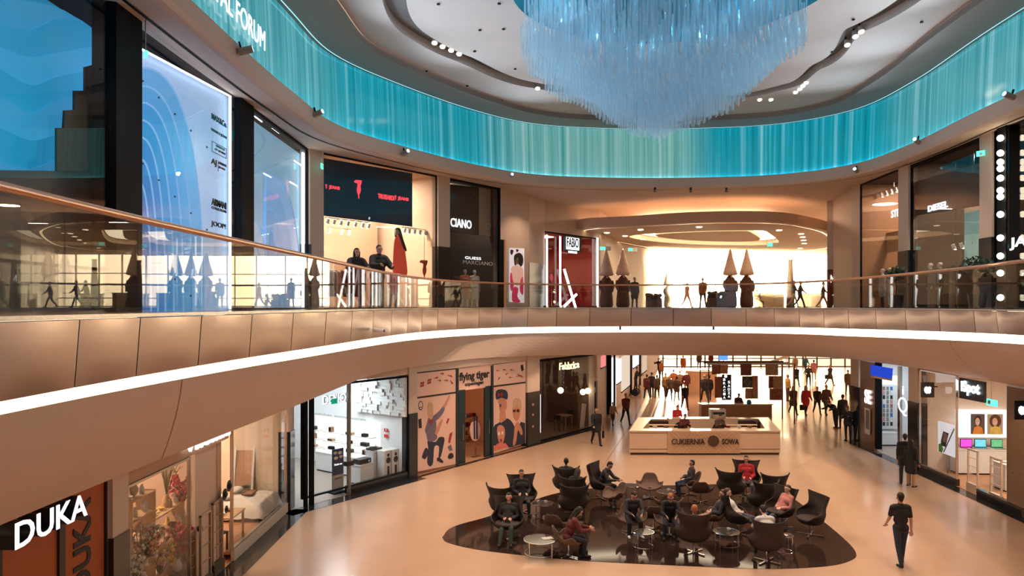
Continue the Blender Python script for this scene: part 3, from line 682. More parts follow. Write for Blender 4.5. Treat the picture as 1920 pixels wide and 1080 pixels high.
def body_parts(J, part, opt):
    m = MB(); up = J['up']; X = Vector((1, 0, 0)); bk = Vector((0, up.z, -up.y))
    def c(a, ra, b, rb): capsule(m, a, ra, b, rb)
    def hor(p, w, r): c(p - X * w, r, p + X * w, r)
    if part == 'body':
        hor(J['pel'], .06, .10); c(J['pel'], .115, J['wa'], .105); hor(J['wa'], .045, .095); hor(J['ch'], .075, .108); c(J['wa'], .11, J['ch'], .115); hor(J['shc'], .13, .062)
        c(J['shc'], .07, J['nk'] + J['hu'] * .08, .052)
        for s in (1, -1):
            c(J['hip', s], .088, J['kn', s], .056); c(J['kn', s], .056, J['an', s], .038); k = J['kn', s] * .65 + J['an', s] * .35; c(k, .058, k, .058)
            c(J['heel', s], .034, J['toe', s], .028)
            c(J['sh', s], .055, J['el', s], .040); c(J['el', s], .040, J['wr', s], .026)
            d = J['fd', s].normalized(); sd_ = d.cross(bk).normalized() if abs(d.dot(bk)) < .95 else X.copy(); pn = d.cross(sd_).normalized()
            w = J['wr', s]; pe = w + d * .085; c(w, .024, pe - sd_ * .02, .019); c(w, .024, pe + sd_ * .02, .019)
            for q, (o_, ln) in enumerate(((-.036, .062), (-.012, .075), (.012, .07), (.036, .055))):
                a = pe + sd_ * o_; b = a + d * ln * .55 + pn * .008; e_ = b + d * ln * .45 + pn * .024; c(a, .0105, b, .0095); c(b, .0095, e_, .008)
            tdir = -1 if s > 0 else 1
            a = w + d * .03 + sd_ * .025 * tdir; b = a + (d * .5 + sd_ * tdir * .8).normalized() * .04; c(a, .013, b, .011); c(b, .011, b + d * .03, .009)
        h = J['hd']; hu, hf = J['hu'], J['hf']
        c(h + hu * .03 + hf * -.015, .083, h + hu * .035 + hf * .01, .080); c(h + hu * -.01 + hf * .02, .068, h - hu * .065 + hf * .035, .045)
        c(h + hf * .09 - hu * .0, .010, h + hf * .108 - hu * .028, .014); c(h + hf * .082 - hu * .055 - X * .015, .010, h + hf * .082 - hu * .055 + X * .015, .010)
        for s in (1, -1): c(h + X * s * .082 + hu * .01, .014, h + X * s * .084 - hu * .025, .010)
    elif part == 'top':
        e = opt.get('fat', .02)
        hor(J['pel'] - up * .02, .065, .105 + e); hor(J['wa'], .05, .10 + e); c(J['wa'], .112 + e, J['ch'], .117 + e); hor(J['ch'], .08, .11 + e); hor(J['shc'], .14, .066 + e * .8); c(J['pel'], .115 + e, J['wa'], .108 + e)
        c(J['shc'], .07 + e, J['nk'] + J['hu'] * .015, .058 + e * .4)
        for s in (1, -1):
            if opt.get('short'):
                c(J['sh', s], .062 + e * .5, J['sh', s] * .3 + J['el', s] * .7, .052 + e * .3)
            else: c(J['sh', s], .062 + e * .7, J['el', s], .050 + e * .6); c(J['el', s], .050 + e * .6, J['wr', s], .036 + e * .4)
            if opt.get('coat'):
                th = J['hip', s] * (1 - opt['coat']) + J['kn', s] * opt['coat']; c(J['hip', s], .11 + e, th, .098 + e); mid = (th + (J['hip', -s] * (1 - opt['coat']) + J['kn', -s] * opt['coat'])) / 2; c(J['pel'], .12 + e, mid, .10 + e)
        if opt.get('hood'): c(J['nk'] - X * .06 + bk * .05, .05, J['nk'] + X * .06 + bk * .05, .05)
    elif part == 'legs':
        hor(J['pel'] - Vector((0, 0, .01)), .065, .108)
        for s in (1, -1): c(J['hip', s], .100, J['kn', s], .068); c(J['kn', s], .068, J['an', s] - Vector((0, 0, .01)), .052)
    elif part == 'shoes':
        for s in (1, -1): c(J['heel', s] , .042, J['toe', s], .036); c(J['an', s] - Vector((0, 0, .01)), .045, J['heel', s], .04)
    elif part == 'hair':
        h = J['hd']; hu, hf = J['hu'], J['hf']; st = opt.get('hair', 'short')
        c(h + hu * .06 - hf * .026, .084, h + hu * .05 - hf * .034, .087); c(h + hu * .01 - hf * .05, .07, h - hu * .04 - hf * .05, .052); c(h + hu * .092 + hf * .022, .046, h + hu * .08, .068)
        if st == 'long':
            for s in (1, -1): c(h + X * s * .055 + hu * .02 - hf * .02, .05, h + X * s * .07 - hu * .2 - hf * .03, .035)
            c(h - hf * .06, .075, h - hu * .24 - hf * .06, .05)
        if st == 'beanie': c(h + hu * .07 - hf * .01, .098, h + hu * .08 - hf * .012, .09)
        if st == 'bun': c(h + hu * .09 - hf * .09, .042, h + hu * .1 - hf * .1, .04)
    return m
HC = {}
def hmesh(pose, part, vox, opt):
    key = (pose, part, vox, tuple(sorted(opt.items())))
    if key in HC: return HC[key]
    J = joints(POSES[pose]); m = body_parts(J, part, opt); me = m.mesh(part); o = bpy.data.objects.new('tmp', me); COL.objects.link(o)
    r = o.modifiers.new('r', 'REMESH'); r.mode = 'VOXEL'; r.voxel_size = vox; sm_ = o.modifiers.new('s', 'SMOOTH'); sm_.factor = .5; sm_.iterations = 2 if part == 'body' else 4
    dg = bpy.context.evaluated_depsgraph_get(); dg.update(); e_ = o.evaluated_get(dg); r_ = bpy.data.meshes.new_from_object(e_, depsgraph=dg); r_.name = part
    bpy.data.objects.remove(o); bpy.data.meshes.remove(me); r_.shade_smooth(); r_.materials.clear(); r_.materials.append(None); HC[key] = r_; return r_
def cloth(name, c, rough=.8, metal=0, pat=None):
    return pm('cloth_' + name, c, rough, var=.25 if not pat else .0, scale=9, bump=.15, bscale=25)
CL = dict(black=(.015, .015, .018), navy=(.02, .03, .06), grey=(.10, .10, .11), brown=(.09, .05, .03), red=(.45, .02, .03), maroon=(.12, .02, .02), olive=(.07, .07, .035), tan=(.42, .26, .15), cream=(.62, .52, .42), white=(.7, .68, .66),
          denim=(.06, .09, .15), teal=(.03, .14, .16), pink=(.55, .22, .20), mustard=(.45, .28, .10), charcoal=(.035, .035, .04), dgreen=(.02, .04, .035), orange=(.6, .2, .06))
SK = pm('skin', (.62, .34, .24), .5, var=.05); SKP = pm('skin_pale', (.72, .48, .38), .5, var=.05)
HR = dict(dark=pm('hair_dark', (.012, .009, .008), .6), brown=pm('hair_brown', (.08, .04, .02), .6), ginger=pm('hair_ginger', (.35, .12, .04), .6), blond=pm('hair_blond', (.5, .33, .16), .6), grey=pm('hair_grey', (.3, .28, .27), .6))
def hpart(par, name, me, mat_):
    o = bpy.data.objects.new(name, me); COL.objects.link(o); o.parent = par; o.material_slots[0].link = 'OBJECT'; o.material_slots[0].material = mat_; return o
def person(label, pose, loc, face=0, top='black', bot='charcoal', hair='dark', hs='short', h=1.75, vox=.024, coat=0, short=False, hood=False, shoes='black', cat='person', eyes=False, skin=SK, fat=.02, group=None):
    r = thing('person', label, cat, loc, math.radians(face), group); s = h / 1.77; r.scale = (s, s, s)
    to = dict(fat=fat); 
    if coat: to['coat'] = coat
    if short: to['short'] = 1
    if hood: to['hood'] = 1
    hpart(r, 'body', hmesh(pose, 'body', vox if vox > .012 else .0085, {}), skin)
    hpart(r, 'coat' if coat else ('shirt' if short else 'jacket'), hmesh(pose, 'top', vox, to), cloth(top, CL[top]))
    hpart(r, 'trousers', hmesh(pose, 'legs', vox, {}), cloth(bot, CL[bot]))
    hpart(r, 'shoes', hmesh(pose, 'shoes', vox * .8, {}), cloth(shoes, CL[shoes]))
    if hs != 'bald': hpart(r, 'hair' if hs != 'beanie' else 'hat', hmesh(pose, 'hair', vox * .8, dict(hair=hs)), HR[hair])
    if eyes:
        J = joints(POSES[pose])
        for q in (1, -1): obj('eye', MB().ball(J['hd'] + J['hf'] * .079 + J['hu'] * .012 + Vector((q * .032, 0, 0)), .011, 8), HR['dark'], r)
    return r
def wpt(r, J): return r.matrix_basis @ J
def bag(label, loc, face=0, m='black', w=.3, h=.32, d=.1, strap=.25, name='handbag'):
    r = thing(name, label, 'bag', loc, math.radians(face))
    mt = cloth(m, CL[m]); b = MB().slab([(-w * .42, 0), (w * .42, 0), (w * .5, h * .8), (w * .42, h), (-w * .42, h), (-w * .5, h * .8)], -d / 2, d / 2)
    obj('bag_body', b, mt, r, bevel=.015); obj('handle', MB().tube([(-w * .25, 0, h), (-w * .2, 0, h + strap * .8), (0, 0, h + strap), (w * .2, 0, h + strap * .8), (w * .25, 0, h)], .01, 6), mt, r)
    return r

# ================================================================== LOUNGE CHAIRS
eggf = pm('egg_chair_fabric', (.036, .023, .019), .75, var=.2, scale=20, bump=.1, bscale=60); eggs = pm('egg_chair_dark_fabric', (.018, .017, .018), .8, var=.2, scale=20)
swanf = pm('swan_chair_fabric', (.13, .075, .055), .7, var=.2, scale=20, bump=.1, bscale=60)
def star_base(r, R=.34, h=.30):
    obj('base', MB().cyl((0, 0, .03), (0, 0, h), .022, .022, 12).box((0, 0, .02), (2 * R, .045, .022), PI / 4).box((0, 0, .02), (2 * R, .045, .022), -PI / 4).cyl((0, 0, .01), (0, 0, .05), .05, .035, 12), chrome, r)
def egg_shell():
    rowsd = [(.30, .05, .05, .02, 180, 0), (.31, .18, .18, .01, 180, 0), (.36, .31, .29, 0, 180, 0), (.42, .37, .34, -.01, 150, .0), (.49, .405, .36, -.02, 128, .02), (.57, .45, .37, -.02, 112, .04), (.645, .42, .37, 0, 96, .0),
             (.72, .365, .36, .02, 78, 0), (.80, .345, .36, .05, 72, 0), (.88, .36, .36, .08, 72, .0), (.965, .39, .34, .11, 74, .02), (1.025, .42, .31, .14, 76, .055), (1.045, .435, .29, .155, 77, .08)]
    g_ = []
    for z, rx, ry, yc, th, ear in rowsd:
        row = []
        for k in range(25):
            u = k / 24 * 2 - 1; a = math.radians(th) * u; row.append((math.sin(a) * rx, yc + math.cos(a) * ry * .95, z + ear * abs(u) ** 2.2 - .0))
        g_.append(row)
    return MB().grid(g_)
def egg_chair(label, loc, face, tone=0):
    r = thing('egg_chair', label, 'armchair', loc, math.radians(face), None); return r
EGG = None
def make_egg():
    r = thing('egg_chair', 'egg chair', 'armchair', (0, 0, 0), 0, 'winged lounge chairs on the dark floor inlay')
    obj('shell', egg_shell(), eggf, r, smooth=True, solid=.035, sub=1)
    cu = MB(); rr = []
    for z, s in ((.38, .80), (.43, .98), (.47, 1.0), (.49, .9), (.492, .0)):
        rr.append([(math.sin(t) * .33 * s, -.03 + math.cos(t) * .31 * s, z) for t in [2 * PI * k / 20 for k in range(20)]])
    obj('seat_cushion', cu.grid(rr, closed=True), eggf, r, smooth=True)
    obj('piping', MB().tube([(math.sin(a) * .435, .155 + math.cos(a) * .29 * .95, 1.045 + .08 * abs(a / 1.344) ** 2.2) for a in [1.344 * (k / 12 * 2 - 1) for k in range(13)]], .02, 6), eggs, r)
    star_base(r); return r
def make_swan():
    r = thing('swan_chair', 'swan chair', 'armchair', (0, 0, 0), 0, 'low shell chairs on the dark floor inlay')
    g_ = []; NK = 37
    def hgt(a):                                        # rim height round the shell, a in degrees from the back
        a = abs(a)
        tab = [(0, .76), (22, .775), (38, .72), (50, .56), (60, .50), (72, .56), (88, .60), (104, .56), (120, .44), (140, .39), (180, .37)]
        for (a0, h0), (a1, h1) in zip(tab[:-1], tab[1:]):
            if a0 <= a <= a1: return h0 + (h1 - h0) * (a - a0) / (a1 - a0)
        return .37
    for i in range(9):
        v = i / 8; row = []
        for k in range(NK):
            a = -180 + 360 * k / (NK - 1); A = math.radians(a); top_ = hgt(a); z = .33 + (top_ - .33) * v ** 1.7
            R = .06 + .27 * math.sin(min(1, v * 1.25) * PI / 2) ** .8; wide = 1.0 + (.28 if 62 < abs(a) < 130 else 0) * v
            back = .10 * v ** 2 if abs(a) < 55 else 0
            row.append((math.sin(A) * R * wide * 1.05, math.cos(A) * (R + back), z))
        g_.append(row)
    obj('shell', MB().grid(g_), swanf, r, smooth=True, solid=.03, sub=1)
    star_base(r, .30, .34); return r
SEATS = [  # kind, px, base y, facing, label
    ('egg', 979, 961, 8, 'winged armchair behind the left group, a man in black facing us in it'),
    ('egg', 944, 978, 150, 'winged armchair with its broad brown back turned, second from the left'),
    ('egg', 952, 1012, -6, 'leftmost winged armchair, a man slumped low in it'),
    ('egg', 1062, 935, 172, 'winged armchair, hindmost of the row of three backs left of centre'),
    ('egg', 1077, 957, 160, 'winged armchair, middle one of the row of three backs'),
    ('egg', 1075, 975, 186, 'winged armchair, foremost of the row of three backs left of centre'),
    ('egg', 1127, 934, 62, 'winged armchair seen from its side behind a low shell chair'),
    ('egg', 1400, 928, -12, 'winged armchair holding a person in a red jacket'),
    ('egg', 1371, 943, 150, 'winged armchair with one pointed ear left of the red jacket'),
    ('egg', 1449, 951, 176, 'empty-backed winged armchair, rear right of the inlay'),
    ('egg', 1428, 968, 196, 'winged armchair just in front of the rear right one'),
    ('egg', 1462, 988, -62, 'winged armchair with a pink-faced person lying back in it'),
    ('egg', 1437, 1053, 180, 'big winged armchair back nearest us at the right'),
    ('egg', 1300, 1036, 172, 'rounded winged armchair back nearest us right of the two dark men'),
    ('egg', 1519, 1003, -78, 'lone empty winged armchair on the right end of the inlay'),
    ('egg', 1384, 1000, 72, 'winged armchair side-on with a person in white leaning back'),
    ('swan', 1218, 934, -12, 'low shell chair beside the tall round side table'),
    ('swan', 1291, 927, -88, 'low shell chair with a boy sitting sideways'),
    ('swan', 1313, 942, 168, 'low shell chair right behind the sitting boy'),
    ('swan', 1253, 968, 175, 'low shell chair back in the middle of the group'),
    ('swan', 1150, 952, -70, 'low shell chair facing the side-on winged armchair'),
    ('swan', 1046, 1010, 150, 'low shell chair behind the low round chrome table'),
    ('swan', 1066, 1042, 95, 'low shell chair of the woman in red and black'),
    ('swan', 1336, 996, -100, 'low shell chair of the person with outstretched tan trousers'),
    ('swan', 1184, 1000, 6, 'low shell chair under the left one of two dark men'),
    ('swan', 1226, 992, 175, 'empty low shell chair between the two dark men'),
    ('swan', 1256, 1004, -8, 'low shell chair under the bearded man in dark clothes'),
]
protos = {'egg': make_egg(), 'swan': make_swan()}; used = set(); SEAT = []
for kd, px, py, fc, lb in SEATS:
    p = gr(px, py, .008); lb2 = lb
    if kd in used: o = dup(protos[kd], p, math.radians(fc), lb2)
    else: o = protos[kd]; used.add(kd); o.location = p; o.rotation_euler = (0, 0, math.radians(fc)); o['label'] = lb2
    if kd == 'egg': o.scale = (1.06, 1.06, 1.02)
    SEAT.append(o)
def seated(i, label, pose, dy=.02, dz=0, turn=0, **k):
    s = SEAT[i]; a = s.rotation_euler.z; z = .0
    fx, fy = math.sin(a), -math.cos(a)
    loc = Vector((s.location.x - fx * dy, s.location.y - fy * dy, .008 + dz))
    return person(label, pose, loc, math.degrees(a) + turn, vox=.0155, **k)
seated(0, 'man in black jacket sitting upright in the rear left winged armchair, hands in lap', 'sit', top='black', bot='dgreen', eyes=True, skin=SK)
seated(2, 'man in dark clothes slumped in the leftmost winged armchair holding a phone', 'recline', top='black', bot='dgreen', skin=SK, dz=.02)
seated(3, 'person with dark hair just visible over the hindmost of three chair backs', 'sit', top='charcoal', bot='black', dy=.0, dz=.07)
seated(4, 'person in black leaning out of the middle chair of the row of three', 'sitlean', top='black', bot='charcoal', hs='long', dy=-.1)
seated(6, 'person in dark coat sitting sideways in the rear side-on armchair', 'sitlean', top='charcoal', bot='black', dy=-.02)
seated(7, 'person in red jacket resting their head in the rear right armchair', 'sit', top='red', bot='grey', eyes=True)
seated(11, 'pink-faced person lying back with hands at the face, far right group', 'recline', top='pink', bot='denim', hs='short', hair='brown', skin=SKP, turn=-8)
seated(12, 'person in a white patterned jacket sunk in the big near armchair', 'sitlean', top='white', bot='dgreen', dz=.10, dy=.05, hair='dark')
seated(13, 'ginger-haired person whose head just tops the rounded near armchair', 'recline', top='charcoal', bot='denim', hair='ginger', dz=.12)
seated(15, 'person in white top leaning back in the side-on right armchair', 'recline', top='white', bot='denim', hair='brown', skin=SKP, dz=.05)
seated(17, 'boy in dark sweater sitting sideways on a low shell chair, facing left', 'sit', top='charcoal', bot='navy', h=1.6, dz=-.02)
seated(22, 'woman in black jacket over red top sitting on the near left shell chair', 'sitlean', top='maroon', bot='black', hs='long', dz=.0)
seated(24, 'man in black patterned jacket sitting left of the drum table', 'sitlean', top='charcoal', bot='black', shoes='white', eyes=True)
seated(26, 'bearded man in dark jacket looking down, sitting right of the drum table', 'sitlean', top='black', bot='navy', eyes=True, hair='ginger')
seated(23, 'person in tan trousers stretching both feet to the left', 'recline', top='charcoal', bot='tan', shoes='white', hair='brown', turn=0)
# ---- low tables
topg = pm('table_top_dark', (.05, .045, .04), .1)
def round_table(px, py, R, h, label, top_m=topg, drum=False):
    r = thing('side_table', label, 'table', gr(px, py, .008), 0, 'chrome side tables between the lounge chairs')
    obj('table_top', MB().lathe([(0.001, h - .012), (R - .01, h - .012), (R - .01, h), (.001, h)], 28), top_m, r)
    obj('rim', MB().tube([(R * math.cos(a), R * math.sin(a), h - .005) for a in [2 * PI * k / 28 for k in range(28)]], .014, 6, closed=True), chrome, r)
    for k in range(4):
        a = PI / 4 + k * PI / 2; obj('leg', MB().cyl((R * .96 * math.cos(a), R * .96 * math.sin(a), 0), (R * .96 * math.cos(a), R * .96 * math.sin(a), h - .01), .011, .011, 8), chrome, r)
    obj('foot_ring', MB().tube([(R * .96 * math.cos(a), R * .96 * math.sin(a), .09) for a in [2 * PI * k / 28 for k in range(28)]], .008, 6, closed=True), chrome, r)
    return r
round_table(1013, 1042, .42, .42, 'low round chrome table nearest us at the left end')
round_table(1019, 972, .33, .45, 'small dark table right behind the left pair of armchairs')
round_table(1184, 946, .27, .62, 'tall round side table at the rear, left of an empty shell chair')
round_table(1207, 1030, .27, .46, 'small round chrome table at the feet of the two dark men')
round_table(1362, 1026, .34, .42, 'round table in front of the person in white')
round_table(1250, 948, .30, .45, 'round table in the rear middle of the chairs')
round_table(1472, 1040, .2, .5, 'little side table right of the big near armchair')
pap = pm('paper', (.75, .72, .68), .6)
mg = thing('magazine', 'open white magazine lying on the low round table', 'magazine', gr(1019, 1042) + Vector((.1, .05, .428)), .4); obj('page', MB().bx(-.14, 0, -.1, .1, 0, .008), pap, mg); obj('page', MB().bx(.003, .15, -.1, .1, 0, .006), pap, mg)
ph = obj('phone', MB().bx(-.04, .04, -.08, .08, 0, .01), pap, loc=gr(1472, 1040) + Vector((0, 0, .506)), rotz=.5, bevel=.004); tag(ph, 'pale phone lying on the little table at the right', 'phone')
for i, (px, py, h) in enumerate(((1019, 972, .45), (1250, 948, .45), (1362, 1026, .42))):
    c_ = thing('coffee_cup', ['white cup on the small table behind the left armchairs', 'white cup on the rear middle round table', 'white cup on the table by the person in white'][i], 'cup', gr(px, py) + Vector((.06, .02, h + .008)), .3)
    obj('cup_body', MB().lathe([(.025, 0), (.04, .03), (.045, .08), (.04, .08), (.035, .035), (.001, .01)], 14), white, c_); obj('handle', MB().tube([(.042, 0, .065), (.07, 0, .06), (.07, 0, .03), (.038, 0, .025)], .006, 6), white, c_)

# ================================================================== WALKERS
def walk(px, py, label, pose='walk', face=180, **k):
    k.setdefault('vox', .024); return person(label, pose, gr(px, py), face, **k)
man = walk(1689, 1058, 'man in black t-shirt and dark jeans walking away, nearest us at the right', 'stroll', 176, top='black', bot='navy', short=True, vox=.0115, h=1.80)
walk(1697, 908, 'man in black coat standing at the shop window beside a woman', 'stand', 150, top='black', bot='charcoal', coat=.35, vox=.016, h=1.82)
walk(1708, 912, 'woman in long black coat and light tights at the shop window', 'stand', 120, top='black', bot='tan', coat=.8, hs='long', vox=.016, h=1.68)
walk(1118, 834, 'person in black coat striding past the cafe with a black bag', 'walk', 10, top='black', bot='black', coat=.45, vox=.02, h=1.78)
bag('black bag hanging from the hand of the person by the cafe', gr(1131, 831) + Vector((0, 0, .25)), 80)
walk(1149, 797, 'child in tan coat walking beside an adult in a red jacket', 'stroll', 20, top='tan', bot='brown', hair='blond', h=1.25)
walk(1173, 795, 'adult in dark coat and red jacket walking with a child', 'walk', 15, top='maroon', bot='navy', h=1.72)
WK = [(1213, 747, 'walk', 185, 'maroon', 'charcoal', 'leftmost of three people abreast walking away', .3), (1222, 745, 'stroll', 180, 'black', 'charcoal', 'middle one of three people abreast walking away', .25), (1232, 747, 'walk', 175, 'brown', 'black', 'rightmost of three people abreast walking away', .3),
      (1236, 709, 'photo', -60, 'black', 'brown', 'person in black raising a camera, far passage left', 0), (1240, 712, 'stand', 30, 'orange', 'brown', 'person in orange-brown top next to the raised camera', 0),
      (1248, 746, 'stroll', 10, 'mustard', 'brown', 'person in ochre jacket at the left edge of the sunlit crowd', 0), (1255, 748, 'walk', 0, 'brown', 'black', 'person in brown jacket in the sunlit crowd', .2), (1263, 738, 'stroll', 170, 'orange', 'brown', 'person in orange top deep in the sunlit crowd', 0),
      (1269, 752, 'walk', 175, 'brown', 'brown', 'tall person in brown coat in the middle of the crowd', .4), (1275, 741, 'stand', 0, 'tan', 'charcoal', 'person in tan top behind the tall brown coat', 0),
      (1284, 768, 'walk', 5, 'black', 'maroon', 'nearest of the crowd, in a black top in front of the sun streak', 0), (1287, 742, 'stroll', 185, 'maroon', 'brown', 'person in dark red at the right edge of the crowd', 0),
      (1281, 701, 'stand', 0, 'orange', 'orange', 'person in orange far back beside a white desk', .3), (1311, 692, 'stand', 180, 'brown', 'brown', 'person in brown coat standing far back at the white desk', .4), (1333, 691, 'stand', -30, 'maroon', 'black', 'dark red clothed person far back right of the white desk', 0),
      (1321, 751, 'walk', 185, 'charcoal', 'black', 'left one of a close couple walking away in the middle', .3), (1330, 751, 'stroll', 178, 'black', 'maroon', 'right one of a close couple walking away in the middle', .3),
      (1491, 703, 'stand', 180, 'tan', 'brown', 'person in tan coat far back on the right', .4), (1493, 724, 'walk', 5, 'black', 'black', 'person in black in front of the tan coat', .4), (1510, 702, 'stroll', 20, 'teal', 'navy', 'person in teal jacket far back on the right', 0),
      (1516, 724, 'phone', -20, 'charcoal', 'black', 'person in dark jacket left of a pale pink coat', 0), (1526, 712, 'walk', 160, 'pink', 'tan', 'person in pale pink coat walking away', .4), (1556, 722, 'walk', 20, 'charcoal', 'black', 'lone woman in dark coat far back at the right', .6),
      (1477, 752, 'stand', 100, 'mustard', 'brown', 'person in ochre jacket beside the second kiosk', 0), (1487, 776, 'walk', 0, 'olive', 'charcoal', 'woman in olive brown coat walking toward us past the kiosk', .7), (1511, 779, 'stroll', 5, 'red', 'black', 'woman in red coat carrying a black bag', .6),
      (1532, 776, 'walk', -5, 'black', 'navy', 'man in black jacket walking beside a man in brown', 0), (1549, 778, 'stroll', 5, 'brown', 'charcoal', 'stout man in brown coat walking toward us', .35),
      (1567, 803, 'bend', -60, 'black', 'black', 'person in black bending forward near the right wall', 0), (1580, 803, 'stand', 180, 'black', 'charcoal', 'person in black with back turned near the right wall', .4), (1590, 826, 'phone', -40, 'charcoal', 'navy', 'person with red scarf leaning by the black granite pier', .2),
      (1590, 740, 'stand', 0, 'brown', 'brown', 'person in brown far back at the right passage wall', .3)]
hrs = ['dark', 'brown', 'dark', 'blond', 'brown', 'dark', 'ginger', 'grey']
for i, (px, py, po, fc, tp, bt, lb, ct) in enumerate(WK):
    walk(px, py, lb, po, fc, top=tp, bot=bt, coat=ct, hair=hrs[i % 8], hs='long' if 'woman' in lb else 'short', h=[1.72, 1.78, 1.68, 1.8][i % 4], vox=.03)
bag('black handbag hanging from the hand of the woman in red', gr(1504, 777) + Vector((0, 0, .25)), 10)
bag('black shoulder bag of the lone woman far back', gr(1550, 722) + Vector((0, 0, .5)), 10)
# person on a two-wheeled scooter
sgp = gr(1192, 742)
sg = thing('balance_scooter', 'black two-wheeled balance scooter carrying a guard', 'scooter', sgp, math.radians(70))
for q in (1, -1): obj('wheel', MB().cyl((q * .22, 0, .26), (q * .30, 0, .26), .26, .26, 20), blackp, sg)
obj('platform', MB().bx(-.22, .22, -.2, .2, .22, .30), darkm, sg); obj('handlebar', MB().cyl((0, -.2, .28), (0, -.3, 1.3), .025, .02).cyl((-.25, -.3, 1.3), (.25, -.3, 1.3), .02, .02), blackp, sg)
person('guard in black riding a balance scooter', 'rail', sgp + Vector((0, 0, .31)), 70, top='black', bot='black', vox=.03, h=1.75)
# the couple leaning on the gallery rail
person('man with dark beard in black coat leaning on the gallery rail', 'rail', (-4.02, 22.3, U), 38, top='black', bot='black', h=1.94, vox=.0125, eyes=True, fat=.055, hood=True)
person('woman in black hooded coat at the gallery rail left of a bearded man', 'rail', (-4.22, 20.15, U), 30, top='black', bot='charcoal', hs='long', h=1.68, vox=.0125, eyes=True, fat=.045, hood=True)

# ================================================================== CHANDELIER
chm = bpy.data.materials.new('chandelier_glass'); chm.use_nodes = True; t = chm.node_tree; t.nodes.clear()
o_ = N(t, 'ShaderNodeOutputMaterial'); tr = N(t, 'ShaderNodeBsdfTransparent'); tr.inputs[0].default_value = (.90, .96, 1, 1); df_ = N(t, 'ShaderNodeBsdfTranslucent'); df_.inputs[0].default_value = (.70, .84, .92, 1)
d2 = N(t, 'ShaderNodeBsdfDiffuse'); d2.inputs[0].default_value = (.70, .79, .84, 1); gl = N(t, 'ShaderNodeBsdfGlossy'); gl.inputs['Roughness'].default_value = .15; a1_ = N(t, 'ShaderNodeMixShader'); a2_ = N(t, 'ShaderNodeMixShader'); a3_ = N(t, 'ShaderNodeMixShader')
a1_.inputs[0].default_value = .5; a2_.inputs[0].default_value = .12; a3_.inputs[0].default_value = .30
t.links.new(df_.outputs[0], a1_.inputs[1]); t.links.new(d2.outputs[0], a1_.inputs[2]); t.links.new(a1_.outputs[0], a2_.inputs[1]); t.links.new(gl.outputs[0], a2_.inputs[2]); t.links.new(tr.outputs[0], a3_.inputs[1]); t.links.new(a2_.outputs[0], a3_.inputs[2]); t.links.new(a3_.outputs[0], o_.inputs[0])
CC = Vector((3.95, 20.0))
ch = thing('glass_chandelier', 'huge pale blue chandelier of hanging glass rods tapering to a blunt point', 'chandelier', (CC.x, CC.y, 16.4))
rod_d = []
rs = random.Random(3); stp = .175
nx = int(3.9 / stp)
for i in range(-nx, nx + 1):
    for k in range(-nx, nx + 1):
        x = i * stp + (k % 2) * stp / 2 + rs.uniform(-.015, .015); y = k * stp + rs.uniform(-.015, .015); r_ = math.hypot(x, y)
        if r_ > 3.72: continue
        wav = .22 * math.sin(x * 2.1 + 1.0) * math.cos(y * 1.7) + .12 * math.sin(x * 5 + y * 3)
        lo = 10.75 + 2.35 * (r_ / 3.72) ** 1.1 + wav * min(1, r_)
        hi = lo + rs.choice((.5, .7, .9, 1.1)) * 1.0
        rod_d.append((y, x, y, lo, hi))
        if rs.random() < .5:                           # a second, higher tier of rods
            l2 = hi + rs.uniform(.15, .9); rod_d.append((y + 50, x, y, l2, min(16.2, l2 + rs.uniform(.7, 1.6))))
rod_d.sort(key=lambda q: q[0])
rest = MB()
for i, (_, x, y, lo, hi) in enumerate(rod_d):
    if i < 100: obj('glass_rod', MB().cyl((x, y, lo - 16.4), (x, y, hi - 16.4), .022, .022, 5), chm, ch)
    else: rest.cyl((x, y, lo - 16.4), (x, y, hi - 16.4), .022, .022, 4, caps=True)
st_ = obj('glass_rods', rest, chm, ch); st_['kind'] = 'stuff'
obj('ceiling_frame', MB().lathe([(3.7, .2), (3.8, .2), (3.8, .3), (3.7, .3)], 40).box((0, 0, .25), (7.4, .06, .06)).box((0, 0, .25), (.06, 7.4, .06)), steel, ch)
for a in range(8):
    t_ = a * PI / 4; lamp('chandelier_led', 'POINT', (CC.x + 2.2 * math.cos(t_), CC.y + 2.2 * math.sin(t_), 14.2), 17, (.35, .85, 1.0), .05)
# ================================================================== SIGNS AND FLAT SHAPES
def textmesh(s, bold=.0, ext=.01):
    c = bpy.data.curves.new('txt', 'FONT'); c.body = s; c.size = 1; c.extrude = ext; c.offset = bold; c.resolution_u = 3; c.align_x = 'CENTER'
    o = bpy.data.objects.new('txt', c); COL.objects.link(o); dg = bpy.context.evaluated_depsgraph_get(); dg.update()
    me = bpy.data.meshes.new_from_object(o.evaluated_get(dg), depsgraph=dg); bpy.data.objects.remove(o); bpy.data.curves.remove(c)
    return me
def text(s, m, parent, x, z, w, h, y=-.03, ext=.02, bold=.0, name='lettering', rot=0, skew=0):
    me = textmesh(s, bold, .5); co_ = np.zeros(len(me.vertices) * 3); me.vertices.foreach_get('co', co_); v = co_.reshape(-1, 3)
    lo = v.min(0); hi = v.max(0); c = (lo + hi) / 2; sc = np.array([w / (hi[0] - lo[0]), h / (hi[1] - lo[1]), ext]); v = (v - c) * sc
    if rot: a = math.radians(rot); v = np.stack([v[:, 0] * math.cos(a) - v[:, 1] * math.sin(a), v[:, 0] * math.sin(a) + v[:, 1] * math.cos(a), v[:, 2]], 1)
    o3 = np.stack([v[:, 0] + x + skew * v[:, 1], -v[:, 2] + y, v[:, 1] + z], 1); me.vertices.foreach_set('co', o3.ravel()); me.update(); me.materials.clear()
    return obj(name, me, m, parent)
BR = []
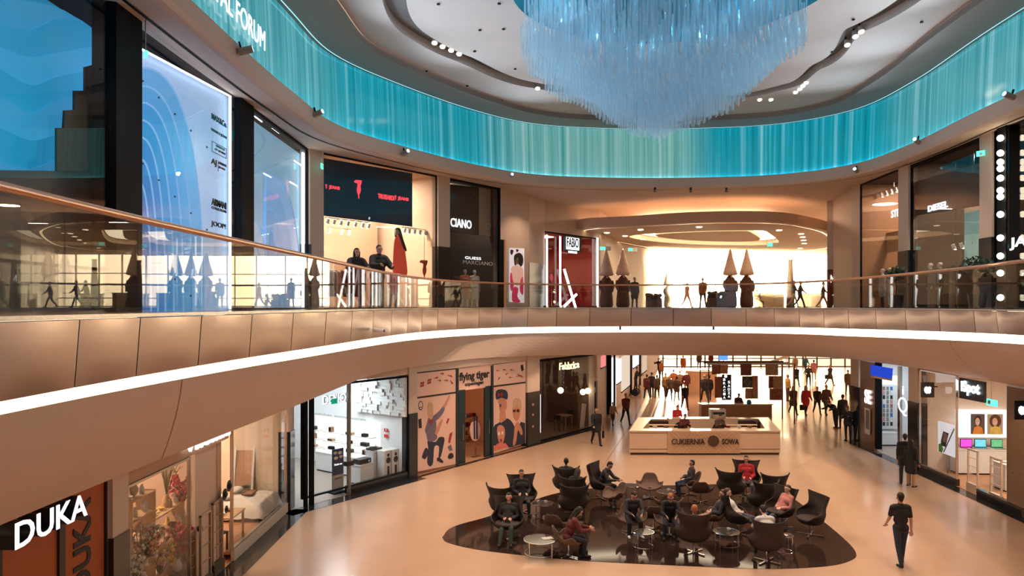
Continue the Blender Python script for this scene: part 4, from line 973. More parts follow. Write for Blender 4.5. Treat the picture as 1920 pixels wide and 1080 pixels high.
class Pic:
    """pieces that lie in one plane of a frontage; pixel positions are turned into metres on that plane"""
    def __init__(s, P, name, label, cat, px, py, d=0, group=None, root=True, zmax=99):
        s.zmax = zmax
        s.P = P; s.d = d; s.t = P.s_at(px, d); s.z = P.z(px, py, d)
        s.r = P.root(name, label, cat, t=s.t, d=d, z=s.z, group=group) if root else None
    def q(s, px, py, dd=0): return (s.P.s_at(px, s.d + dd) - s.t, min(s.zmax, s.P.z(px, py, s.d + dd)) - s.z)
    def poly(s, name, pts, m, dd=0, th=.02, smooth=0, mb=None):
        L_ = [s.q(x, y, dd) for x, y in pts]
        if smooth: L_ = [tuple(p) for p in cr([L_[-1]] + L_ + [L_[0], L_[1]], smooth)[smooth:-smooth - 1]]
        g_ = (mb or MB()); g_.slab(L_, dd, dd + th)
        return obj(name, g_, m, s.r, fixn=True) if mb is None else g_
    def rect(s, name, x0, x1, y0, y1, m, dd=0, th=.02):
        """true rectangle on the wall; y0,y1 are measured at the left edge x0"""
        a, za = s.q(x0, y0, dd); b, _ = s.q(x1, y0, dd); _, zb = s.q(x0, y1, dd); return obj(name, MB().bx(a, b, dd, dd + th, zb, za), m, s.r)
    def text(s, txt, x0, x1, yc, hp, m, dd=-.03, ext=.02, bold=0, rot=0, name='lettering'):
        a, z = s.q(x0, yc, dd); b, z2 = s.q(x1, yc, dd); mid = s.q((x0 + x1) / 2, yc, dd)[1]; h = hp * s.P.Y(s.P.s_at((x0 + x1) / 2, s.d + dd), s.d + dd) / F
        if rot: return text(txt, m, s.r, (a + b) / 2, mid, h, abs(b - a), y=dd, ext=ext, bold=bold, rot=rot, name=name)
        return text(txt, m, s.r, (a + b) / 2, mid, abs(b - a), h, y=dd, ext=ext, bold=bold, name=name)
signb = pm('sign_black', (.012, .013, .015), .5); signred = em('sign_red', (1.0, .06, .08), 1.6); ink = pm('print_black', (.02, .02, .02), .6)
# ---- CRYSTAL FORUM lettering on the teal curtain (left)
KP = Pl((-6.42, 6), (-6.42, 20.8))
s_ = Pic(KP, 'wall_lettering', 'large white capital letters on the teal curtain at the upper left', 'sign', 440, 40, d=-.12)
def zat(P, t, py): return EYE - (py - HY) * P.Y(t) / F
t1_ = KP.s_at(497, -.12); wd = .475
txt_ = 'CRYSTAL FORUM'; tl = t1_ - 4.7
o = text(txt_, em('forum_letter', (1, 1, 1), 1.25), s_.r, (t1_ + tl) / 2 - s_.t, 13.14 - s_.z, 4.7, .50, y=0, ext=.02, bold=.0)

# ================================================================== UPPER LEFT: BLUE DISPLAYS
def bl(i, col, s=.55): return pm('blue_panel_%d' % i, col, .35, var=.12, scale=1.3, emit=col, es=s * 1.7)
blues = [bl(0, (.30, .46, .72), .6), bl(1, (.10, .36, .70), .55), bl(2, (.07, .33, .68), .55), bl(3, (.04, .29, .65), .55), bl(4, (.02, .25, .60), .55), bl(5, (.015, .20, .55), .55), bl(6, (.01, .17, .5), .55), bl(7, (.01, .14, .44), .5)]
names = [0]
def sheetarc(pic, cx, cy, a, b, m, dd, th=.012, mirror=1):
    """quarter-arch sheet: from (cx,cy) out to a px sideways and b px up"""
    pts = [(cx, cy)]
    for k in range(15):
        t_ = k / 14 * PI / 2; pts.append((cx + mirror * a * math.cos(t_) ** .75, cy - b * math.sin(t_) ** .85))
    pic.poly('contour_sheet', pts, m, dd=dd, th=th)
    edge = [pic.q(x, y, dd - .006) for x, y in pts[1:]]; obj('glowing_edge', MB().tube([(x, dd - .006, z) for x, z in edge], .02, 5), em('edge_glow', (.28, .55, .95), 1.0), pic.r)
# window 1
w1 = Pic(L1, 'blue_wave_panel', 'deep blue lit panel of wavy layers behind the glass at the far upper left', 'display panel', 100, 330, d=.9, zmax=11.95)
w1.poly('backing', [(-60, 596), (-60, -160), (207, -10), (207, 576)], bl(8, (.01, .22, .50), .4), dd=.3, th=.03)
for i in range(9):
    y0 = -40 + i * 52; pts = [(-55, y0 - 60), (0, y0 - 30 + 12 * math.sin(i)), (60, y0 - 8), (120, y0 - 26 + 8 * math.cos(i * 2)), (205, y0 - 10 + 20 * math.sin(i * 1.3)), (205, y0 + 62), (120, y0 + 40), (0, y0 + 50), (-55, y0 + 40)]
    w1.poly('wavy_layer', pts, bl(10 + i, (.008 + .02 * (i % 2), .13 + .022 * (8 - abs(i - 3)) + .025 * (i % 2), .30 + .035 * (8 - abs(i - 3)) + .045 * (i % 2)), .5), dd=.24 - i * .025, th=.02, smooth=3)
pass
w1b = Pic(L1, 'stepped_reflection', 'dark reflection with a stepped left edge, built as a panel before the deep blue panel', 'screen', 170, 330, d=.5)
w1b.poly('reflection_panel', [(212, 112), (160, 126), (160, 170), (140, 170), (140, 206), (122, 207), (120, 240), (107, 240), (107, 322), (212, 322)], pm('reflection_brown', (.035, .035, .032), .6), th=.04)  # reflection in the window glass, put in as a dark stepped panel
w1b.poly('lower_band', [(-60, 318), (212, 322), (212, 595), (-60, 600)], pm('band_low', (.02, .025, .03), .35), th=.05)
# window 2
w2 = Pic(L1, 'brand_directory_panel', 'tall pale blue lit panel of nested arcs listing brands in black lettering', 'sign', 348, 560, d=.12, zmax=11.97)
w2.poly('backing', [(262, 596), (262, 88), (434, 181), (434, 580)], blues[0], dd=.15, th=.03)
for i, (a, b) in enumerate(((124, 470), (104, 436), (86, 405), (68, 372), (52, 340), (38, 300), (25, 255))): sheetarc(w2, 258, 596, a, b, blues[1 + i], dd=.13 - i * .017, th=.008)
w2.poly('led_strip', [(431, 179), (434, 181), (434, 580), (431, 580)], ledw, dd=.0, th=.03)
w2.poly('led_strip', [(262, 88), (434, 180), (434, 183), (262, 91)], ledw, dd=.0, th=.03)
for txt_, y, hp, x0, x1 in (('MAX&Co.', 226, 11, 397, 425), ('VERSACE JEANS', 251, 6, 396, 425), ('ARMANI', 382, 13, 397, 424), ('COLLEZIONI', 393, 5, 397, 424), ('JOOP!', 423, 12, 396, 423), ('AJ', 305, 14, 396, 406), ('ARMANI', 308, 4.5, 410, 424), ('JEANS', 316, 4.5, 410, 422), ('VERSACE', 277, 3.5, 405, 421), ('COLLECTION', 284, 3.5, 403, 422)):
    w2.text(txt_, x0, x1, y, hp, ink, dd=.0, bold=.01)
xa_, zt_1 = w2.q(397, 264); xb_, _ = w2.q(424, 264); zb_1 = w2.q(397, 284)[1]; xm_ = w2.q(408.5, 300)[0]; zu_, zl_ = w2.q(397, 296)[1], w2.q(397, 316)[1]
fl = MB(); fl.bx(xa_, xb_, -.01, .0, zt_1 - .015, zt_1).bx(xa_, xb_, -.01, 0, zb_1, zb_1 + .015).bx(xa_, xa_ + .015, -.01, 0, zb_1, zt_1).bx(xb_ - .015, xb_, -.01, 0, zb_1, zt_1); obj('frame_line', fl, ink, w2.r); obj('divider_line', MB().bx(xm_, xm_ + .015, -.01, 0, zl_, zu_), ink, w2.r)
for k in range(14): w2.rect('fixing_bolt', 268 + (k % 5) * 30, 269.6 + (k % 5) * 30, 150 + k * 31, 153 + k * 31, ink, dd=-.02)
w2s = Pic(L1, 'teal_side_panel', 'narrow teal lit panel between the brand panel and the narrow dark pier', 'display panel', 443, 560, d=.3, zmax=11.85)
w2s.poly('panel', [(436, 185), (449, 192), (449, 580), (436, 580)], bl(30, (.04, .30, .50), .5)); w2s.rect('bead_strip', 447.6, 448.6, 195, 575, ledw, dd=-.03)
# window 3
w3 = Pic(L1, 'arched_blue_panel', 'pale grey-blue lit panel of nested arches right of the narrow dark pier', 'display panel', 524, 560, d=.12, zmax=11.85)
w3.poly('backing', [(472, 596), (472, 205), (500, 218), (500, 228), (520, 236), (520, 245), (538, 252), (538, 261), (556, 268), (556, 277), (571, 283), (571, 578)], bl(31, (.20, .40, .56), .55), dd=.2, th=.03)
for i, (a, b) in enumerate(((64, 268), (50, 238), (37, 204), (26, 170))): sheetarc(w3, 500, 596, a, b, bl(32 + i, (.22 - .03 * i, .40 - .02 * i, .68 - .02 * i), .6), dd=.16 - i * .03)
for i, (a, b) in enumerate(((30, 180), (20, 140))): sheetarc(w3, 472, 596, a, b, bl(37 + i, (.34, .46, .62), .6), dd=.06 - i * .03)
w3.poly('led_strip', [(568, 281), (571, 283), (571, 578), (568, 578)], ledw, dd=0, th=.05)
for x, y in ((495, 324), (544, 340), (478, 217), (510, 232), (552, 300)): w3.rect('lamp_bar', x, x + 14, y, y + 2.2, ledw, dd=-.05)
for x, y, P_ in ((276, 99, L1), (605, 311, L2), (1838, 289, RU)):
    e_ = Pic(P_, 'exit_sign', {276: 'green exit sign above the brand panel', 605: 'green exit sign on the corner pier beside the navy banner', 1838: 'green exit sign on the upper right pier'}[x], 'exit sign', x, y, d=-.25)
    e_.r.rotation_euler.z += .6; e_.rect('sign_box', x - 4, x + 4, y - 5, y + 5, em('exit_green', (.15, .9, .65), 1.6), th=.05); e_.rect('arrow', x - 1, x + 1.5, y - 2, y + 2, white, dd=-.01); obj('hanger', MB().cyl((0, .03, 0), (0, .03, max(.3, 12.03 - e_.z)), .012), steel, e_.r)

# ================================================================== UPPER DIAGONAL SHOPS
ban = Pic(L2, 'hanging_banner', 'wide navy banner with red lettering in the upper left shop window', 'banner', 690, 400, d=.35)
ban.poly('cloth', [(604, 296), (773, 325), (773, 425), (604, 404)], pm('navy_banner', (.006, .045, .10), .6, var=.1), th=.03)
ban.text('JEANS', 617, 637, 352.5, 8, signred, bold=.02); ban.text('TRUSSARDI', 709, 739, 369.5, 9, signred, bold=.02); ban.text('JEANS', 746, 766, 373.5, 8, signred, bold=.02)
def hound(pic, cx, cy, k, m, name='greyhound_emblem', dd=-.03):
    pts = [(-9, -17), (-6, -19.5), (2, -19), (6, -18.5), (5, -12), (3, -8), (4, -1), (3, 5), (.5, 10), (1, 17), (-.5, 17), (-1, 10), (-3, 5), (-3.5, -1), (-2, -9), (-2.5, -13), (-8, -14.5)]
    pic.poly(name, [(cx + x * k, cy + y * k) for x, y in pts], m, dd=dd, th=.02)
hound(ban, 673, 356, .95, signred); hound(ban, 612, 350, .22, signred); hound(ban, 742, 371, .24, signred)
rl = Pic(L2, 'window_emblem', 'red greyhound head emblem hung in the shop window right of the red dress', 'emblem', 794, 545, d=.4)
hound(rl, 796, 507, 1.0, pm('emblem_red', (.75, .09, .04), .5), 'emblem'); rl.rect('hanging_wire', 795.7, 796.3, 440, 488, steel)
gp = Pic(L2, 'fashion_cutout', 'tall cut-out picture of a long-haired model in a red dress in the shop window', 'poster', 752, 560, d=.5)
redd = pm('dress_red', (.85, .10, .07), .7, var=.2, emit=(.9, .10, .06), es=.25)  # faint emission added to brighten the print, not a lamp
gp.poly('dress', [(741, 446), (750, 441), (757, 452), (761, 480), (764, 512), (757, 518), (748, 512), (742, 516), (737, 508), (738, 470)], redd, smooth=3)
gp.poly('hair', [(741, 430), (746, 427), (751, 430), (756, 448), (763, 470), (757, 466), (750, 446), (746, 440), (741, 445)], HR['dark'], dd=-.02, smooth=3); gp.poly('face', [(742, 431), (746, 430), (748, 435), (746, 441), (742, 440)], SKP, dd=-.04, smooth=3)
# track lights
def trk(P, pxs, pyf, d, label, group, power=0, down=True, barpx=None):
    a, b = barpx or (pxs[0] - 3, pxs[-1] + 3); z = P.z((a + b) / 2, pyf((a + b) / 2), d); t0_, t1_ = P.s_at(a, d), P.s_at(b, d)
    r = P.root('track_light', label, 'track light', t=(t0_ + t1_) / 2, d=d, z=z)
    obj('rail', MB().bx(-(t1_ - t0_) / 2, (t1_ - t0_) / 2, -.02, .02, 0, .035), steel, r)
    for q in (-.8, .8): obj('hanger', MB().cyl((q * (t1_ - t0_) / 2, 0, .03), (q * (t1_ - t0_) / 2, 0, 12.0 - z), .008, n=6), steel, r)
    for px in pxs:
        x = P.s_at(px, d) - (t0_ + t1_) / 2; l = obj('lamp_head', MB().cyl((x, 0, -.20), (x, -.08, -.02), .075, .06, 10).bx(x - .01, x + .01, -.01, .01, -.03, .01), white, r); obj('lens', MB().cyl((x, .002, -.206), (x, .0, -.212), .06, .06, 10), ledwarm, l)
    return r
trk(L2, [612, 633, 652, 668, 686, 705, 728, 745, 760, 775, 789, 803], lambda x: 276 + (x - 607) * .225, .8, 'long ceiling track of white spotlights along the top of the banner window', '')
trk(L2, [613, 625, 638, 651, 665, 679, 690], lambda x: 408 + (x - 607) * .12, 1.0, 'row of white spotlights under the left half of the navy banner', '')
trk(L2, [757, 766, 776, 786, 796, 807], lambda x: 425 + (x - 745) * .13, .7, 'row of white spotlights right of the navy banner', '')
trk(L2, [617, 640, 654], lambda x: 429, 2.6, 'short row of spotlights deep inside the banner shop', '')
lamp('window_spots', 'AREA', L2.w(L2.s_at(700), 1.2, 10.2), 260, WARMW, 4, .5, rot=(0, 0, L2.rot))
# partition wall behind the banner
struct('wall_partition', MB().bx(-2.6, 2.6, 0, .1, U, 10.6), pm('partition_beige', (.72, .48, .34), .6), 'beige partition behind the shop window', loc=L2.w(L2.s_at(720), 3.2, 0), rotz=L2.rot)
def mannequin(P, px, d, label, face, top, bot, coat=.7, h=1.8, head=True, z=U, body=None):
    r = P.root('mannequin', label, 'mannequin', px=px, d=d, z=z); r.rotation_euler.z += math.radians(face); s = h / 1.77; r.scale = (s, s, s)
    hpart(r, 'body', hmesh('mannequin', 'body', .024, {}), body or pm('mannequin_white', (.75, .66, .58), .4)); hpart(r, 'dress' if coat else 'top', hmesh('mannequin', 'top', .024, dict(fat=.02, coat=coat) if coat else dict(fat=.02)), cloth(top, CL[top]))
    if bot: hpart(r, 'trousers', hmesh('mannequin', 'legs', .024, {}), cloth(bot, CL[bot]))
    obj('stand', MB().lathe([(.001, 0), (.2, 0), (.2, .015), (.001, .02)], 16), steel, r); return r
CL.update(floral=(.5, .16, .1), patt=(.35, .12, .22))
mannequin(L2, 737, 1.0, 'mannequin in a short pink patterned dress left of the red dress picture', 0, 'patt', 'black', .5)
mannequin(L2, 872, .9, 'left one of two pale mannequins, in a red floral dress', -20, 'floral', None, .95, 1.85)
mannequin(L2, 890, .9, 'right one of two pale mannequins, in a long cream dress', -20, 'cream', None, .98, 1.85)
def rack(P, px, d, label, w, cols, z=U, hh=1.5):
    r = P.root('clothes_rack', label, 'clothes rack', px=px, d=d, z=z)
    obj('rail', MB().cyl((-w / 2, 0, hh), (w / 2, 0, hh), .015).cyl((-w / 2, 0, 0), (-w / 2, 0, hh), .015).cyl((w / 2, 0, 0), (w / 2, 0, hh), .015).bx(-w / 2, w / 2, -.2, .2, 0, .02), steel, r)
    n_ = int(w / .11)
    for k in range(n_):
        x = -w / 2 + .08 + k * .11; c_ = cols[k % len(cols)]; ln = .75 + .25 * ((k * 7) % 3) / 2
        g_ = MB().add([], [])
        pts = [(-.02, 0), (.02, 0), (.2, -.07), (.24, -.3), (.2, -ln), (-.2, -ln), (-.24, -.3), (-.2, -.07)]
        vs = [(x - .03, p, hh - .03 + q_) for p, q_ in pts] + [(x + .03, p, hh - .03 + q_) for p, q_ in pts]; n8 = 8
        g_.add(vs, [(i, (i + 1) % n8, n8 + (i + 1) % n8, n8 + i) for i in range(n8)] + [tuple(range(n8)), tuple(range(2 * n8 - 1, n8 - 1, -1))])
        obj('garment', g_, cloth(c_, CL[c_]), r, fixn=True)
    return r
rack(L2, 612, .9, 'rack of dark coats at the left end of the banner shop', 1.0, ['black', 'charcoal', 'black', 'white']); rack(L2, 660, .8, 'rack of black and white garments behind the couple at the rail', 1.1, ['black', 'white', 'charcoal'])
rack(L2, 908, 1.3, 'rack of pale jackets right of the two mannequins', .9, ['cream', 'tan']); rack(L2, 858, 1.5, 'rack of dark red garments left of the two mannequins', .7, ['maroon', 'black'])
tw = L2.root('twig_sculpture', 'white twisted tree-like sculpture on the shop floor below the couple', 'sculpture', px=655, d=.4, z=U)
mtw = MB(); rr_ = random.Random(5)
for k in range(9):
    p = Vector((0, 0, .3)); q = []; dr = Vector((rr_.uniform(-.5, .5), rr_.uniform(-.2, .2), 1)).normalized()
    for j in range(6): q.append(p.copy()); p = p + dr * .13; dr = (dr + Vector((rr_.uniform(-.5, .5), rr_.uniform(-.3, .3), rr_.uniform(-.2, .4)))).normalized()
    mtw.tube([(0, 0, 0)] + q, [.04, .035, .03, .025, .02, .015, .01], 6)
obj('branches', mtw, white, tw); obj('foot', MB().lathe([(.001, 0), (.14, 0), (.10, .05), (.001, .06)], 14), white, tw)
# second shop sign, mirror panel
mz = Pic(L2, 'shop_fascia', 'black shop fascia with white lettering behind glass at the upper left', 'sign', 870, 440, d=.5)
mz.poly('board', [(845, 345), (898, 352), (898, 441), (845, 433)], pm('fascia_charcoal', (.045, .042, .04), .5), th=.12); mz.text('CIANO', 845, 884, 419, 16, signw, bold=.01)
mp_ = Pic(L2, 'beige_mirror_panel', 'beige glossy panel carrying a built mirror image of the letters, right of the black fascia', 'panel', 917, 440, d=.55)
mp_.poly('panel', [(898, 350), (936, 352), (936, 445), (898, 440)], pm('beige_gloss', (.52, .44, .33), .15), th=.08); mp_.text('ONA', 911, 931, 426, 12, pm('mirrored_letter', (.7, .6, .5), .4), dd=-.01)  # reflection of the fascia letters modelled as pale lettering
ml = Pic(L2, 'window_lettering', 'thin white lettering on the window of the dark fashion shop', 'sign', 895, 500, d=.02)
ml.text('MARCIANO', 868, 924, 493, 7, white, dd=-.01, ext=.004); ml.text('GUESS', 872, 902, 484, 5, signw, dd=-.01, ext=.004)
ds = Pic(L2, 'shop_door_frame', 'dark tall door frame beside the poster wall', 'door frame', 940, 560, d=-.05); ds.rect('jamb', 936, 938.5, 348, 580, darkm, th=.1); ds.rect('side_trim', 945, 948, 449, 580, copper, th=.05); ds.rect('side_panel', 938.5, 945, 449, 580, darkm)
# tall poster with abstract figure
po = Pic(L2, 'tall_lightbox_poster', 'tall lit poster of a dark-haired woman in white and magenta, right of the dark shop', 'poster', 970, 568, d=-.06)
po.poly('light_panel', [(956, 465), (983, 466), (983, 568), (956, 566)], pm('poster_pale', (.8, .76, .8), .4, emit=(.9, .85, .9), es=.5), th=.05)
mg_ = pm('poster_magenta', (.65, .03, .12), .5, emit=(.6, .02, .1), es=.4)
for pts, m_ in (([(965, 478), (974, 474), (980, 480), (981, 492), (977, 500), (971, 494), (966, 498), (964, 488)], ink), ([(966, 486), (971, 483), (973, 489), (971, 496), (967, 495)], SKP), ([(958, 504), (966, 498), (974, 499), (981, 506), (980, 530), (972, 536), (963, 530)], pm('poster_skin', (.8, .5, .42), .5, emit=(.8, .5, .4), es=.4)),
                ([(957, 512), (961, 516), (964, 530), (961, 545), (957, 540)], mg_), ([(964, 538), (972, 541), (970, 556), (976, 566), (962, 566), (960, 552)], mg_), ([(976, 525), (981, 520), (981, 552), (975, 545)], mg_), ([(958, 468), (963, 470), (960, 478), (957, 474)], ink), ([(968, 467), (973, 469), (969, 473)], ink)):
    po.poly('print', pts, m_, dd=-.012, th=.008, smooth=3)

# ================================================================== RED SHOP AND FAR UPPER PASSAGE
rsn = PS; tube_ = em('white_light_tube', (1, .95, .9), 4.0)
glassw('window_12', PS, 0, PS.L, U, 10.4, panes=4, fw=.06)
for i, px in enumerate((1026, 1051, 1121)):
    q = Pic(PS, 'light_tube', ['leftmost', 'middle', 'rightmost'][i] + ' of three upright white light tubes in front of the red shop', 'light tube', px, 575, d=-.12)
    q.rect('tube', px - 1.1, px + 1.1, 440 + i * 3, 576, tube_, th=.05); q.rect('foot', px - 3, px + 3, 573, 577, steel, th=.08)
q = Pic(PS, 'crossed_light_tubes', 'two crossed slanting white light tubes in the red shop window', 'light tube', 1070, 575, d=-.2)
q.poly('tube', [(1057, 505), (1060, 504), (1082, 578), (1079, 579)], tube_, th=.05); q.poly('tube', [(1057, 573), (1059, 577), (1083, 553), (1081, 550)], tube_, dd=-.06, th=.05)
q = Pic(PS, 'shop_sign', 'black framed white sign hanging at the red shop entrance', 'sign', 1073, 466, d=-.25)
q.rect('box', 1059, 1090, 441, 470, signb, th=.1); q.rect('lit_face', 1062, 1086, 444, 467, em('sign_face_blue', (.8, .9, 1), 3), dd=-.02); q.text('FABIO', 1063, 1085, 455, 18, signb, dd=-.04, bold=.02); q.rect('lower_face', 1066, 1082, 470, 474, signw, dd=-.02)
q = Pic(PS, 'red_round_chair_display', 'round red display head on a stand in the red shop window', 'display', 1034, 575, d=.5)
q.r.scale = (1, 1, 1); o = obj('disc', MB().ball((0, 0, 1.6), .17, 14, (1, .3, 1.3)), pm('lip_red', (.6, .02, .08), .4), q.r); obj('pole', MB().cyl((0, 0, 0), (0, 0, 1.4), .02).bx(-.2, .2, -.2, .2, 0, .03).bx(-.22, .22, -.15, .15, .75, .8), steel, q.r)
mannequin(PS, 1100, 1.2, 'mannequin in dark red behind the red shop glass', 0, 'maroon', 'black', 0)
# petal ceiling over the passage
def petal(pts, z, th, m, name, lab):
    w_ = [((x - CX) * ((z - EYE) * F / (HY - y)) / F, (z - EYE) * F / (HY - y)) for x, y in pts]
    w_ = [tuple(p) for p in cr([w_[-1]] + w_ + [w_[0], w_[1]], 4)[4:-5]]
    return w_
pz = 10.75
P1 = petal([(1075, 430), (1180, 424), (1300, 417), (1440, 416), (1510, 424), (1566, 440), (1568, 466), (1480, 474), (1360, 474), (1240, 470), (1120, 447)], pz, .3, cream, '', '')
P2 = petal([(1180, 442), (1300, 434), (1420, 432), (1440, 436), (1459, 456), (1400, 460), (1300, 458), (1220, 452)], pz, .3, cream, '', '')
pt_m = pm('petal_plaster', (.74, .52, .38), .6)
cx_ = sum(p[0] for p in P2) / len(P2); cy_ = sum(p[1] for p in P2) / len(P2)
def resamp(poly, n=48):
    o = []
    for k in range(n):
        a = 2 * PI * k / n; dx, dy = math.cos(a), math.sin(a); best = None
        for (x0, y0), (x1, y1) in zip(poly, poly[1:] + poly[:1]):
            den = dx * (y1 - y0) - dy * (x1 - x0)
            if abs(den) < 1e-9: continue
            t_ = ((x0 - cx_) * (y1 - y0) - (y0 - cy_) * (x1 - x0)) / den; s2 = ((x0 - cx_) * dy - (y0 - cy_) * dx) / den
            if t_ > 0 and -1e-6 <= s2 <= 1 + 1e-6: best = max(best or 0, t_)
        o.append((cx_ + dx * best, cy_ + dy * best))
    return o
Ao, Ai = resamp(P1), resamp(P2)
def ring(A, B, za, zb): return [[(x, y, za) for x, y in A], [(x, y, zb) for x, y in B]]
def lerp(A, B, t_): return [(a[0] + (b[0] - a[0]) * t_, a[1] + (b[1] - a[1]) * t_) for a, b in zip(A, B)]
pet = thing('petal_ceiling', 'floating petal-shaped ceiling panel with lit edges over the upper passage', 'ceiling panel', (cx_, cy_, pz)); loc_ = lambda A: [(x - cx_, y - cy_) for x, y in A]
A0, A1 = loc_(Ao), loc_(Ai)
B_ = lambda A, z: [(x, y, z) for x, y in A]
g_ = MB(); g_.grid([B_(A0, .55), B_(A0, 0), B_(lerp(A0, A1, .12), 0)], closed=True); g_.grid([B_(lerp(A0, A1, .16), 0), B_(A1, 0), B_(A1, .35), B_(lerp(A1, [(0, 0)] * len(A1), .1), .35)], closed=True)
obj('panel', g_, pt_m, pet); obj('led_line', MB().grid([B_(lerp(A0, A1, .12), .02), B_(lerp(A0, A1, .16), .02)], closed=True), em('petal_led', (1, .72, .4), 4), pet)
obj('cove_light', MB().grid([B_(lerp(A1, [(0, 0)] * len(A1), .02), .34), B_(lerp(A1, [(0, 0)] * len(A1), .3), .34)], closed=True), em('cove_glow', (1, .78, .5), 5), pet)
obj('inner_panel', MB().grid([B_(lerp(A1, [(0, 0)] * len(A1), .3), .5), B_(lerp(A1, [(0, 0)] * len(A1), .3), .12), B_(lerp(A1, [(0, 0)] * len(A1), .99), .12)], closed=True), pt_m, pet)
dl = None
for i, (px, py) in enumerate(((1138, 436), (1172, 442), (1205, 448), (1201, 430), (1311, 425), (1461, 431), (1502, 438), (1505, 444), (1507, 450), (1508, 456), (1500, 465), (1462, 474))):
    Y = (pz - EYE) * F / (HY - py); p = at(px, py, Y)
    if dl is None: dl = thing('downlight', 'small round downlight set in the petal ceiling', 'downlight', p, 0, 'downlights in the petal ceiling'); obj('lens', MB().cyl((0, 0, -.03), (0, 0, 0), .16, .16, 14), ledwarm, dl); obj('trim_ring', MB().tube([(.18 * math.cos(a), .18 * math.sin(a), -.02) for a in [2 * PI * k / 14 for k in range(14)]], .02, 5, closed=True), white, dl); o = dl
    else: o = dup(dl)
    o.location = (p.x, p.y, pz - .01)
# gnome figures with tall pointed hats
gh = pm('gnome_hat', (.62, .42, .34), .8, var=.15, scale=5, bump=.2); gb_ = pm('gnome_coat', (.10, .035, .02), .8, var=.2)
def gnome(px, pyt, Y, label, edge=False):
    p = at(px, 573, Y); r = thing('pointed_hat_figure', label, 'decoration figure', (p.x, p.y, U)); top_ = EYE + (HY - pyt) * Y / F - U; s = top_ / 3.6; r.scale = (s, s, s)
    obj('body', MB().lathe([(.34, 0), (.42, .15), (.40, .6), (.34, 1.1), (.36, 1.45), (.30, 1.75), (.14, 1.95), (.10, 2.02), (.001, 2.03)], 18), gb_, r, smooth=True)
    obj('hat', MB().lathe([(.001, 1.95), (.36, 1.98), (.45, 2.04), (.40, 2.25), (.25, 2.8), (.12, 3.3), (.05, 3.55), (.001, 3.6)], 18), gh, r, smooth=True)
    for q in (1, -1): obj('arm', MB().tube([(q * .32, 0, 1.65), (q * .40, -.1, 1.3), (q * .30, -.3, 1.0)], [.11, .10, .08], 8), gb_, r)
    obj('nose', MB().ball((0, -.36, 1.88), .07, 8), SK, r)
    if edge: obj('light_outline', MB().tube([(-.43, -.02, 2.02), (-.12, -.02, 3.2), (0, -.02, 3.62), (.12, -.02, 3.2), (.43, -.02, 2.02), (0, -.02, 1.94)], .025, 6, closed=True), em('outline_led', (1, .8, .6), 5), r)
    return r
gnome(1137, 468, 42, 'figure with a pointed hat standing just right of the red shop'); gnome(1168, 467, 46, 'figure whose pointed hat is outlined in light', True)
gnome(1369, 467, 48, 'left one of a pair of pointed-hat figures against the bright windows'); gnome(1400, 467, 48, 'right one of a pair of pointed-hat figures against the bright windows')
gnome(1253, 500, 60, 'pointed-hat figure standing near the sun glare')
def upw(px, Y, label, pose, face, top, bot, **k):
    p = at(px, 573, Y); return person(label, pose, (p.x, p.y, U), face, top=top, bot=bot, vox=.03, **k)
upw(1190, 42, 'person in brown coat standing at the far rail left of the glare', 'stand', 10, 'brown', 'maroon', coat=.7, h=1.72); upw(1488, 48, 'left one of a couple walking right on the upper floor', 'walk', 80, 'charcoal', 'tan', h=1.8)
upw(1500, 47, 'right one of a couple walking right on the upper floor, leg stretched', 'walk', 75, 'navy', 'black', h=1.75); upw(1543, 48, 'lone person in black walking right near the brown sign', 'walk', 70, 'black', 'brown', h=1.7)
upw(1318, 44, 'person in orange against the sun glare on the upper floor', 'stroll', -30, 'orange', 'brown', h=1.8); upw(1288, 50, 'person walking in the middle of the glare', 'walk', 40, 'orange', 'orange', h=1.75); upw(1421, 52, 'person in dark clothes right of the pair of pointed hats', 'sit', 20, 'brown', 'black', h=1.7)
slim = at(1482, 573, 50); r = thing('slim_column_display', 'slim tapering brown column behind the walking couple', 'display', (slim.x, slim.y, U)); obj('column', MB().cyl((0, 0, 0), (0, 0, 3.1), .28, .14, 12), gb_, r); obj('cap', MB().cyl((0, 0, 3.1), (0, 0, 3.2), .17, .17, 12), gb_, r)
# brown sign board, counters, benches along the far edge
bs = at(1568, 573, 40); r = thing('brown_sign_board', 'brown sign board with white letters at the right edge of the passage', 'sign', (bs.x, bs.y, U)); obj('board', MB().bx(-.45, .45, 0, .12, 0, 2.05), pm('board_brown', (.22, .07, .03), .5), r); text('NYX', signw, r, 0, 1.55, .62, .4, y=-.03, ext=.02)
hedge = pm('box_hedge', (.10, .045, .015), .9, var=.4, scale=12, bump=.6, bscale=30)
for i, (x0, x1, Y, h) in enumerate(((1327, 1362, 44, .95), (1212, 1240, 44, .8))):
    a, b = at(x0, 573, Y), at(x1, 573, Y); r = thing('planter_bench', ['wide brown planter at the feet of the pointed-hat pair', 'brown planter left of the glare'][i], 'planter', ((a.x + b.x) / 2, Y, U)); w_ = (b.x - a.x)
    obj('box', MB().bx(-w_ / 2, w_ / 2, -.3, .3, 0, h * .6), pm('planter_wood', (.16, .07, .03), .5), r, bevel=.02)
    lv = MB(); rr_ = random.Random(i)
    for k in range(60): lv.ball((rr_.uniform(-w_ / 2, w_ / 2), rr_.uniform(-.25, .25), h * .6 + rr_.uniform(0, h * .35)), rr_.uniform(.06, .12), 6)
    obj('foliage', lv, hedge, r)
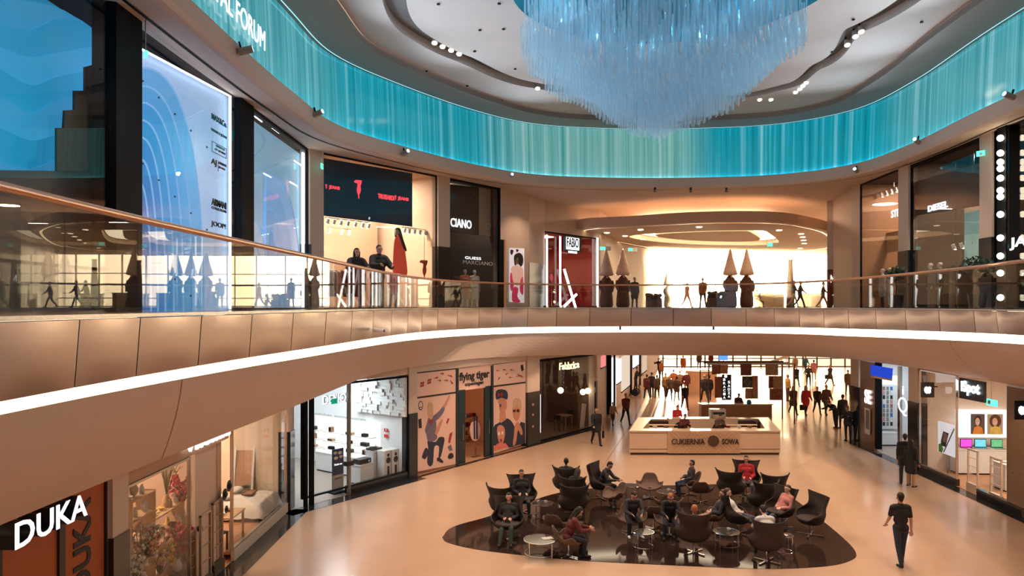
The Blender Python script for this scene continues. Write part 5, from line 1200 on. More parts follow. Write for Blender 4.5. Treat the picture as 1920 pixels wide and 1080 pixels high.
for i, (x0, x1, Y) in enumerate(((1420, 1470, 55), (1505, 1540, 58))):
    a, b = at(x0, 573, Y), at(x1, 573, Y); w_ = b.x - a.x; r = thing('counter', ['long counter right of the pointed-hat pair', 'counter behind the lone walker in black'][i], 'counter', ((a.x + b.x) / 2, Y, U))
    obj('body', MB().bx(-w_ / 2, w_ / 2, 0, .7, 0, 1.0), pm('counter_tan', (.5, .33, .2), .5), r); obj('worktop', MB().bx(-w_ / 2 - .05, w_ / 2 + .05, -.05, .75, 1.0, 1.06), darkm, r)
for i, (px, py, Y) in enumerate(((1135, 466, 44), (1448, 459, 45), (1186, 468, 50))):
    p = at(px, py, Y); r = thing('hanging_exit_sign', ['hanging sign box above the first pointed hat', 'green and white hanging exit sign under the petal ceiling', 'hanging sign box left of the glare'][i], 'exit sign', p); obj('box', MB().bx(-.32, .32, -.05, .05, -.12, .12), white, r); obj('green_face', MB().bx(-.3, 0, -.06, -.05, -.1, .1), em('exit_green', (.15, .9, .65), 1.6), r); obj('rod', MB().cyl((0, 0, .1), (0, 0, 10.75 - p.z if py > 460 else .6), .01), steel, r)

# ================================================================== UPPER RIGHT SHOPS
trk(RU, [1618, 1627, 1636, 1645, 1654, 1663, 1672, 1681], lambda x: 383 - (x - 1605) * .47, .9, 'slanting row of white cube spotlights in the upper right shop', '')
st = Pic(RU, 'shop_lettering', 'three white letters half hidden by the pier of the bronze shop', 'sign', 1679, 410, d=.15); st.text('STE', 1671, 1686, 400, 14, signw, bold=.02, dd=0)
ie = Pic(RU, 'shop_fascia', 'dark fascia with six lit white letters in the denim shop', 'sign', 1775, 430, d=.2); ie.poly('board', [(1716, 341), (1838, 305), (1838, 385), (1716, 404)], pm('fascia_charcoal2', (.03, .03, .032), .5), th=.1); ie.text('DIESEL', 1740, 1777, 387, 12, signw, bold=.03)
bw = Pic(RU, 'wall_band', 'beige lit band panel low in the bronze shop', 'panel', 1665, 470, d=1.2); bw.rect('panel', 1650, 1686, 440, 476, pm('bronze_band', (.55, .32, .16), .5), th=.05)
bd = Pic(RU, 'teal_poster', 'teal and tan poster panel deep inside the denim shop', 'poster', 1825, 500, d=.9); bd.rect('print', 1808, 1842, 400, 500, pm('teal_print', (.25, .45, .42), .5, var=.6, scale=1.5, emit=(.3, .5, .45), es=.4)); bd.rect('upper_print', 1808, 1842, 370, 400, pm('tan_print', (.7, .5, .3), .5, emit=(.7, .5, .3), es=.5))
for i, (px, dd, c_, f_) in enumerate(((1654, .45, 'white', 70), (1668, .5, 'cream', 60), (1744, .45, 'denim', 80), (1762, .6, 'black', 80))):
    mannequin(RU, px, dd, ['pale mannequin in white in the bronze shop window', 'pale mannequin in cream behind the white one', 'mannequin in light denim at the denim shop window', 'dark mannequin deeper in the denim shop'][i], -10, c_, 'denim' if i == 2 else 'black', 0 if i > 1 else .8)
trk(RU, [1790, 1805, 1828], lambda x: 458 - (x - 1790) * .2, 1.0, 'short black track with spots in the denim shop', '')
def shrub(px, py, Y, label, R=.5):
    p = at(px, py, Y); r = thing('potted_shrub', label, 'potted plant', (p.x, p.y, U)); obj('pot', MB().lathe([(.22, 0), (.28, .5), (.30, .52), (.26, .52), (.001, .5)], 16), blackp, r); obj('trunk', MB().tube([(0, 0, .45), (.03, .02, .8), (0, 0, 1.15)], .03, 6), pm('bark', (.1, .06, .04), .9), r)
    lv = MB(); rr_ = random.Random(px)
    for k in range(260):
        a, b = rr_.uniform(0, 2 * PI), rr_.uniform(-1, 1); q = R * rr_.uniform(.35, 1) ; c_ = Vector((math.cos(a) * math.sqrt(1 - b * b) * q, math.sin(a) * math.sqrt(1 - b * b) * q, 1.35 + b * q * .7)); n_ = Vector((rr_.uniform(-1, 1), rr_.uniform(-1, 1), rr_.uniform(-1, 1))).normalized(); u_ = n_.orthogonal().normalized() * .09; v_ = n_.cross(u_).normalized() * .045
        lv.add([c_ - u_, c_ + v_, c_ + u_, c_ - v_], [(0, 1, 2, 3)])
    obj('foliage', lv, pm('shrub_leaf', (.02, .045, .03), .7, var=.4), r); return r
shrub(1680, 560, 28.5, 'dark round potted shrub beside the upper right pier', .42); shrub(1832, 560, 23.8, 'dark potted shrub at the foot of the near upper right pier', .5)
# column of round bulbs
bc = Pic(RU, 'bulb_column', 'upright strip of large round glowing bulbs at the far right', 'light column', 1877, 580, d=-.15)
bc.rect('backing', 1869, 1886, 236, 590, darkm, th=.05)
for i, y in enumerate((259, 287, 304, 316, 334, 357, 369, 402, 446, 480, 512, 558)):
    x, z = bc.q(1877, y, -.1); obj('bulb', MB().ball((x, -.12, z), .10, 10), ledwarm, bc.r)
jl = Pic(RU, 'lit_letters', 'two big white lit letters at the right edge beside the bulbs', 'sign', 1905, 470, d=.2); jl.text('JA', 1893, 1925, 456, 24, signw, dd=0, bold=.02)
gz = 3.9
AR = Pl(G2.w(w6 - .03, 6.4, 0)[:2], G2.w(w6 - .03, 0, 0)[:2]); CLW = Pl(GR.w(r4 + .03, 0, 0)[:2], GR.w(r4 + .03, 4.9, 0)[:2]); QL = Pl(GR.w(r1 + .03, 0, 0)[:2], GR.w(r1 + .03, 3.4, 0)[:2])
# ================================================================== GROUND FLOOR LEFT
# ---- kitchen shop with orange panels
orp = pm('orange_panel', (.42, .085, .015), .55, var=.12, scale=.8)
ks = Pic(G1, 'orange_shop_panels', 'orange wall panels with black vertical lettering and a black mullion at the lower left', 'shopfront panel', 110, 1000, d=.05)
a = G1.s_at(8) - ks.t; b = G1.s_at(204) - ks.t; m0 = G1.s_at(113) - ks.t; m1 = G1.s_at(124) - ks.t
obj('panel', MB().bx(a, m0, 0, .12, -ks.z + .1, gz - ks.z), orp, ks.r); obj('panel', MB().bx(m1, b, 0, .12, -ks.z + .1, gz - ks.z), orp, ks.r)
obj('mullion', MB().bx(m0, m1, -.04, .14, -ks.z, gz - ks.z), blackp, ks.r); obj('edge_frame', MB().bx(b - .06, b, -.03, .13, -ks.z, gz - ks.z).bx(a - .05, a, -.03, .13, -ks.z, gz - ks.z), blackp, ks.r)
xm = G1.s_at(159) - ks.t
text('DUKA', ink, ks.r, xm, 2.45 - ks.z, 1.52, .50, y=-.01, ext=.01, bold=.03, rot=90, name='vertical_lettering')
dk = Pic(G1, 'projecting_letters', 'big white faced letters with deep black sides projecting at the lower left', 'sign', 95, 960, d=-.30)
x0 = G1.s_at(28, -.30) - dk.t; x1 = G1.s_at(163, -.30) - dk.t
text('DUKA', blackp, dk.r, (x0 + x1) / 2, 3.28 - dk.z, x1 - x0, .36, y=.13, ext=.26, bold=.02, name='letter_sides'); text('DUKA', signw, dk.r, (x0 + x1) / 2, 3.28 - dk.z, x1 - x0, .36, y=-.005, ext=.012, bold=.01, name='letter_faces')
# ---- home shop
gw = glassw('window_13', G1, a1, G1.s_at(357), .15, 3.1, panes=2, d=.03, fr=steel, fw=.03)
hb = Pic(G1, 'shop_fascia', 'beige fascia with white lettering and a heart, cut by the gallery edge', 'sign', 380, 840, d=.0)
fa, fb2 = G1.s_at(236) - hb.t, G1.s_at(430) - hb.t
obj('fascia_board', MB().bx(fa, fb2, .02, .10, 3.12 - hb.z, gz - hb.z), pm('fascia_beige', (.50, .30, .18), .4), hb.r)
tx0, tx1 = G1.s_at(355) - hb.t, G1.s_at(420) - hb.t
text('homla', signw, hb.r, (tx0 + tx1) / 2 + .1, 3.42 - hb.z, tx1 - tx0, .34, y=-.1, ext=.05, bold=.02)
hx = G1.s_at(349) - hb.t
obj('heart', MB().slab([(hx, 3.26 - hb.z), (hx + .14, 3.44 - hb.z), (hx + .12, 3.53 - hb.z), (hx + .05, 3.55 - hb.z), (hx, 3.48 - hb.z), (hx - .05, 3.55 - hb.z), (hx - .12, 3.53 - hb.z), (hx - .14, 3.44 - hb.z)], -.12, -.06), signw, hb.r, fixn=True)
wd = Pic(G1, 'white_sliding_door', 'tall plain cream door panel with a round black knob in the home shop', 'door', 385, 1040, d=.12)
da, db = G1.s_at(366, .12) - wd.t, G1.s_at(407, .12) - wd.t
obj('panel', MB().bx(da, db, 0, .08, -wd.z, 3.15 - wd.z), pm('door_cream', (.74, .58, .44), .5), wd.r); obj('knob', MB().ball((da + .12, -.05, 1.35 - wd.z), .07, 10), blackp, wd.r)
steelb = pm('gate_metal', (.45, .36, .28), .3, metal=.6)
def gate(P, px0, px1, pyb, h, label, d=-.15, m=None, z=0):
    t = (P.s_at(px0, d) + P.s_at(px1, d)) / 2; w_ = min(.62, abs(P.s_at(px1, d) - P.s_at(px0, d))); r = P.root('security_gate', label, 'security gate', t=t, d=d, z=z)
    obj('frame', MB().bx(-w_ / 2, -w_ / 2 + .05, -.03, .03, 0, h).bx(w_ / 2 - .05, w_ / 2, -.03, .03, 0, h).bx(-w_ / 2, w_ / 2, -.03, .03, h - .05, h), m or steelb, r, bevel=.008)
    obj('base_box', MB().bx(-w_ / 2, w_ / 2, -.06, .06, 0, .28), m or pm('gate_base', (.10, .07, .05), .4), r)
    for k in (1, 2, 3): obj('crossbar', MB().bx(-w_ / 2 + .05, w_ / 2 - .05, -.012, .012, .28 + k * (h - .3) / 4, .30 + k * (h - .3) / 4), m or steelb, r)
    return r
gate(G1, 352, 367, 1058, 1.45, 'leftmost brown security gate at the home shop entrance', d=.1); gate(G1, 375, 395, 1058, 1.75, 'middle security gate at the home shop entrance', d=-.1); gate(G1, 398, 417, 1050, 1.75, 'security gate right of the others at the home shop entrance', d=.05)
# display platform with bed
pf = Pic(G1, 'display_platform', 'low wooden display platform with a white edge under the bed', 'platform', 485, 1030, d=0)
pa, pb = G1.s_at(436) - pf.t, G1.s_at(537) - pf.t; Lp = pb - pa
obj('deck', MB().bx(pa, pb, .04, 4.2, .16 - pf.z, .22 - pf.z), woodf, pf.r); obj('edge', MB().bx(pa, pb, -.05, .05, .0 - pf.z, .28 - pf.z), pm('edge_white', (.75, .66, .55), .4), pf.r)
glassw('window_14', G1, G1.s_at(436), G1.s_at(537), .28, 3.7, panes=1, d=.02, fr=steel, fw=.04)
struct('wall_over_bed', MB().bx(0, Lp, 0, .1, 3.7, gz), cream, loc=G1.w(G1.s_at(436), 0, 0), rotz=G1.rot)
struct('wall_divider', MB().bx(0, .25, .1, 3.4, 0, gz), pm('divider_pink', (.62, .40, .28), .6), 'partition with hats beside the bed display', loc=G1.w(G1.s_at(415) + .0, 0, 0), rotz=G1.rot)
bx0 = G1.s_at(470); linen = pm('white_linen', (.80, .74, .66), .9, var=.04, bump=.5, bscale=7)
bd = G1.root('double_bed', 'bed with rumpled white linen on the display platform', 'bed', t=22.2 + 4, d=.87, z=.22)
mt = MB(); rows = []
for i in range(14):
    for_row = []
    for j in range(18):
        u = i / 13 * 2 - 1; v = j / 17 * 2 - 1; ex = max(abs(u), abs(v)) ; zz = .52 - .42 * max(0, (ex - .84) / .16) ** 1.5 + .025 * math.sin(u * 9 + v * 4) + .02 * math.sin(v * 13)
        for_row.append((u * .95, v * .78, zz))
    rows.append(for_row)
obj('duvet', MB().grid(rows), linen, bd, smooth=True, sub=1); obj('bed_frame', MB().bx(-.82, .82, -.7, .7, .08, .3), pm('bed_wood', (.3, .16, .08), .5), bd)
for q in (-.45, .45): obj('pillow', MB().ball((q, .5, .60), .3, 12, (1, .65, .3)), linen, bd, smooth=True)
for sx in (-.75, .75):
    for sy in (-.65, .65): obj('leg', MB().bx(sx - .04, sx + .04, sy - .04, sy + .04, 0, .1), blackp, bd)
tr_ = thing('breakfast_tray', 'brown tray lying on the white bed', 'tray', bd.location + Vector((.0, .2, .56)), G1.rot); obj('tray_base', MB().bx(-.25, .25, -.15, .15, 0, .02), pm('bed_wood', (.3, .16, .08), .5), tr_); obj('rim', MB().tube([(-.25, -.15, .03), (.25, -.15, .03), (.25, .15, .03), (-.25, .15, .03)], .012, 6, closed=True), MATS['bed_wood'], tr_)
mir = G1.root('leaning_mirror', 'white framed mirror leaning against the wall behind the bed', 'mirror', t=23.05 + 4, d=1.35, z=.22, turn=-PI / 2); obj('frame', MB().bx(-.32, -.26, 0, .05, 0, 1.9).bx(.26, .32, 0, .05, 0, 1.9).bx(-.32, .32, 0, .05, 1.84, 1.9).bx(-.32, .32, 0, .05, 0, .06), white, mir); obj('glass', MB().bx(-.26, .26, .02, .03, .06, 1.84), chrome, mir); mir.rotation_euler.x = math.radians(-9)
def table(P, t, d, z, w_, dd, h, label, m, name='table', group=None, top_m=None):
    r = P.root(name, label, 'table', t=t, d=d, z=z, group=group); obj('table_top', MB().bx(-w_ / 2, w_ / 2, -dd / 2, dd / 2, h - .04, h), top_m or m, r, bevel=.006)
    for sx in (-1, 1):
        for sy in (-1, 1): obj('leg', MB().bx(sx * (w_ / 2 - .05) - .025, sx * (w_ / 2 - .05) + .025, sy * (dd / 2 - .05) - .025, sy * (dd / 2 - .05) + .025, 0, h - .04), m, r)
    return r
bw_ = MATS['bed_wood']; lw = pm('light_wood', (.55, .34, .18), .4, stretch=(1, 8, 1), var=.15)
table(G1, 23.6, .55, .22, 1.0, .75, .74, 'light wood dining table in front of the bed', lw)
def chair(P, t, d, z, label, m, turn=0):
    r = P.root('dining_chair', label, 'chair', t=t, d=d, z=z, turn=turn); obj('seat', MB().bx(-.2, .2, -.2, .2, .42, .46), m, r, bevel=.01); obj('backrest', MB().bx(-.2, .2, .17, .2, .6, .85), m, r, bevel=.01)
    for sx in (-.17, .17):
        obj('leg', MB().bx(sx - .018, sx + .018, -.19, -.15, 0, .42), m, r); obj('leg', MB().bx(sx - .018, sx + .018, .16, .2, 0, .85), m, r)
    return r
chair(G1, 22.85, .45, .22, 'dark wooden chair at the left of the display dining table', blackp, 1.2)
for i, (q, w_) in enumerate(((-.2, .08), (.15, .1), (.3, .06))):
    t_ = thing('bowl', ['small bowl on the display dining table, left one', 'larger bowl in the middle of the display dining table', 'smallest bowl at the right of the display dining table'][i], 'bowl', G1.w(23.6 + q, .5, .962)); obj('bowl_body', MB().lathe([(.02, 0), (w_, .06), (w_ - .01, .06), (.001, .01)], 14), [linen, bw_, white][i], t_, smooth=True)
for i, (px, py) in enumerate(((421, 927), (429, 911), (424, 955))):
    h_ = Pic(G1, 'wall_hat', ['middle black round hat on the partition', 'uppermost black round hat on the partition', 'lowest small hat on the partition'][i], 'hat', px, py, d=-.02); x, z = 0, 0
    obj('brim', MB().lathe([(.001, 0), (.14 - .05 * (i == 2), 0), (.14 - .05 * (i == 2), .015), (.001, .02)], 18), blackp, h_.r); obj('crown', MB().ball((0, 0, .02), .075 - .03 * (i == 2), 10, (1, 1, .8)), blackp, h_.r); h_.r.rotation_euler = (PI / 2, 0, G1.rot)
# shelving with dishes and flowers
def shelf(P, t, d, w_, hs, label, m, dep=.4, z=0, uprights=True):
    r = P.root('shelving_unit', label, 'shelf', t=t, d=d, z=z)
    for h in hs: obj('shelf_board', MB().bx(-w_ / 2, w_ / 2, -dep / 2, dep / 2, h - .03, h), m, r)
    if uprights: obj('side_panel', MB().bx(-w_ / 2 - .03, -w_ / 2, -dep / 2, dep / 2, 0, hs[-1] + .02), m, r); obj('side_panel', MB().bx(w_ / 2, w_ / 2 + .03, -dep / 2, dep / 2, 0, hs[-1] + .02), m, r)
    return r
HS = (.45, .9, 1.35, 1.8)
hshelf = [('tall dish shelf behind the left home shop window', G1.s_at(252, .55), .55, .9, (.4, .85, 1.3, 1.75, 2.2, 2.6)), ('wide dish shelf in the middle of the home shop window', G1.s_at(300, .8), .8, 1.5, (.5, .95, 1.4, 1.85)), ('dish shelf near the home shop entrance', G1.s_at(338, .7), .7, .8, (.5, .95, 1.4))]
gl_plate = pm('plate_cream', (.78, .70, .56), .3); proto_p = proto_j = proto_b = None; cnt = 0
rr_ = random.Random(11)
dish_m = [gl_plate, pm('dish_brown', (.25, .12, .06), .4), pm('dish_green', (.3, .32, .16), .4), pm('dish_white', (.8, .76, .7), .3), pm('dish_yellow', (.7, .45, .1), .4)]
for li, (lb, t, d, w_, hs) in enumerate(hshelf):
    shelf(G1, t, d, w_, hs, lb, lw)
    for hi, h in enumerate(hs):
        x = -w_ / 2 + .12
        while x < w_ / 2 - .08:
            kd = rr_.choice('pjb'); p = G1.w(t + x, d + rr_.uniform(-.12, .05), h)
            grp = ['dishes on the tall shelf at the left window', 'dishes on the wide middle shelf', 'dishes on the shelf near the entrance'][li]
            nm, lab2, cat = {'p': ('plate', 'upright plate displayed ' , 'plate'), 'j': ('jar', 'small jar standing ', 'jar'), 'b': ('bowl', 'small bowl standing ', 'bowl')}[kd]
            lab2 += ['on the tall shelf at the left window', 'on the wide shelf in the home shop window', 'on the shelf near the shop entrance'][li]
            if kd == 'p': g_ = MB().lathe([(.001, 0), (.10, .0), (.13, .02), (.13, .028), (.001, .012)], 16)
            elif kd == 'j': g_ = MB().lathe([(.001, 0), (.045, 0), (.055, .04), (.05, .13), (.03, .15), (.035, .19), (.001, .19)], 12)
            else: g_ = MB().lathe([(.03, 0), (.08, .07), (.075, .07), (.001, .015)], 14)
            o = obj(nm, g_, dish_m[rr_.randrange(5)], loc=p, smooth=True); tag(o, lab2, cat, grp)
            if kd == 'p': o.rotation_euler = (math.radians(78), 0, G1.rot); o.location.z += .13
            x += rr_.uniform(.2, .3)
def flowers(P, px, py, d, label, hv, cols, spread=.3, n_=40, z=None, seed=1, twig=False):
    t = P.s_at(px, d); zz = P.z(px, py, d) if z is None else z; r = P.root('flower_vase', label, 'vase of flowers', t=t, d=d, z=zz)
    obj('vase', MB().lathe([(.05, 0), (.09, .06), (.10, hv * .5), (.05, hv * .9), (.065, hv), (.055, hv), (.001, hv * .8)], 14), [white, pm('vase_dark', (.05, .04, .04), .3), lw][seed % 3], r, smooth=True)
    q = random.Random(seed); sm_ = MB(); pet = [MB() for _ in cols]
    for k in range(n_):
        a = q.uniform(0, 2 * PI); rr2 = spread * math.sqrt(q.random()); top_ = Vector((math.cos(a) * rr2, math.sin(a) * rr2, hv + q.uniform(.25, .75) * (1.6 if twig else 1)))
        sm_.tube([(0, 0, hv * .8), (top_.x * .4, top_.y * .4, hv + (top_.z - hv) * .5), top_], .006, 4)
        for b_ in range(3 if not twig else 2): pet[k % len(cols)].ball(top_ + Vector((q.uniform(-.05, .05), q.uniform(-.05, .05), q.uniform(-.05, .05) - b_ * .04)), q.uniform(.02, .045) * (.6 if twig else 1), 6)
    obj('stems', sm_, pm('stem_green', (.10, .10, .04), .7), r)
    for c_, g_ in zip(cols, pet): obj('blossoms', g_, pm('blossom_%s' % c_, dict(red=(.5, .06, .06), peach=(.75, .40, .25), white=(.8, .72, .6), yellow=(.75, .5, .12), green=(.3, .3, .1))[c_], .7), r)
    return r
flowers(G1, 312, 950, .8, 'tall bare green twigs in a vase on the dish shelf', .3, ['green'], .35, 26, z=1.85, seed=2, twig=True); flowers(G1, 340, 935, .7, 'bunch of dark red blossoms near the cream door', .3, ['red'], .25, 60, z=1.42, seed=3)
flowers(G1, 262, 1000, .32, 'big bunch of peach blossoms behind the left window', .35, ['peach', 'white'], .4, 80, z=.95, seed=4); flowers(G1, 300, 1030, .3, 'bunch of yellow blossoms low in the window', .3, ['yellow', 'peach'], .3, 60, z=.55, seed=5)
flowers(G1, 333, 1035, .35, 'bunch of dark red blossoms low in the window', .3, ['red'], .25, 50, z=.55, seed=6); flowers(G1, 243, 1030, .3, 'white hydrangea bunch at the window corner', .3, ['white'], .3, 70, z=.6, seed=7); flowers(G1, 250, 915, .55, 'pinkish bunch high on the tall shelf', .25, ['peach', 'red'], .3, 60, z=2.62, seed=8)
for i, (px, d, hz_) in enumerate(((262, .32, .93), (300, .3, .53), (333, .35, .53), (243, .3, .58))):
    t = G1.s_at(px, d); r = G1.root('display_plinth', ['plinth under the peach blossoms', 'plinth under the yellow blossoms', 'plinth under the low red blossoms', 'plinth under the white hydrangeas'][i], 'plinth', t=t, d=d, z=0); obj('plinth_body', MB().bx(-.14, .14, -.14, .14, 0, hz_ + .02), pm('plinth_dark', (.12, .07, .05), .5), r, bevel=.01); obj('foot', MB().bx(-.16, .16, -.16, .16, 0, .03), bw_, r)

# ---- audio shop
for i, (p0, p1) in enumerate(((0.2, None),)):
    glassw('window_15', G2, .6, w6 - .03, .25, 3.8, panes=4, d=.02, fr=darkm, fw=.05)
struct('trim_10', MB().bx(0, w6 - G2.s_at(656), -.03, .25, 0, .27), granite, 'black plinth of the audio shop window', loc=G2.w(G2.s_at(656), 0, 0), rotz=G2.rot)
for i, px in enumerate((573, 584, 654)):
    q = Pic(G2, 'door_post', ['dark post at the left end of the audio shop', 'dark post left of the white sign letters', 'steel post with a lock right of the banner stand'][i], 'door post', px, 930, d=-.03); w_ = (.10, .14, .10)[i]; obj('post', MB().bx(-w_ / 2, w_ / 2, -.05, .05, -q.z, 3.85 - q.z), darkm if i < 2 else pm('post_grey', (.2, .2, .19), .3, metal=.6), q.r)
    if i == 2: obj('lock_box', MB().bx(-.16, .16, -.08, .08, 1.0 - q.z, 1.15 - q.z), blackp, q.r)
dn = Pic(G2, 'shop_lettering', 'white letters hung in the audio shop window', 'sign', 632, 765, d=.35); dn.text('DENON', 605, 660, 747, 18, signb, dd=.03, bold=.07); dn.text('DENON', 605, 660, 747, 17, signw, dd=-.01, bold=.01)
ex = Pic(G2, 'exit_sign', 'round green exit sign in front of the white hanging letters', 'exit sign', 628, 753, d=.2); ex.rect('sign_face', 622, 633, 748, 758, em('exit_dark', (.0, .35, .22), 1.2), th=.03); ex.rect('arrow', 626, 629, 750, 755, white, dd=-.01, th=.005)
tw_ = Pic(AR, 'wall_lettering', 'thin grey wall lettering above the lit shelves of the audio shop', 'lettering', 640, 782, d=.0); tw_.text('samochodowe  systemy  muzyczne', 580, 686, 781, 6, pm('grey_letter', (.35, .35, .35), .5), dd=-.02, ext=.01)
# relief wall of blocks
rw = Pic(AR, 'block_relief_panel', 'white relief wall of staggered blocks in the audio shop', 'wall panel', 715, 776, d=-.06)
xa, za = rw.q(669, 777); za = rw.q(715, 776)[1]; xb, zb_ = rw.q(762, 690); zb_ = 3.8 - rw.z; blk = MB(); rr_ = random.Random(4); z = za
while z < zb_ - .02:
    x = xa
    while x < xb:
        w_ = rr_.choice((.18, .26, .36)); blk.bx(x, min(xb, x + w_) - .006, -rr_.choice((.0, .03, .06, .10)) - .02, .05, z, min(z + .115, zb_)); x += w_
    z += .12
obj('blocks', blk, pm('relief_white', (.80, .80, .78), .6), rw.r)
ls = Pic(AR, 'lit_shelving', 'brightly lit white shelf wall of the audio shop', 'shelf', 650, 860, d=-.12)
xa, za = ls.q(590, 880); xb, zb_ = ls.q(710, 787); za = ls.q(650, 872)[1]; zb_ = ls.q(650, 787)[1]; obj('lit_back', MB().bx(xa, xb, .05, .1, za, zb_), em('shelf_backlight', (1, .96, .88), 1.5), ls.r)
PRD = []
for row, py in enumerate((812, 829, 845)):
    for k, px in enumerate((594, 627, 662, 690)):
        xx = ls.q(px, py)[0]; zz = ls.q(650, py)[1]; obj('shelf_board', MB().bx(xx - .42, xx + .42, -.25, .05, zz - .03, zz), white, ls.r); PRD.append((px, py, row, k))
for i, (px, py, row, k) in enumerate(PRD):
    xx = ls.q(px, py)[0]; zz = ls.q(650, py)[1]; p = AR.w(ls.t + xx, -.28, ls.z + zz); hh = (.14, .2, .1, .12)[(row + k) % 4]; ww_ = (.3, .16, .36, .24)[(row * 3 + k) % 4]
    r = thing('audio_device', '%s device on the %s shelf of the lit wall, %s column' % (['black', 'brown', 'tan', 'dark grey'][(row + k) % 4], ['upper', 'middle', 'lower'][row], ['first', 'second', 'third', 'fourth'][k]), 'audio device', p, AR.rot)
    obj('casing', MB().bx(-ww_ / 2, ww_ / 2, -.08, .08, 0, hh), [blackp, bw_, lw, darkm][(row + k) % 4], r, bevel=.01); obj('front_grille', MB().bx(-ww_ / 2 + .02, ww_ / 2 - .02, -.085, -.08, .02, hh - .02), darkm, r)
def block(P, px0, px1, d, dep, h, label, cat, name, m, z=0, extra=None):
    t0_, t1_ = P.s_at(px0, d), P.s_at(px1, d); w_ = t1_ - t0_; r = P.root(name, label, cat, t=(t0_ + t1_) / 2, d=d, z=z); obj('body', MB().bx(-w_ / 2, w_ / 2, 0, dep, .06, h - .04), m, r, bevel=.008); obj('worktop', MB().bx(-w_ / 2 - .02, w_ / 2 + .02, -.02, dep + .02, h - .04, h), white, r); obj('kick_board', MB().bx(-w_ / 2 + .03, w_ / 2 - .03, .03, dep, 0, .07), darkm, r); return r, w_
block(AR, 592, 668, -1.05, .55, .75, 'long low white counter in the audio shop', 'counter', 'counter', ww)
r1, _ = block(G2, 676, 700, .6, .5, .72, 'low white display plinth nearest the audio shop window', 'plinth', 'display_plinth', ww); r2, _ = block(G2, 700, 717, .75, .4, 1.1, 'taller white display plinth behind the low one', 'plinth', 'display_plinth', ww)
am = thing('amplifier', 'black amplifier on the low white plinth', 'amplifier', G2.w(G2.s_at(688, .6), .85, .72), G2.rot); obj('casing', MB().bx(-.28, .28, -.18, .18, .02, .18), blackp, am, bevel=.01); obj('knob', MB().cyl((.15, -.2, .1), (.15, -.18, .1), .04), steel, am)
tt = thing('turntable', 'black turntable on the taller white plinth', 'turntable', G2.w(G2.s_at(708.5, .75), .95, 1.1), G2.rot); obj('plinth', MB().bx(-.24, .24, -.18, .18, 0, .07), blackp, tt, bevel=.01); obj('platter', MB().cyl((-.05, 0, .07), (-.05, 0, .09), .15, n=20), darkm, tt); obj('tonearm', MB().tube([(.18, .1, .08), (.18, .1, .13), (.08, -.08, .11)], .01, 6), steel, tt)
for i, px in enumerate((728, 742)):
    r = G2.root('floor_speaker', ['left one of two white floor-standing speakers', 'right one of two white floor-standing speakers'][i], 'speaker', px=px, d=.32 - .06 * i); obj('cabinet', MB().bx(-.19, .19, 0, .4, 0, 1.12), white, r, bevel=.02); obj('tweeter', MB().cyl((0, -.01, .95), (0, .01, .95), .06, n=14), blackp, r); obj('woofer', MB().cyl((0, -.01, .76), (0, .01, .76), .11, n=16), blackp, r); obj('slot', MB().bx(-.05, .05, -.008, .01, .05, .55), blackp, r)
bn = Pic(G2, 'banner_stand', 'dark blue advertising banner stand in the audio shop doorway', 'banner stand', 634, 915, d=.5); bw2 = .24
obj('banner', MB().bx(-bw2, bw2, 0, .04, .1, 1.5), pm('banner_blue', (.02, .05, .13), .4), bn.r)
for q in ((-.13, 1.38, .08), (.08, 1.36, .09), (-.1, 1.2, .09), (.12, 1.22, .08)): obj('white_print', MB().slab([(q[0] + q[2] * math.cos(a), q[1] + q[2] * .6 * math.sin(a)) for a in [k * PI / 5 for k in range(10)]], -.008, 0), white, bn.r, fixn=True)
obj('lower_print', MB().bx(-bw2, bw2, -.004, .0, .1, .62), pm('banner_grey', (.5, .47, .44), .5), bn.r); text('DENON', ink, bn.r, 0, .5, .3, .06, y=-.012, ext=.004); text('Polub nas', signw, bn.r, 0, .98, .34, .06, y=-.01, ext=.004); obj('foot', MB().bx(-.28, .28, -.15, .2, 0, .05), darkm, bn.r)
bn.r.location.z = 0
fs = Pic(AR, 'fire_signs', 'pair of small red fire safety signs on the white wall', 'sign', 723, 812, d=-.03); fs.rect('upper_sign', 720, 727, 803, 809, pm('sign_red_flat', (.6, .02, .02), .5)); fs.rect('lower_sign', 720, 727, 814, 820, MATS['sign_red_flat']); fs.rect('white_mark', 722.5, 724.5, 804, 808, white, dd=-.01, th=.005)

# ---- toy shop front
tz = pm('toy_front_panel', (.78, .52, .42), .5, var=.02, emit=(.8, .45, .32), es=.06)
tf = Pic(G2, 'window_graphic_panel', 'large left window graphic of a kneeling man pointing upward, with red arrows above', 'poster', 820, 880, d=.02)
def z6(L_): return [(770 + a / 4.5, 660 + b / 4.5) for a, b in L_]
tf.poly('panel', z6([(52, 178), (392, 140), (392, 945), (52, 1010)]), tz, th=.04)
dark_c = pm('print_dark_blue', (.02, .03, .06), .6); skp = pm('print_skin', (.62, .28, .18), .6); shp = pm('print_shirt', (.16, .14, .2), .6, var=.3, scale=12); redp = pm('print_red', (.38, .02, .03), .6); blp = pm('print_blond', (.60, .40, .26), .7, var=.3, scale=15)
def pr_(pic, lst):
    for nm, pts, m_, k in lst: pic.poly(nm, z6(pts), m_, dd=-.006 - k * .004, th=.006, smooth=3 if len(pts) > 5 else 0)
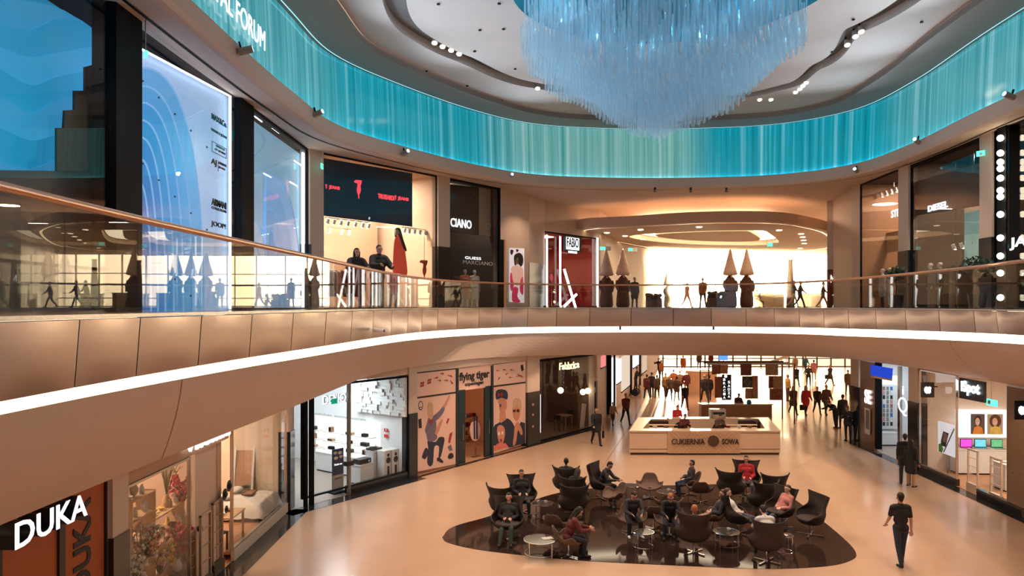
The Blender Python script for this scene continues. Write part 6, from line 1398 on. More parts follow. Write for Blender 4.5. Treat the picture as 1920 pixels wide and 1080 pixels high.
pr_(tf, [('print_bar', [(52, 380), (392, 333), (392, 347), (52, 394)], ink, 0), ('print_bar', [(52, 172), (392, 136), (392, 144), (52, 182)], ink, 0),
    ('print_trousers', [(145, 750), (210, 760), (240, 720), (285, 725), (275, 800), (255, 880), (235, 900), (240, 800), (200, 800), (190, 930), (165, 965), (140, 930), (150, 820)], dark_c, 0), ('print_leg', [(110, 900), (95, 885), (125, 810), (150, 830), (140, 880), (120, 905)], dark_c, 0), ('print_shoe', [(225, 890), (250, 895), (278, 925), (270, 938), (222, 915)], ink, 1),
    ('print_shirt', [(140, 600), (150, 560), (185, 545), (215, 590), (215, 680), (225, 720), (200, 750), (150, 755), (135, 700), (122, 660)], shp, 1), ('print_sleeve', [(190, 545), (240, 500), (275, 455), (290, 470), (270, 520), (215, 580)], shp, 1), ('print_hand', [(275, 460), (305, 400), (328, 362), (332, 375), (318, 415), (290, 470)], skp, 2), ('print_forearm', [(205, 690), (230, 620), (262, 570), (270, 580), (255, 625), (228, 690)], skp, 2),
    ('print_beard', [(150, 540), (145, 460), (160, 425), (185, 440), (190, 540), (172, 570)], blp, 2), ('print_scarf', [(160, 580), (185, 560), (185, 600), (168, 610)], redp, 3), ('print_rocket', [(318, 760), (330, 690), (352, 675), (345, 720), (332, 770)], redp, 1), ('print_toy', [(312, 800), (340, 780), (355, 830), (330, 835)], shp, 1), ('print_toy_ball', [(315, 880), (330, 855), (355, 855), (362, 885), (345, 900), (320, 900)], ink, 1), ('print_small', [(300, 600), (315, 560), (328, 560), (312, 605)], redp, 1), ('print_small', [(65, 570), (90, 560), (95, 640), (70, 645)], ink, 1)])
rg = [(85 + 19 * math.cos(a), 452 + 40 * math.sin(a)) for a in [k * PI / 8 for k in range(16)]]; ri = [(85 + 14 * math.cos(a), 452 + 32 * math.sin(a)) for a in [k * PI / 8 for k in range(16)]]
pr_(tf, [('print_ring', rg, ink, 0), ('print_ring_inner', ri, tz, 1), ('print_mouth', [(75, 465), (95, 462), (95, 468), (75, 471)], ink, 2)])
for cx_0, cy_0, s_0, m_ in ((98, 270, 1, redp), (158, 245, 1, redp)):
    for a_, b_ in ((-12, -14), (4, -18), (-14, 8), (2, 4)): pr_(tf, [('print_flag', [(cx_0 + a_, cy_0 + b_), (cx_0 + a_ + 13, cy_0 + b_ - 3), (cx_0 + a_ + 10, cy_0 + b_ + 16), (cx_0 + a_ - 4, cy_0 + b_ + 19)], m_, 0)])
def arrow(pic, x, y, l, an, m_=None, w_=3):
    c, s_1 = math.cos(math.radians(an)), math.sin(math.radians(an)); T = lambda u, v: (x + u * c - v * s_1, y + u * s_1 + v * c)
    pr_(pic, [('print_arrow', [T(0, -w_), T(l * .6, -w_), T(l * .6, w_)], m_ or redp, 0), ('print_arrow', [T(0, -w_), T(l * .6, w_), T(0, w_)], m_ or redp, 0), ('print_arrow_head', [T(l * .55, -w_ * 3), T(l, 0), T(l * .55, w_ * 3)], m_ or redp, 1)])
for x, y, l, an in ((200, 222, 35, -15), (250, 182, 34, 2), (312, 195, 46, 15), (232, 240, 28, 5), (284, 240, 34, 0), (335, 240, 40, 55)): arrow(tf, x, y, l, an)
ts = Pic(G2, 'overdoor_sign', 'panel with black handwritten lettering over the toy shop door', 'sign', 890, 730, d=.02)
ts.poly('panel', z6([(404, 137), (690, 106), (690, 292), (404, 330)]), tz, th=.04); ts.text('flying tiger', *[770 + v / 4.5 for v in (410, 665)], 660 + 205 / 4.5, 20, ink, dd=-.01, ext=.008, bold=.03); ts.text('copenhagen', *[770 + v / 4.5 for v in (458, 614)], 660 + 268 / 4.5, 9, ink, dd=-.01, ext=.008, bold=.03)
tr2 = Pic(G2, 'window_graphic_panel', 'large right window graphic of three open-mouthed people in masks, with small red arrows above', 'poster', 955, 845, d=.02)
tr2.poly('panel', z6([(697, 105), (970, 73), (970, 768), (697, 858)]), tz, th=.04)
pr_(tr2, [('print_bar', [(697, 284), (970, 250), (970, 262), (697, 298)], ink, 0), ('print_bar', [(697, 100), (970, 68), (970, 76), (697, 108)], ink, 0),
    ('print_suit', [(700, 640), (740, 600), (820, 560), (880, 640), (890, 780), (820, 805), (800, 770), (700, 790)], dark_c, 0), ('print_suit', [(850, 800), (880, 690), (930, 590), (966, 600), (966, 770)], dark_c, 0), ('print_neck', [(755, 510), (800, 500), (805, 570), (760, 600), (750, 580)], skp, 1), ('print_face', [(745, 400), (800, 400), (812, 460), (790, 510), (760, 505), (748, 460)], skp, 2), ('print_mouth', [(752, 440), (764, 438), (764, 466), (754, 464)], dark_c, 3),
    ('print_cap', [(722, 330), (770, 315), (815, 335), (815, 400), (770, 385), (724, 400)], dark_c, 3), ('print_glasses', [(735, 350), (750, 345), (750, 375), (735, 378)], redp, 4), ('print_glasses', [(760, 342), (775, 342), (775, 372), (760, 374)], redp, 4),
    ('print_hair', [(862, 470), (868, 410), (900, 385), (930, 410), (935, 480), (925, 500), (900, 450), (868, 480)], blp, 2), ('print_face', [(862, 470), (900, 440), (925, 480), (915, 560), (890, 580), (868, 545)], skp, 1), ('print_frames', [(864, 490), (885, 484), (885, 506), (866, 508)], ink, 3), ('print_frames', [(895, 484), (918, 484), (916, 508), (896, 508)], ink, 3),
    ('print_hands', [(862, 780), (872, 700), (880, 620), (905, 590), (935, 640), (945, 690), (930, 700), (905, 660), (890, 760), (872, 790)], skp, 2), ('print_child_face', [(730, 640), (760, 615), (790, 640), (795, 700), (775, 780), (755, 780), (735, 720)], skp, 2), ('print_child_body', [(700, 800), (740, 770), (800, 770), (826, 800), (700, 836)], pm('print_pink', (.75, .2, .14), .6), 1), ('print_child_eye', [(735, 680), (750, 672), (756, 695), (740, 704)], white, 3), ('print_child_eye', [(764, 672), (780, 670), (784, 692), (768, 698)], white, 3), ('print_child_mouth', [(752, 735), (772, 732), (768, 765), (758, 765)], redp, 3),
    ('print_foot', [(930, 110), (948, 105), (955, 150), (940, 165), (930, 140)], ink, 1)])
for x, y, l, an in ((750, 158, -28, 5), (806, 152, -30, 8), (876, 155, -40, 10), (825, 180, -30, -20), (740, 235, 28, -65), (858, 215, -30, 0), (890, 205, 40, -10), (900, 185, 60, 30)): arrow(tr2, x, y, abs(l), an + (180 if l < 0 else 0), w_=2.5)
# mullions and door of the toy shop
for i, (xa, xb, d0) in enumerate(((389, 406, 0), (684, 700, 0), (408, 462, .05), (628, 684, .05))):
    q = Pic(G2, 'door_mullion', ['dark mullion left of the toy shop sign', 'dark mullion right of the toy shop sign', 'broad dark left leaf of the toy shop door', 'broad dark right leaf of the toy shop door'][i], 'door frame', 770 + (xa + xb) / 9, 860, d=-.03 + d0); a_, b_ = q.P.s_at(770 + xa / 4.5, q.d) - q.t, q.P.s_at(770 + xb / 4.5, q.d) - q.t
    obj('frame', MB().bx(a_, b_, 0, .08, -q.z, (3.85 if i < 2 else 3.0) - q.z), pm('mullion_teal_black', (.01, .03, .04), .35), q.r)
    if i > 1: obj('handle', MB().cyl(((a_ + b_) / 2, -.04, 1 - q.z), ((a_ + b_) / 2, -.04, 1.6 - q.z), .015), steel, q.r)
tl = Pic(G2, 'oval_door_graphic', 'white oval floor-standing sign with two dark figures in the toy shop doorway', 'sign', 892, 826, d=.4); tl.poly('oval', z6([(500, 660), (515, 600), (545, 580), (575, 600), (590, 660), (575, 730), (545, 752), (515, 730)]), pm('oval_pink', (.75, .5, .45), .5), smooth=3); tl.poly('figure', z6([(533, 545), (543, 543), (546, 735), (535, 735)]), dark_c, dd=-.02); tl.poly('figure', z6([(554, 543), (564, 541), (567, 735), (556, 735)]), dark_c, dd=-.02); obj('foot', MB().bx(-.25, .25, -.1, .1, -tl.z, -tl.z + .04).bx(-.02, .02, 0, .04, -tl.z, -tl.z + .4), steel, tl.r)
for i, (px, d_, h) in enumerate(((876, 3.0, 1.3), (892, 3.6, 1.5), (906, 3.0, 1.2))):
    r = G2.root('toy_display', ['left one of the toy stands seen through the door', 'middle one of the toy stands seen through the door', 'right one of the toy stands seen through the door'][i], 'display stand', px=px, d=d_)
    for z_ in (.3, .7, 1.1): obj('shelf_board', MB().bx(-.4, .4, -.2, .2, z_, z_ + .03), lw, r)
    obj('uprights', MB().bx(-.42, -.39, -.2, .2, 0, h).bx(.39, .42, -.2, .2, 0, h), steel, r)
    for k in range(9): obj('toy_box', MB().bx(-.36 + (k % 3) * .25, -.2 + (k % 3) * .25, -.12, .1, .33 + (k // 3) * .4, .5 + (k // 3) * .4), [redp, pm('toy_y', (.7, .4, .1), .6), white, shp][k % 4], r)
# pier marks
pmk = Pic(G2, 'pier_notices', 'three small round red notices on the black granite pier by the toy shop', 'notice', 999, 775, d=-.1)
for y in (757, 776, 798): pmk.rect('notice', 998, 1001, y, y + 4, pm('notice_pink', (.6, .25, .22), .5), th=.01)
# ---- cafe
gc = glassw('window_16', G2, w9, w10, .05, 3.85, panes=3, d=.03, fr=darkm, fw=.06)
nn_ = Pic(G2, 'neon_sign', 'warm yellow neon script sign in the cafe window', 'neon sign', 1068, 690, d=.3)
neon = em('neon_yellow', (1, .72, .32), 4.0); nn_.text('Fabbrica', 1049, 1086, 685, 13, neon, bold=.01); nn_.rect('underline', 1062, 1080, 692, 693, neon)
for i, (px, py, d_) in enumerate(((1051, 732, .8), (1102, 733, .22), (1093, 735, .45))):
    q = Pic(G2, 'globe_lamp', ['left glowing globe lamp in the cafe', 'right glowing globe lamp in the cafe', 'glowing globe lamp behind the right one'][i], 'pendant lamp', px, py, d=d_); obj('globe', MB().ball((0, 0, 0), .16, 12), em('globe_warm', (1, .7, .4), 4.0), q.r, smooth=True); obj('cord', MB().cyl((0, 0, .15), (0, 0, 3.88 - q.z), .008, n=5), blackp, q.r)
table(G2, G2.s_at(1060, 1.0), 1.1, 0, .7, .7, .75, 'small dark cafe table behind the window', bw_); chair(G2, G2.s_at(1048, 1.0), 1.0, 0, 'dark chair left of the cafe table', blackp, 1.5); chair(G2, G2.s_at(1070, 1.3), 1.4, 0, 'dark chair right of the cafe table', blackp, -1.4)
rs_ = G2.root('red_stool', 'red upholstered seat in the cafe', 'stool', px=1062, d=2.2); obj('seat', MB().lathe([(.001, .5), (.2, .5), (.22, .56), (.2, .6), (.001, .6)], 14), redp, rs_); obj('leg', MB().cyl((0, 0, 0), (0, 0, .5), .03).lathe([(.001, 0), (.18, 0), (.001, .03)], 12), steel, rs_)
sb_ = G2.root('sandwich_board', 'white leaning menu board in the cafe window', 'menu board', px=1090, d=.5); obj('board', MB().bx(-.25, .25, -.02, .02, 0, 1.3), pap, sb_); obj('frame', MB().bx(-.28, -.25, -.03, .03, 0, 1.33).bx(.25, .28, -.03, .03, 0, 1.33).bx(-.28, .28, -.03, .03, 1.3, 1.33), blackp, sb_); sb_.rotation_euler.y = .2
bk = G2.root('bar_shelving', 'lit back-bar shelving deep in the cafe', 'shelf', px=1030, d=3.5)
for k in range(5): obj('shelf_board', MB().bx(-1, 1, 0, .3, .8 + k * .5, .84 + k * .5), bw_, bk)
obj('back_panel', MB().bx(-1, 1, .3, .34, 0, 3.2), pm('bar_back', (.25, .10, .04), .5), bk)
for i in range(8):
    b_ = G2.root('bottle', 'bottle standing on the back-bar shelf of the cafe', 'bottle', t=G2.s_at(1030, 3.5) - .8 + i * .22, d=3.65, z=1.34, group='bottles on the back-bar shelf'); obj('bottle_body', MB().lathe([(.001, 0), (.04, 0), (.04, .18), (.015, .24), (.015, .3), (.001, .3)], 10), [bw_, pm('bottle_green', (.03, .08, .03), .1), lw][i % 3], b_)
po2 = Pic(G2, 'lit_poster', 'white lit poster strip at the left edge of the cafe window', 'poster', 1012, 775, d=-.02); po2.rect('print', 1010.5, 1014, 740, 812, em('poster_white', (.9, .93, 1), 1.6))

# ================================================================== KIOSKS
kc = pm('kiosk_cream', (.70, .50, .34), .4, var=.03); kd = pm('kiosk_dark', (.035, .025, .02), .4)
K = [(5.03, 32.0), (11.5, 32.0), (12.27, 35.8), (6.06, 35.8)]; kx, ky = 8.5, 33.9
k1 = thing('confectionery_kiosk', 'cream four-sided kiosk counter with dark lettering and a round emblem facing us', 'kiosk', (kx, ky, 0))
Kl = [Vector((x - kx, y - ky)) for x, y in K]
def inset(P4, f): return [p * f for p in P4]
def walls(P4, Pi, z0, z1, m, name):
    g_ = MB()
    for i in range(4):
        a, b_ = P4[i], P4[(i + 1) % 4]; c, d_ = Pi[(i + 1) % 4], Pi[i]; g_.prism([tuple(a), tuple(b_), tuple(c), tuple(d_)], z0, z1)
    return obj(name, g_, m, k1, fixn=True)
Ki = [Kl[0] + Vector((.65, .55)), Kl[1] + Vector((-.45, .55)), Kl[2] + Vector((-.6, -.5)), Kl[3] + Vector((.5, -.5))]
walls(Kl, Ki, .1, 1.0, kc, 'counter_body'); walls([p * 1.005 for p in Kl], [p * .995 for p in Ki], 1.0, 1.04, pm('kiosk_top', (.78, .62, .46), .2), 'worktop'); walls([p * .985 for p in Kl], Ki, 0, .1, kd, 'plinth')
fy = Kl[0].y
obj('groove', MB().bx(Kl[0].x + .02, -1.83, fy - .006, fy, .93, .95).bx(1.3, Kl[1].x - .02, fy - .006, fy, .93, .95).bx(Kl[0].x + .02, -1.83, fy - .006, fy, .24, .26).bx(1.3, Kl[1].x - .02, fy - .006, fy, .24, .26), kd, k1)
obj('inner_wall_lining', MB().bx(-2.5, 2.9, 1.2, 1.22, .1, .99).bx(-2.75, -2.73, -1.2, 1.1, .1, .99).bx(3.0, 3.02, -1.2, 1.1, .1, .99), kd, k1)
xs0, xs1 = (1252 - CX) * 32 / F - kx, (1387 - CX) * 32 / F - kx
sp_ = obj('sign_panel', MB().bx(xs0, xs1, fy - .04, fy, .08, 1.02), pm('quilted_gold', (.62, .42, .26), .3, metal=.3), k1); qg = MB()
for k in range(-8, 26):
    for s_1 in (1, -1):
        pts = [];
        for zq in (.14, .96):
            pts.append((xs0 + k * .18 + s_1 * (zq - .14) , fy - .045, zq))
        if all(xs0 < p[0] < xs1 for p in pts): qg.tube(pts, .006, 4)
obj('quilting', qg, pm('quilt_line', (.4, .25, .15), .4), sp_)
text('CUKIERNIA', ink, sp_, (xs0 * .72 + xs1 * .28) , .58, 1.42, .24, y=fy - .07, ext=.03, bold=.005); text('SOWA', ink, sp_, xs0 * .135 + xs1 * .865, .58, .72, .24, y=fy - .07, ext=.03, bold=.005)
obj('owl_emblem', MB().cyl((xs0 * .37 + xs1 * .63, fy - .08, .60), (xs0 * .37 + xs1 * .63, fy - .05, .60), .24, n=24), pm('emblem_brown', (.07, .035, .02), .5, var=.5, scale=14), sp_)
def onk(x, y, z): return Vector((x, y, z))
for i, (x0, x1) in enumerate(((5.95, 7.7), (9.85, 11.4))):
    r = thing('cake_display_case', ['dark glass cake display at the left end of the kiosk', 'dark glass cake display at the right end of the kiosk'][i], 'display case', ((x0 + x1) / 2 , 33.95, 0)); w_ = x1 - x0
    obj('case_body', MB().bx(-w_ / 2, w_ / 2, -1.2, .9, .0, .45).bx(-w_ / 2, w_ / 2, .9, 1.0, .0, .98), pm('case_maroon', (.035, .010, .012), .4), r)
    for k in range(3): obj('shelf_board', MB().bx(-w_ / 2, w_ / 2, .72, .9, .56 + k * .14, .58 + k * .14), pm('case_shelf', (.75, .5, .3), .3, emit=(1, .6, .3), es=.6), r)
    for k in range(6): obj('cake', MB().lathe([(.001, 0), (.11, 0), (.11, .08), (.001, .09)], 12, ((-w_ / 2 + .2 + (k % 3) * .5), .8, .58 + (k // 3) * .14)), [redp, white, bw_][k % 3], r)
bcx = thing('inner_counter', 'cream inner counter with an arched recess inside the kiosk', 'counter', (8.9, 35.0, 0)); obj('body', MB().bx(-1.6, 1.6, -.3, .2, 0, 1.15), kc, bcx); obj('arch_recess', MB().slab([(.7 + .3 * math.cos(a), .6 + .4 * math.sin(a)) for a in [PI * k / 10 for k in range(11)]], -.32, -.29), kd, bcx, fixn=True); obj('arch_recess', MB().slab([(-1.1 + .3 * math.cos(a), .6 + .4 * math.sin(a)) for a in [PI * k / 10 for k in range(11)]], -.32, -.29), kd, bcx, fixn=True)
cm_ = thing('coffee_machine', 'steel coffee machine on the inner kiosk counter', 'coffee machine', (9.6, 34.9, 1.15)); obj('casing', MB().bx(-.35, .35, -.2, .25, 0, .42), steel, cm_, bevel=.02); obj('group_head', MB().bx(-.25, .25, -.3, -.2, .2, .3), blackp, cm_)
for i, (x, y, tp, lb) in enumerate(((7.7, 33.4, 'maroon', 'kiosk worker in dark red bending behind the left cake display'), (8.0, 36.3, 'red', 'person in red top standing behind the kiosk in the sun streak'), (9.25, 33.3, 'brown', 'kiosk worker behind the sign counter beside the streak'))): person(lb, 'phone', (x, y, 0), 10, top=tp, bot='black', vox=.026, h=1.6)
# second kiosk with menu boards
k2_ = thing('food_kiosk', 'second kiosk with wooden counter under hanging food pictures', 'kiosk', (12.0, 41.0, 0))
obj('counter_body', MB().bx(-1.8, 2.0, -.8, -.3, .1, 1.05), pm('kiosk_wood', (.45, .22, .10), .4, stretch=(10, 1, 1), var=.25), k2_); obj('worktop', MB().bx(-1.85, 2.05, -.85, -.25, 1.05, 1.1), pm('kiosk_top', (.78, .62, .46), .2), k2_); obj('light_edge', MB().bx(-1.8, 2.0, -.86, -.84, .35, .40), white, k2_); obj('plinth', MB().bx(-1.8, 2.0, -.75, -.3, 0, .1), kd, k2_)
fr_ = pm('canopy_brown', (.12, .06, .04), .5)
cf = MB()
for x_ in (-1.35, 3.3):
    for y_ in (-.55, 1.25): cf.bx(x_ - .03, x_ + .03, y_ - .03, y_ + .03, 0, 3.25)
for y_ in (-.55, .3, 1.25): cf.bx(-1.4, 3.35, y_ - .03, y_ + .03, 3.2, 3.27)
obj('canopy_frame', cf, fr_, k2_); obj('canopy_edge', MB().bx(-1.45, 3.4, -.62, -.58, 3.22, 3.30), white, k2_)
fpm = [pm('food_print_%d' % i, c, .5, var=.9, scale=7) for i, c in enumerate(((.35, .12, .05), (.5, .25, .12), (.25, .06, .04), (.55, .35, .2)))]
def xk(px): return (px - CX) * 40.4 / F - 12.0
def zk(py): return EYE - (py - HY) * 40.4 / F
for i, (x0, x1, y0, y1) in enumerate(((1336, 1350, 684, 702), (1351, 1364, 684, 701), (1389, 1407, 682, 704), (1437, 1458, 682, 704), (1341, 1352, 706, 746), (1411, 1420, 704, 745), (1442, 1450, 705, 728), (1451, 1466, 705, 728), (1444, 1464, 728, 750), (1399, 1420, 728, 748))):
    q = thing('food_picture_board', ['small food picture board at the top left of the food kiosk', 'pale picture board right beside the top left one', 'food picture above the green diamond board', 'top right food picture board of the kiosk', 'tall narrow food picture left of the black word board', 'food picture right of the green diamond board', 'narrow pale picture left of the bowl picture', 'dark bowl picture board on the right', 'lowest right food picture with red food', 'food picture under the green diamond board'][i], 'picture board', (12.0 + (xk(x0) + xk(x1)) / 2, 40.42 - .04 * (i % 3), (zk(y1))))
    w_ = (xk(x1) - xk(x0)) * 1.15; h_ = zk(y0) - zk(y1); obj('print', MB().bx(-w_ / 2, w_ / 2, 0, .03, 0, h_), fpm[i % 4], q); obj('hanging_wire', MB().cyl((0, .015, h_), (0, .015, 3.2 - zk(y1)), .006, n=4), steel, q)
q = thing('vertical_word_board', 'tall black board with two columns of white letters at the food kiosk', 'sign', (12.0 + xk(1362), 40.36, zk(750))); h_ = zk(702) - zk(750); w_ = xk(1371) - xk(1353); obj('board', MB().bx(-w_ / 2, w_ / 2, 0, .04, 0, h_), signb, q); obj('hanger', MB().cyl((0, .02, h_), (0, .02, 3.2 - zk(750)), .01, n=5), steel, q)
for k, ch_ in enumerate('BRACIA'): text(ch_, signw, q, -w_ * .24, h_ * .80 - k * h_ * .14, .12, .13, y=-.01, ext=.01)
for k, ch_ in enumerate('SADZA'): text(ch_, signw, q, w_ * .24, h_ * .70 - k * h_ * .14, .12, .13, y=-.01, ext=.01)
obj('round_mark', MB().cyl((-w_ * .1, -.02, h_ * .93), (-w_ * .1, 0, h_ * .93), .08, n=12), signw, q)
q = thing('green_diamond_board', 'green board with a pale diamond emblem at the food kiosk', 'sign', (12.0 + xk(1401), 40.35, zk(727))); w_ = xk(1411) - xk(1391); h_ = zk(705) - zk(727); obj('board', MB().bx(-w_ / 2, w_ / 2, 0, .03, 0, h_), pm('board_green', (.08, .09, .05), .5), q); obj('diamond', MB().tube([(-w_ * .32, -.01, h_ / 2), (0, -.01, h_ * .85), (w_ * .32, -.01, h_ / 2), (0, -.01, h_ * .15)], .012, 5, closed=True), pap, q); obj('hanger', MB().cyl((0, .02, h_), (0, .02, 3.2 - zk(727)), .008, n=4), steel, q)
bal_ = thing('blue_balloon', 'small bright blue balloon at the food kiosk counter', 'balloon', (12.0 + xk(1399), 39.9, 1.10)); obj('balloon', MB().ball((0, 0, .14), .13, 12, (1, 1, 1.1)), pm('balloon_blue', (.03, .25, .6), .2), bal_, smooth=True); obj('knot', MB().cyl((0, 0, 0), (0, 0, .02), .02, .005, 6), MATS['balloon_blue'], bal_)
person('worker in dark clothes behind the food kiosk counter', 'phone', (12.0 + xk(1392), 41.2, 0), 10, top='black', bot='black', vox=.03, h=1.6)
# far white desk
fd = thing('round_info_desk', 'pale desk with a small emblem standing far back in the sunlight', 'desk', (14.1, 55.4, 0)); obj('front', MB().lathe([(1.1, 0), (1.1, 1.5), (1.2, 1.52), (1.2, 1.6), (.9, 1.6), (.9, 0)], 24, sy=.6), pm('desk_cream', (.75, .5, .32), .5), fd, smooth=False); obj('emblem', MB().tube([(.18 * math.cos(a) + .3, -.68, 1.15 + .18 * math.sin(a)) for a in [k * PI / 6 for k in range(1, 11)]], .035, 6), bw_, fd)
fs2 = thing('blue_screen_sign', 'bright blue screen far back above the kiosk', 'screen', (17.0, 60, 2.0)); obj('screen', MB().bx(-.35, .35, 0, .08, 0, .65), em('screen_blue', (.08, .25, .9), 2.0), fs2); obj('pole', MB().cyl((0, .04, -2.0), (0, .04, 0), .03), darkm, fs2)
ca = thing('white_canopy_stand', 'white slatted stair-like canopy right of the food kiosk', 'canopy', (20.6, 57, 0)); obj('beam', MB().add([(-1.0, 0, 1.9), (1.1, 0, 2.7), (1.1, 0, 2.9), (-1.0, 0, 2.1), (-1.0, .2, 1.9), (1.1, .2, 2.7), (1.1, .2, 2.9), (-1.0, .2, 2.1)], [(0, 1, 2, 3), (4, 7, 6, 5), (0, 4, 5, 1), (3, 2, 6, 7), (0, 3, 7, 4), (1, 5, 6, 2)]), white, ca)
for k in range(5): obj('post', MB().cyl((-.9 + k * .45, .1, 0), (-.9 + k * .45, .1, 2.05 + k * .17), .03), white, ca)
# far left passage frontages
for i, (a_, b_, y0, y1, d_, c_, st_2, lb) in enumerate(((1128, 1136, 668, 690, .0, (1, .3, .3), 1.0, 'pinkish lit window panel high at the start of the passage'), (1147, 1155, 672, 770, .0, (1, .95, .9), 1.6, 'narrow white lit panel in the left passage wall'), (1157, 1165, 676, 720, -.1, (1, 1, 1), 2.5, 'white screen with dark mark on the left passage wall'), (1166, 1184, 670, 735, .0, (1, .8, .62), .9, 'warm shop display in the left passage wall'), (1188, 1198, 668, 690, 0, (.8, .85, 1), 1.6, 'pale window panel far along the left passage wall'), (1205, 1213, 668, 700, 0, (1, .75, .55), .8, 'narrow warm panel at the end of the left passage wall'))):
    q = Pic(GP, 'lit_wall_panel', lb, 'lit panel', (a_ + b_) / 2, y1, d=d_ - .06); q.rect('face', a_, b_, y0, y1, em('lit_panel_%d' % i, c_, st_2), th=.05); q.rect('lower_frame', a_, b_, y1, y1 + 2, darkm, dd=-.02, th=.06)
for i, px in enumerate((1142, 1152, 1183, 1200)):
    q = Pic(GP, 'passage_column', ['broad dark column at the start of the left passage', 'second dark column of the left passage', 'third dark column of the left passage', 'farthest dark column of the left passage'][i], 'column', px, 760, d=-.12); r_ = (.14, .07, .08, .08)[i]; obj('shaft', MB().cyl((0, 0, -q.z), (0, 0, 4.3 - q.z), r_, n=14), darkm, q.r); obj('collar', MB().cyl((0, 0, -q.z), (0, 0, .12 - q.z), r_ + .04, n=14), steel, q.r)

# ================================================================== GROUND FLOOR RIGHT
def z7(x, y): return 1600 + x / 3.856, 680 + y / 3.856
# phone case shop
pc = Pic(GR, 'bronze_front_panel', 'bronze front panel with two lit letters at the phone case shop', 'shopfront panel', 1629, 830, d=-.02); pc.rect('panel', 1613, 1640, 676, 850, pm('bronze_panel', (.24, .15, .10), .25, metal=.4), th=.05); pc.text('SE', 1621, 1633, 744, 26, signw, dd=-.04, bold=.03)
pq = Pic(GR, 'phone_advert', 'narrow upright advert showing a grey phone beside the two lit letters', 'poster', 1626, 812, d=-.08); pq.rect('sheet', 1621, 1631, 764, 812, pap); pq.rect('phone_print', 1623, 1629.5, 768, 803, pm('print_grey', (.18, .17, .17), .4), dd=-.01, th=.005)
q = Pic(GR, 'dark_front_post', 'dark upright post right of the bronze front panel', 'post', 1643, 845, d=-.04); obj('post', MB().bx(-.12, .12, 0, .2, -q.z, 3.9 - q.z), darkm, q.r); obj('base_plate', MB().bx(-.15, .15, -.02, .22, -q.z, -q.z + .1), steel, q.r)
q = Pic(GR, 'blue_banner', 'bright blue banner hung across the top of the phone case shop', 'banner', 1653, 708, d=-.12); q.poly('cloth', [z7(124, 15), z7(283, 42), z7(278, 118), z7(124, 92)], pm('banner_royal', (.01, .06, .75), .6, emit=(.0, .08, .9), es=.6)); q.poly('hem_board', [z7(124, 92), z7(278, 118), z7(278, 132), z7(124, 106)], lw, dd=.01)
pg = Pic(QL, 'case_pegboard', 'white pegboard hung with rows of phone cases', 'display board', 1668, 818, d=-.08); za0 = pg.q(1657, 818)[1]; xa, _ = pg.q(1650, 800); xb, _ = pg.q(1684, 800)
obj('board', MB().bx(xa, xb, 0, .05, .7 - pg.z, 3.2 - pg.z), white, pg.r); obj('header', MB().bx(xa + .1, xb - .05, -.02, .01, 2.75 - pg.z, 3.15 - pg.z), em('header_white', (.95, .97, 1), 1.8), pg.r)
ccols = [blackp, white, pm('case_blue', (.05, .2, .5), .4), pm('case_grey', (.25, .25, .27), .4), bw_, pm('case_pink', (.6, .3, .3), .4)]; nw_ = int((xb - xa - .2) / .17)
for r_ in range(9):
    for k in range(min(nw_, 9)): obj('phone_case', MB().bx(xa + .12 + k * .17, xa + .22 + k * .17, -.03, 0, .85 + r_ * .205 - pg.z, 1.02 + r_ * .205 - pg.z), ccols[(r_ * 5 + k * 3 + r_ * k) % 6], pg.r)
q = Pic(GR, 'window_lettering', 'two large white outlined letters on the phone case shop glass', 'lettering', 1693, 780, d=-.03); q.text('Q', 1684, 1701, 762, 34, signw, dd=-.01, bold=-.01); q.text('i', 1692, 1694.5, 732, 16, signw, dd=-.01)
q = Pic(GR, 'mirror_post', 'mirror-clad post in front of the pegboard', 'post', 1685, 850, d=-.02); obj('post', MB().bx(-.1, .1, 0, .1, -q.z, 3.9 - q.z), pm('mirror_post', (.4, .36, .33), .1, metal=1), q.r); obj('foot', MB().bx(-.12, .12, -.01, .12, -q.z, .08 - q.z), darkm, q.r)
block(QL, 1652, 1684, -.6, .45, .6, 'white low counter inside the phone case shop', 'counter', 'counter', ww)
# computer shop
glassw('window_17', GR, GR.s_at(1724), GR.s_at(1793), .25, 3.9, panes=2, d=.02, fr=steel, fw=.03); glassw('window_18', GR, GR.s_at(1889), GR.L, .25, 3.9, panes=1, d=.02, fr=steel, fw=.03)
def plinth(px0, px1): t0_, t1_ = GR.s_at(px0), GR.s_at(px1); struct('trim_11', MB().bx(0, t1_ - t0_, -.06, .12, 0, .25), granite, 'black plinth of the computer shop window', loc=GR.w(t0_, 0, 0), rotz=GR.rot)
plinth(1724, 1793); plinth(1834, 1919)
q = Pic(GR, 'brown_glass_panel', 'brown glossy panel right of the computer shop entrance', 'shopfront panel', 1905, 960, d=-.01); x0, x1 = GR.s_at(1889) - q.t, GR.L - q.t; obj('panel', MB().bx(x0, x1, 0, .05, .26 - q.z, 3.9 - q.z), pm('brown_gloss', (.22, .14, .09), .15), q.r)
for k in range(4): obj('fixing', MB().cyl((x0 + .3 + .3 * k, -.02, 1.2 - q.z), (x0 + .3 + .3 * k, 0, 1.2 - q.z), .015), blackp, q.r)
isn = Pic(GR, 'shop_sign', 'black hanging board with glowing white lettering', 'sign', 1821, 752, d=.15); isn.poly('board', [z7(765, 108), z7(945, 140), z7(945, 290), z7(765, 255)], signb, th=.08); isn.text('iSpot', z7(778, 0)[0], z7(912, 0)[0], z7(0, 190)[1], 27, em('ispot_face', (.75, .93, 1), 5), dd=-.03, bold=.03)
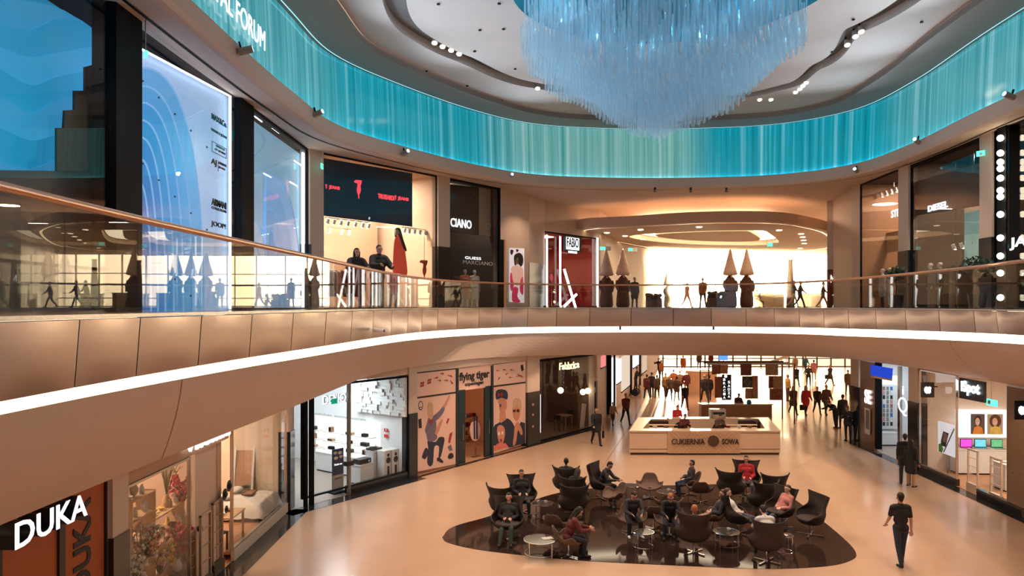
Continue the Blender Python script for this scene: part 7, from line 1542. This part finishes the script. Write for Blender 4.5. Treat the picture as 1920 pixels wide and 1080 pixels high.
def fruit(px, py, lb):
    q = Pic(GR, 'projecting_sign', lb, 'sign', px, py, d=-.35); obj('board', MB().bx(-.03, .03, -.24, .24, -.28, .28), signb, q.r, bevel=.01); pts = [(0, .10), (-.06, .13), (-.12, .09), (-.14, 0), (-.11, -.09), (-.05, -.14), (0, -.12), (.05, -.14), (.11, -.09), (.10, .0), (.12, .09), (.06, .13)]
    g_ = MB(); v = [(.032, y, z) for y, z in pts] + [(.045, y, z) for y, z in pts]; n_ = len(pts); g_.add(v, [(i, (i + 1) % n_, n_ + (i + 1) % n_, n_ + i) for i in range(n_)] + [tuple(range(n_)), tuple(range(2 * n_ - 1, n_ - 1, -1))]); obj('emblem', g_, signw, q.r, fixn=True); obj('arm', MB().bx(-.02, .02, .2, .36, .1, .14), darkm, q.r)
    return q
fruit(1739, 731, 'small black projecting sign with a white fruit emblem at the left of the computer shop'); fruit(1917, 769, 'small black projecting sign with a white emblem at the right picture edge')
ex = Pic(GR, 'exit_sign', 'green exit sign right below the glowing board', 'exit sign', 1858, 753, d=.4); ex.rect('sign_box', 1849, 1868, 747, 759, em('exit_green', (.15, .9, .65), 1.6), th=.05); ex.rect('arrow', 1852, 1857, 750, 757, white, dd=-.01, th=.005); obj('hanger', MB().cyl((0, .02, 0), (0, .02, 4.33 - ex.z), .01, n=5), steel, ex.r)
pp = Pic(GR, 'phone_poster', 'large white poster of a green and red phone inside the computer shop window', 'poster', 1775, 850, d=.35); pp.poly('sheet', [z7(612, 420), z7(740, 458), z7(740, 690), z7(612, 640)], pm('poster_white_sheet', (.85, .86, .88), .4, emit=(.8, .85, .95), es=.7), th=.03)
def tp(L_): return [z7(*v) for v in L_]
obj('stand_rod', MB().bx(-.02, .02, .03, .06, -pp.z, 1.2 - pp.z).bx(-.2, .2, -.1, .15, -pp.z, .03 - pp.z), steel, pp.r); pp.poly('phone_print', tp([(650, 495), (688, 512), (665, 610), (640, 600), (632, 570)]), dark_c, dd=-.01, th=.008); pp.poly('screen_print', tp([(655, 505), (682, 518), (668, 580), (645, 570)]), pm('screen_multi', (.4, .25, .25), .3, var=1, scale=9), dd=-.016, th=.005); pp.poly('grass_print', tp([(615, 590), (635, 580), (650, 625), (640, 650), (616, 640)]), pm('print_green', (.12, .45, .08), .5), dd=-.018, th=.005); pp.poly('phone_edge', tp([(725, 475), (732, 480), (655, 650), (648, 645)]), pm('print_grey', (.18, .17, .17), .4), dd=-.01, th=.006)
lb_ = Pic(CLW, 'portrait_lightbox', 'white lightbox with two smiling portraits above the shop tables', 'lightbox', 1840, 822, d=-.16); zc_ = lb_.q(1840, 820)[1]; xa, za = lb_.q(1795, 822); xb, zb_ = lb_.q(1890, 770); zt_ = lb_.q(1840, 769)[1]
obj('box', MB().bx(xa, min(xb, 4.85 - lb_.t), 0, .15, zc_, zt_), pm('lightbox_white', (.85, .86, .88), .4, emit=(.9, .93, 1), es=1.1), lb_.r)
for i, (p0, p1, sh_, hc) in enumerate(((1820, 1846, (.75, .28, .04), 'dark'), (1851, 1880, (.75, .6, .12), 'brown'))):
    x0, x1 = lb_.q(p0, 795)[0], lb_.q(p1, 795)[0]; z0, z1 = zc_ + (zt_ - zc_) * .12, zc_ + (zt_ - zc_) * .86; w_, h_ = x1 - x0, z1 - z0; xm = (x0 + x1) / 2
    obj('portrait_ground', MB().bx(x0, x1, -.02, 0, z0, z1), pm('portrait_bg%d' % i, [(.10, .09, .08), (.45, .40, .32)][i], .6), lb_.r)
    def ell(cx_1, cz_1, rx, rz): return [(cx_1 + rx * math.cos(a), cz_1 + rz * math.sin(a)) for a in [k * PI / 8 for k in range(16)]]
    obj('hair_print', MB().slab(ell(xm, z0 + h_ * .66, w_ * (.24 + .14 * i), h_ * (.27 + .06 * i)), -.03, -.021), HR[hc], lb_.r, fixn=True); obj('face_print', MB().slab(ell(xm - .02, z0 + h_ * .62, w_ * .17, h_ * .2), -.036, -.031), SKP, lb_.r, fixn=True)
    obj('shirt_print', MB().slab([(x0 + .05, z0), (x1 - .05, z0), (x1 - .12, z0 + h_ * .34), (xm, z0 + h_ * .42), (x0 + .12, z0 + h_ * .34)], -.04, -.037), pm('shirt_print%d' % i, sh_, .6, var=.3), lb_.r, fixn=True); obj('smile_print', MB().bx(xm - .08, xm + .04, -.040, -.037, z0 + h_ * .54, z0 + h_ * .57), white, lb_.r)
tb1, w_ = block(CLW, 1797, 1900, -.75, .6, .95, 'long white wall table with three laptops', 'table', 'display_table', ww)
for i, (px, c_) in enumerate(((1816, (.7, .05, .45)), (1843, (.1, .4, .5)), (1874, (.08, .3, .15)))):
    t_ = CLW.s_at(px, -.5); r = thing('laptop', ['laptop with a magenta screen, left on the long table', 'laptop with a many-coloured screen, middle of the long table', 'laptop with a green screen, right on the long table'][i], 'laptop', CLW.w(t_, -.45, .95), CLW.rot); obj('keyboard_base', MB().bx(-.22, .22, -.16, .12, 0, .02), steel, r); s_5 = obj('lid', MB().bx(-.22, .22, .12, .14, .02, .34), darkm, r); obj('screen', MB().bx(-.20, .20, .115, .12, .04, .32), pm('laptop_screen%d' % i, c_, .3, var=.8, scale=5, emit=c_, es=1.5), s_5)
block(GR, 1862, 1885, 1.2, .7, .95, 'near white display table right of the gates', 'table', 'display_table', ww)
for i, px in enumerate((1866, 1878)):
    r = thing('tablet_device', ['dark tablet on the near table, left one', 'dark tablet on the near table, right one'][i], 'tablet', GR.w(GR.s_at(px, 1.3), 1.4, .952), GR.rot); obj('casing', MB().bx(-.12, .12, -.09, .09, 0, .012), darkm, r, bevel=.004); obj('screen', MB().bx(-.11, .11, -.08, .08, .012, .014), pm('tablet_glass', (.05, .07, .1), .05), r)
gm = pm('gate_pale', (.72, .60, .48), .3); gate(GR, 1813, 1836, 912, 1.45, 'left pale security gate of the computer shop', d=.15, m=gm); gate(GR, 1856, 1880, 930, 1.45, 'right pale security gate of the computer shop', d=.12, m=gm)
# ventilation domes and cameras on the soffit and beams
for i, (px, py, Y) in enumerate(((1020, 613, 34.6), (1163, 613, 34.8), (1338, 613, 34.3), (1487, 612, 32.4))):
    p = at(px, py, Y); r = thing('strip_bracket', 'small black bracket on the light strip under the gallery', 'bracket', p + Vector((0, -.0, 0)), 0, 'brackets on the light strip'); obj('bracket_body', MB().bx(-.04, .04, -.02, .25, -.14, .03), blackp, r); obj('clip', MB().bx(-.05, .05, .0, .3, .03, .07), blackp, r)
for i, (px, py, Y) in enumerate(((1228, 394, 34.75), (1295, 394, 34.75), (1362, 393, 34.7))):
    p = at(px, py + 3, Y); p.z = 11.90; r = thing('soffit_sensor', 'small dark sensor under the plaster beam over the passage', 'sensor', p, 0, 'sensors under the plaster beam'); obj('housing', MB().bx(-.05, .05, -.04, .04, -.22, 0), blackp, r, bevel=.01); obj('lens', MB().cyl((0, -.045, -.16), (0, -.04, -.16), .03, n=10), steel, r)

p = at(712, 619, 19.6); r = thing('security_camera', 'small white camera on the gallery fascia left of centre', 'camera', p); obj('camera_body', MB().cyl((-.16, 0, 0), (.12, -.05, -.02), .05, .055, 12), white, r); obj('mount', MB().bx(-.20, -.10, -.03, .25, -.02, .05), white, r); obj('lens', MB().cyl((.12, -.05, -.02), (.135, -.052, -.021), .035, n=10), blackp, r)
p = at(512, 734, 14.4); r = thing('smoke_detector', 'tiny round detector on the curved band below the gallery', 'detector', p + Vector((-.05, 0, 0))); obj('body', MB().cyl((-.08, .05, 0), (.04, 0, 0), .05, .035, 12), pm('detector_pink', (.6, .45, .38), .5), r); obj('cap', MB().cyl((.04, 0, 0), (.055, -.005, 0), .02, n=10), blackp, r)
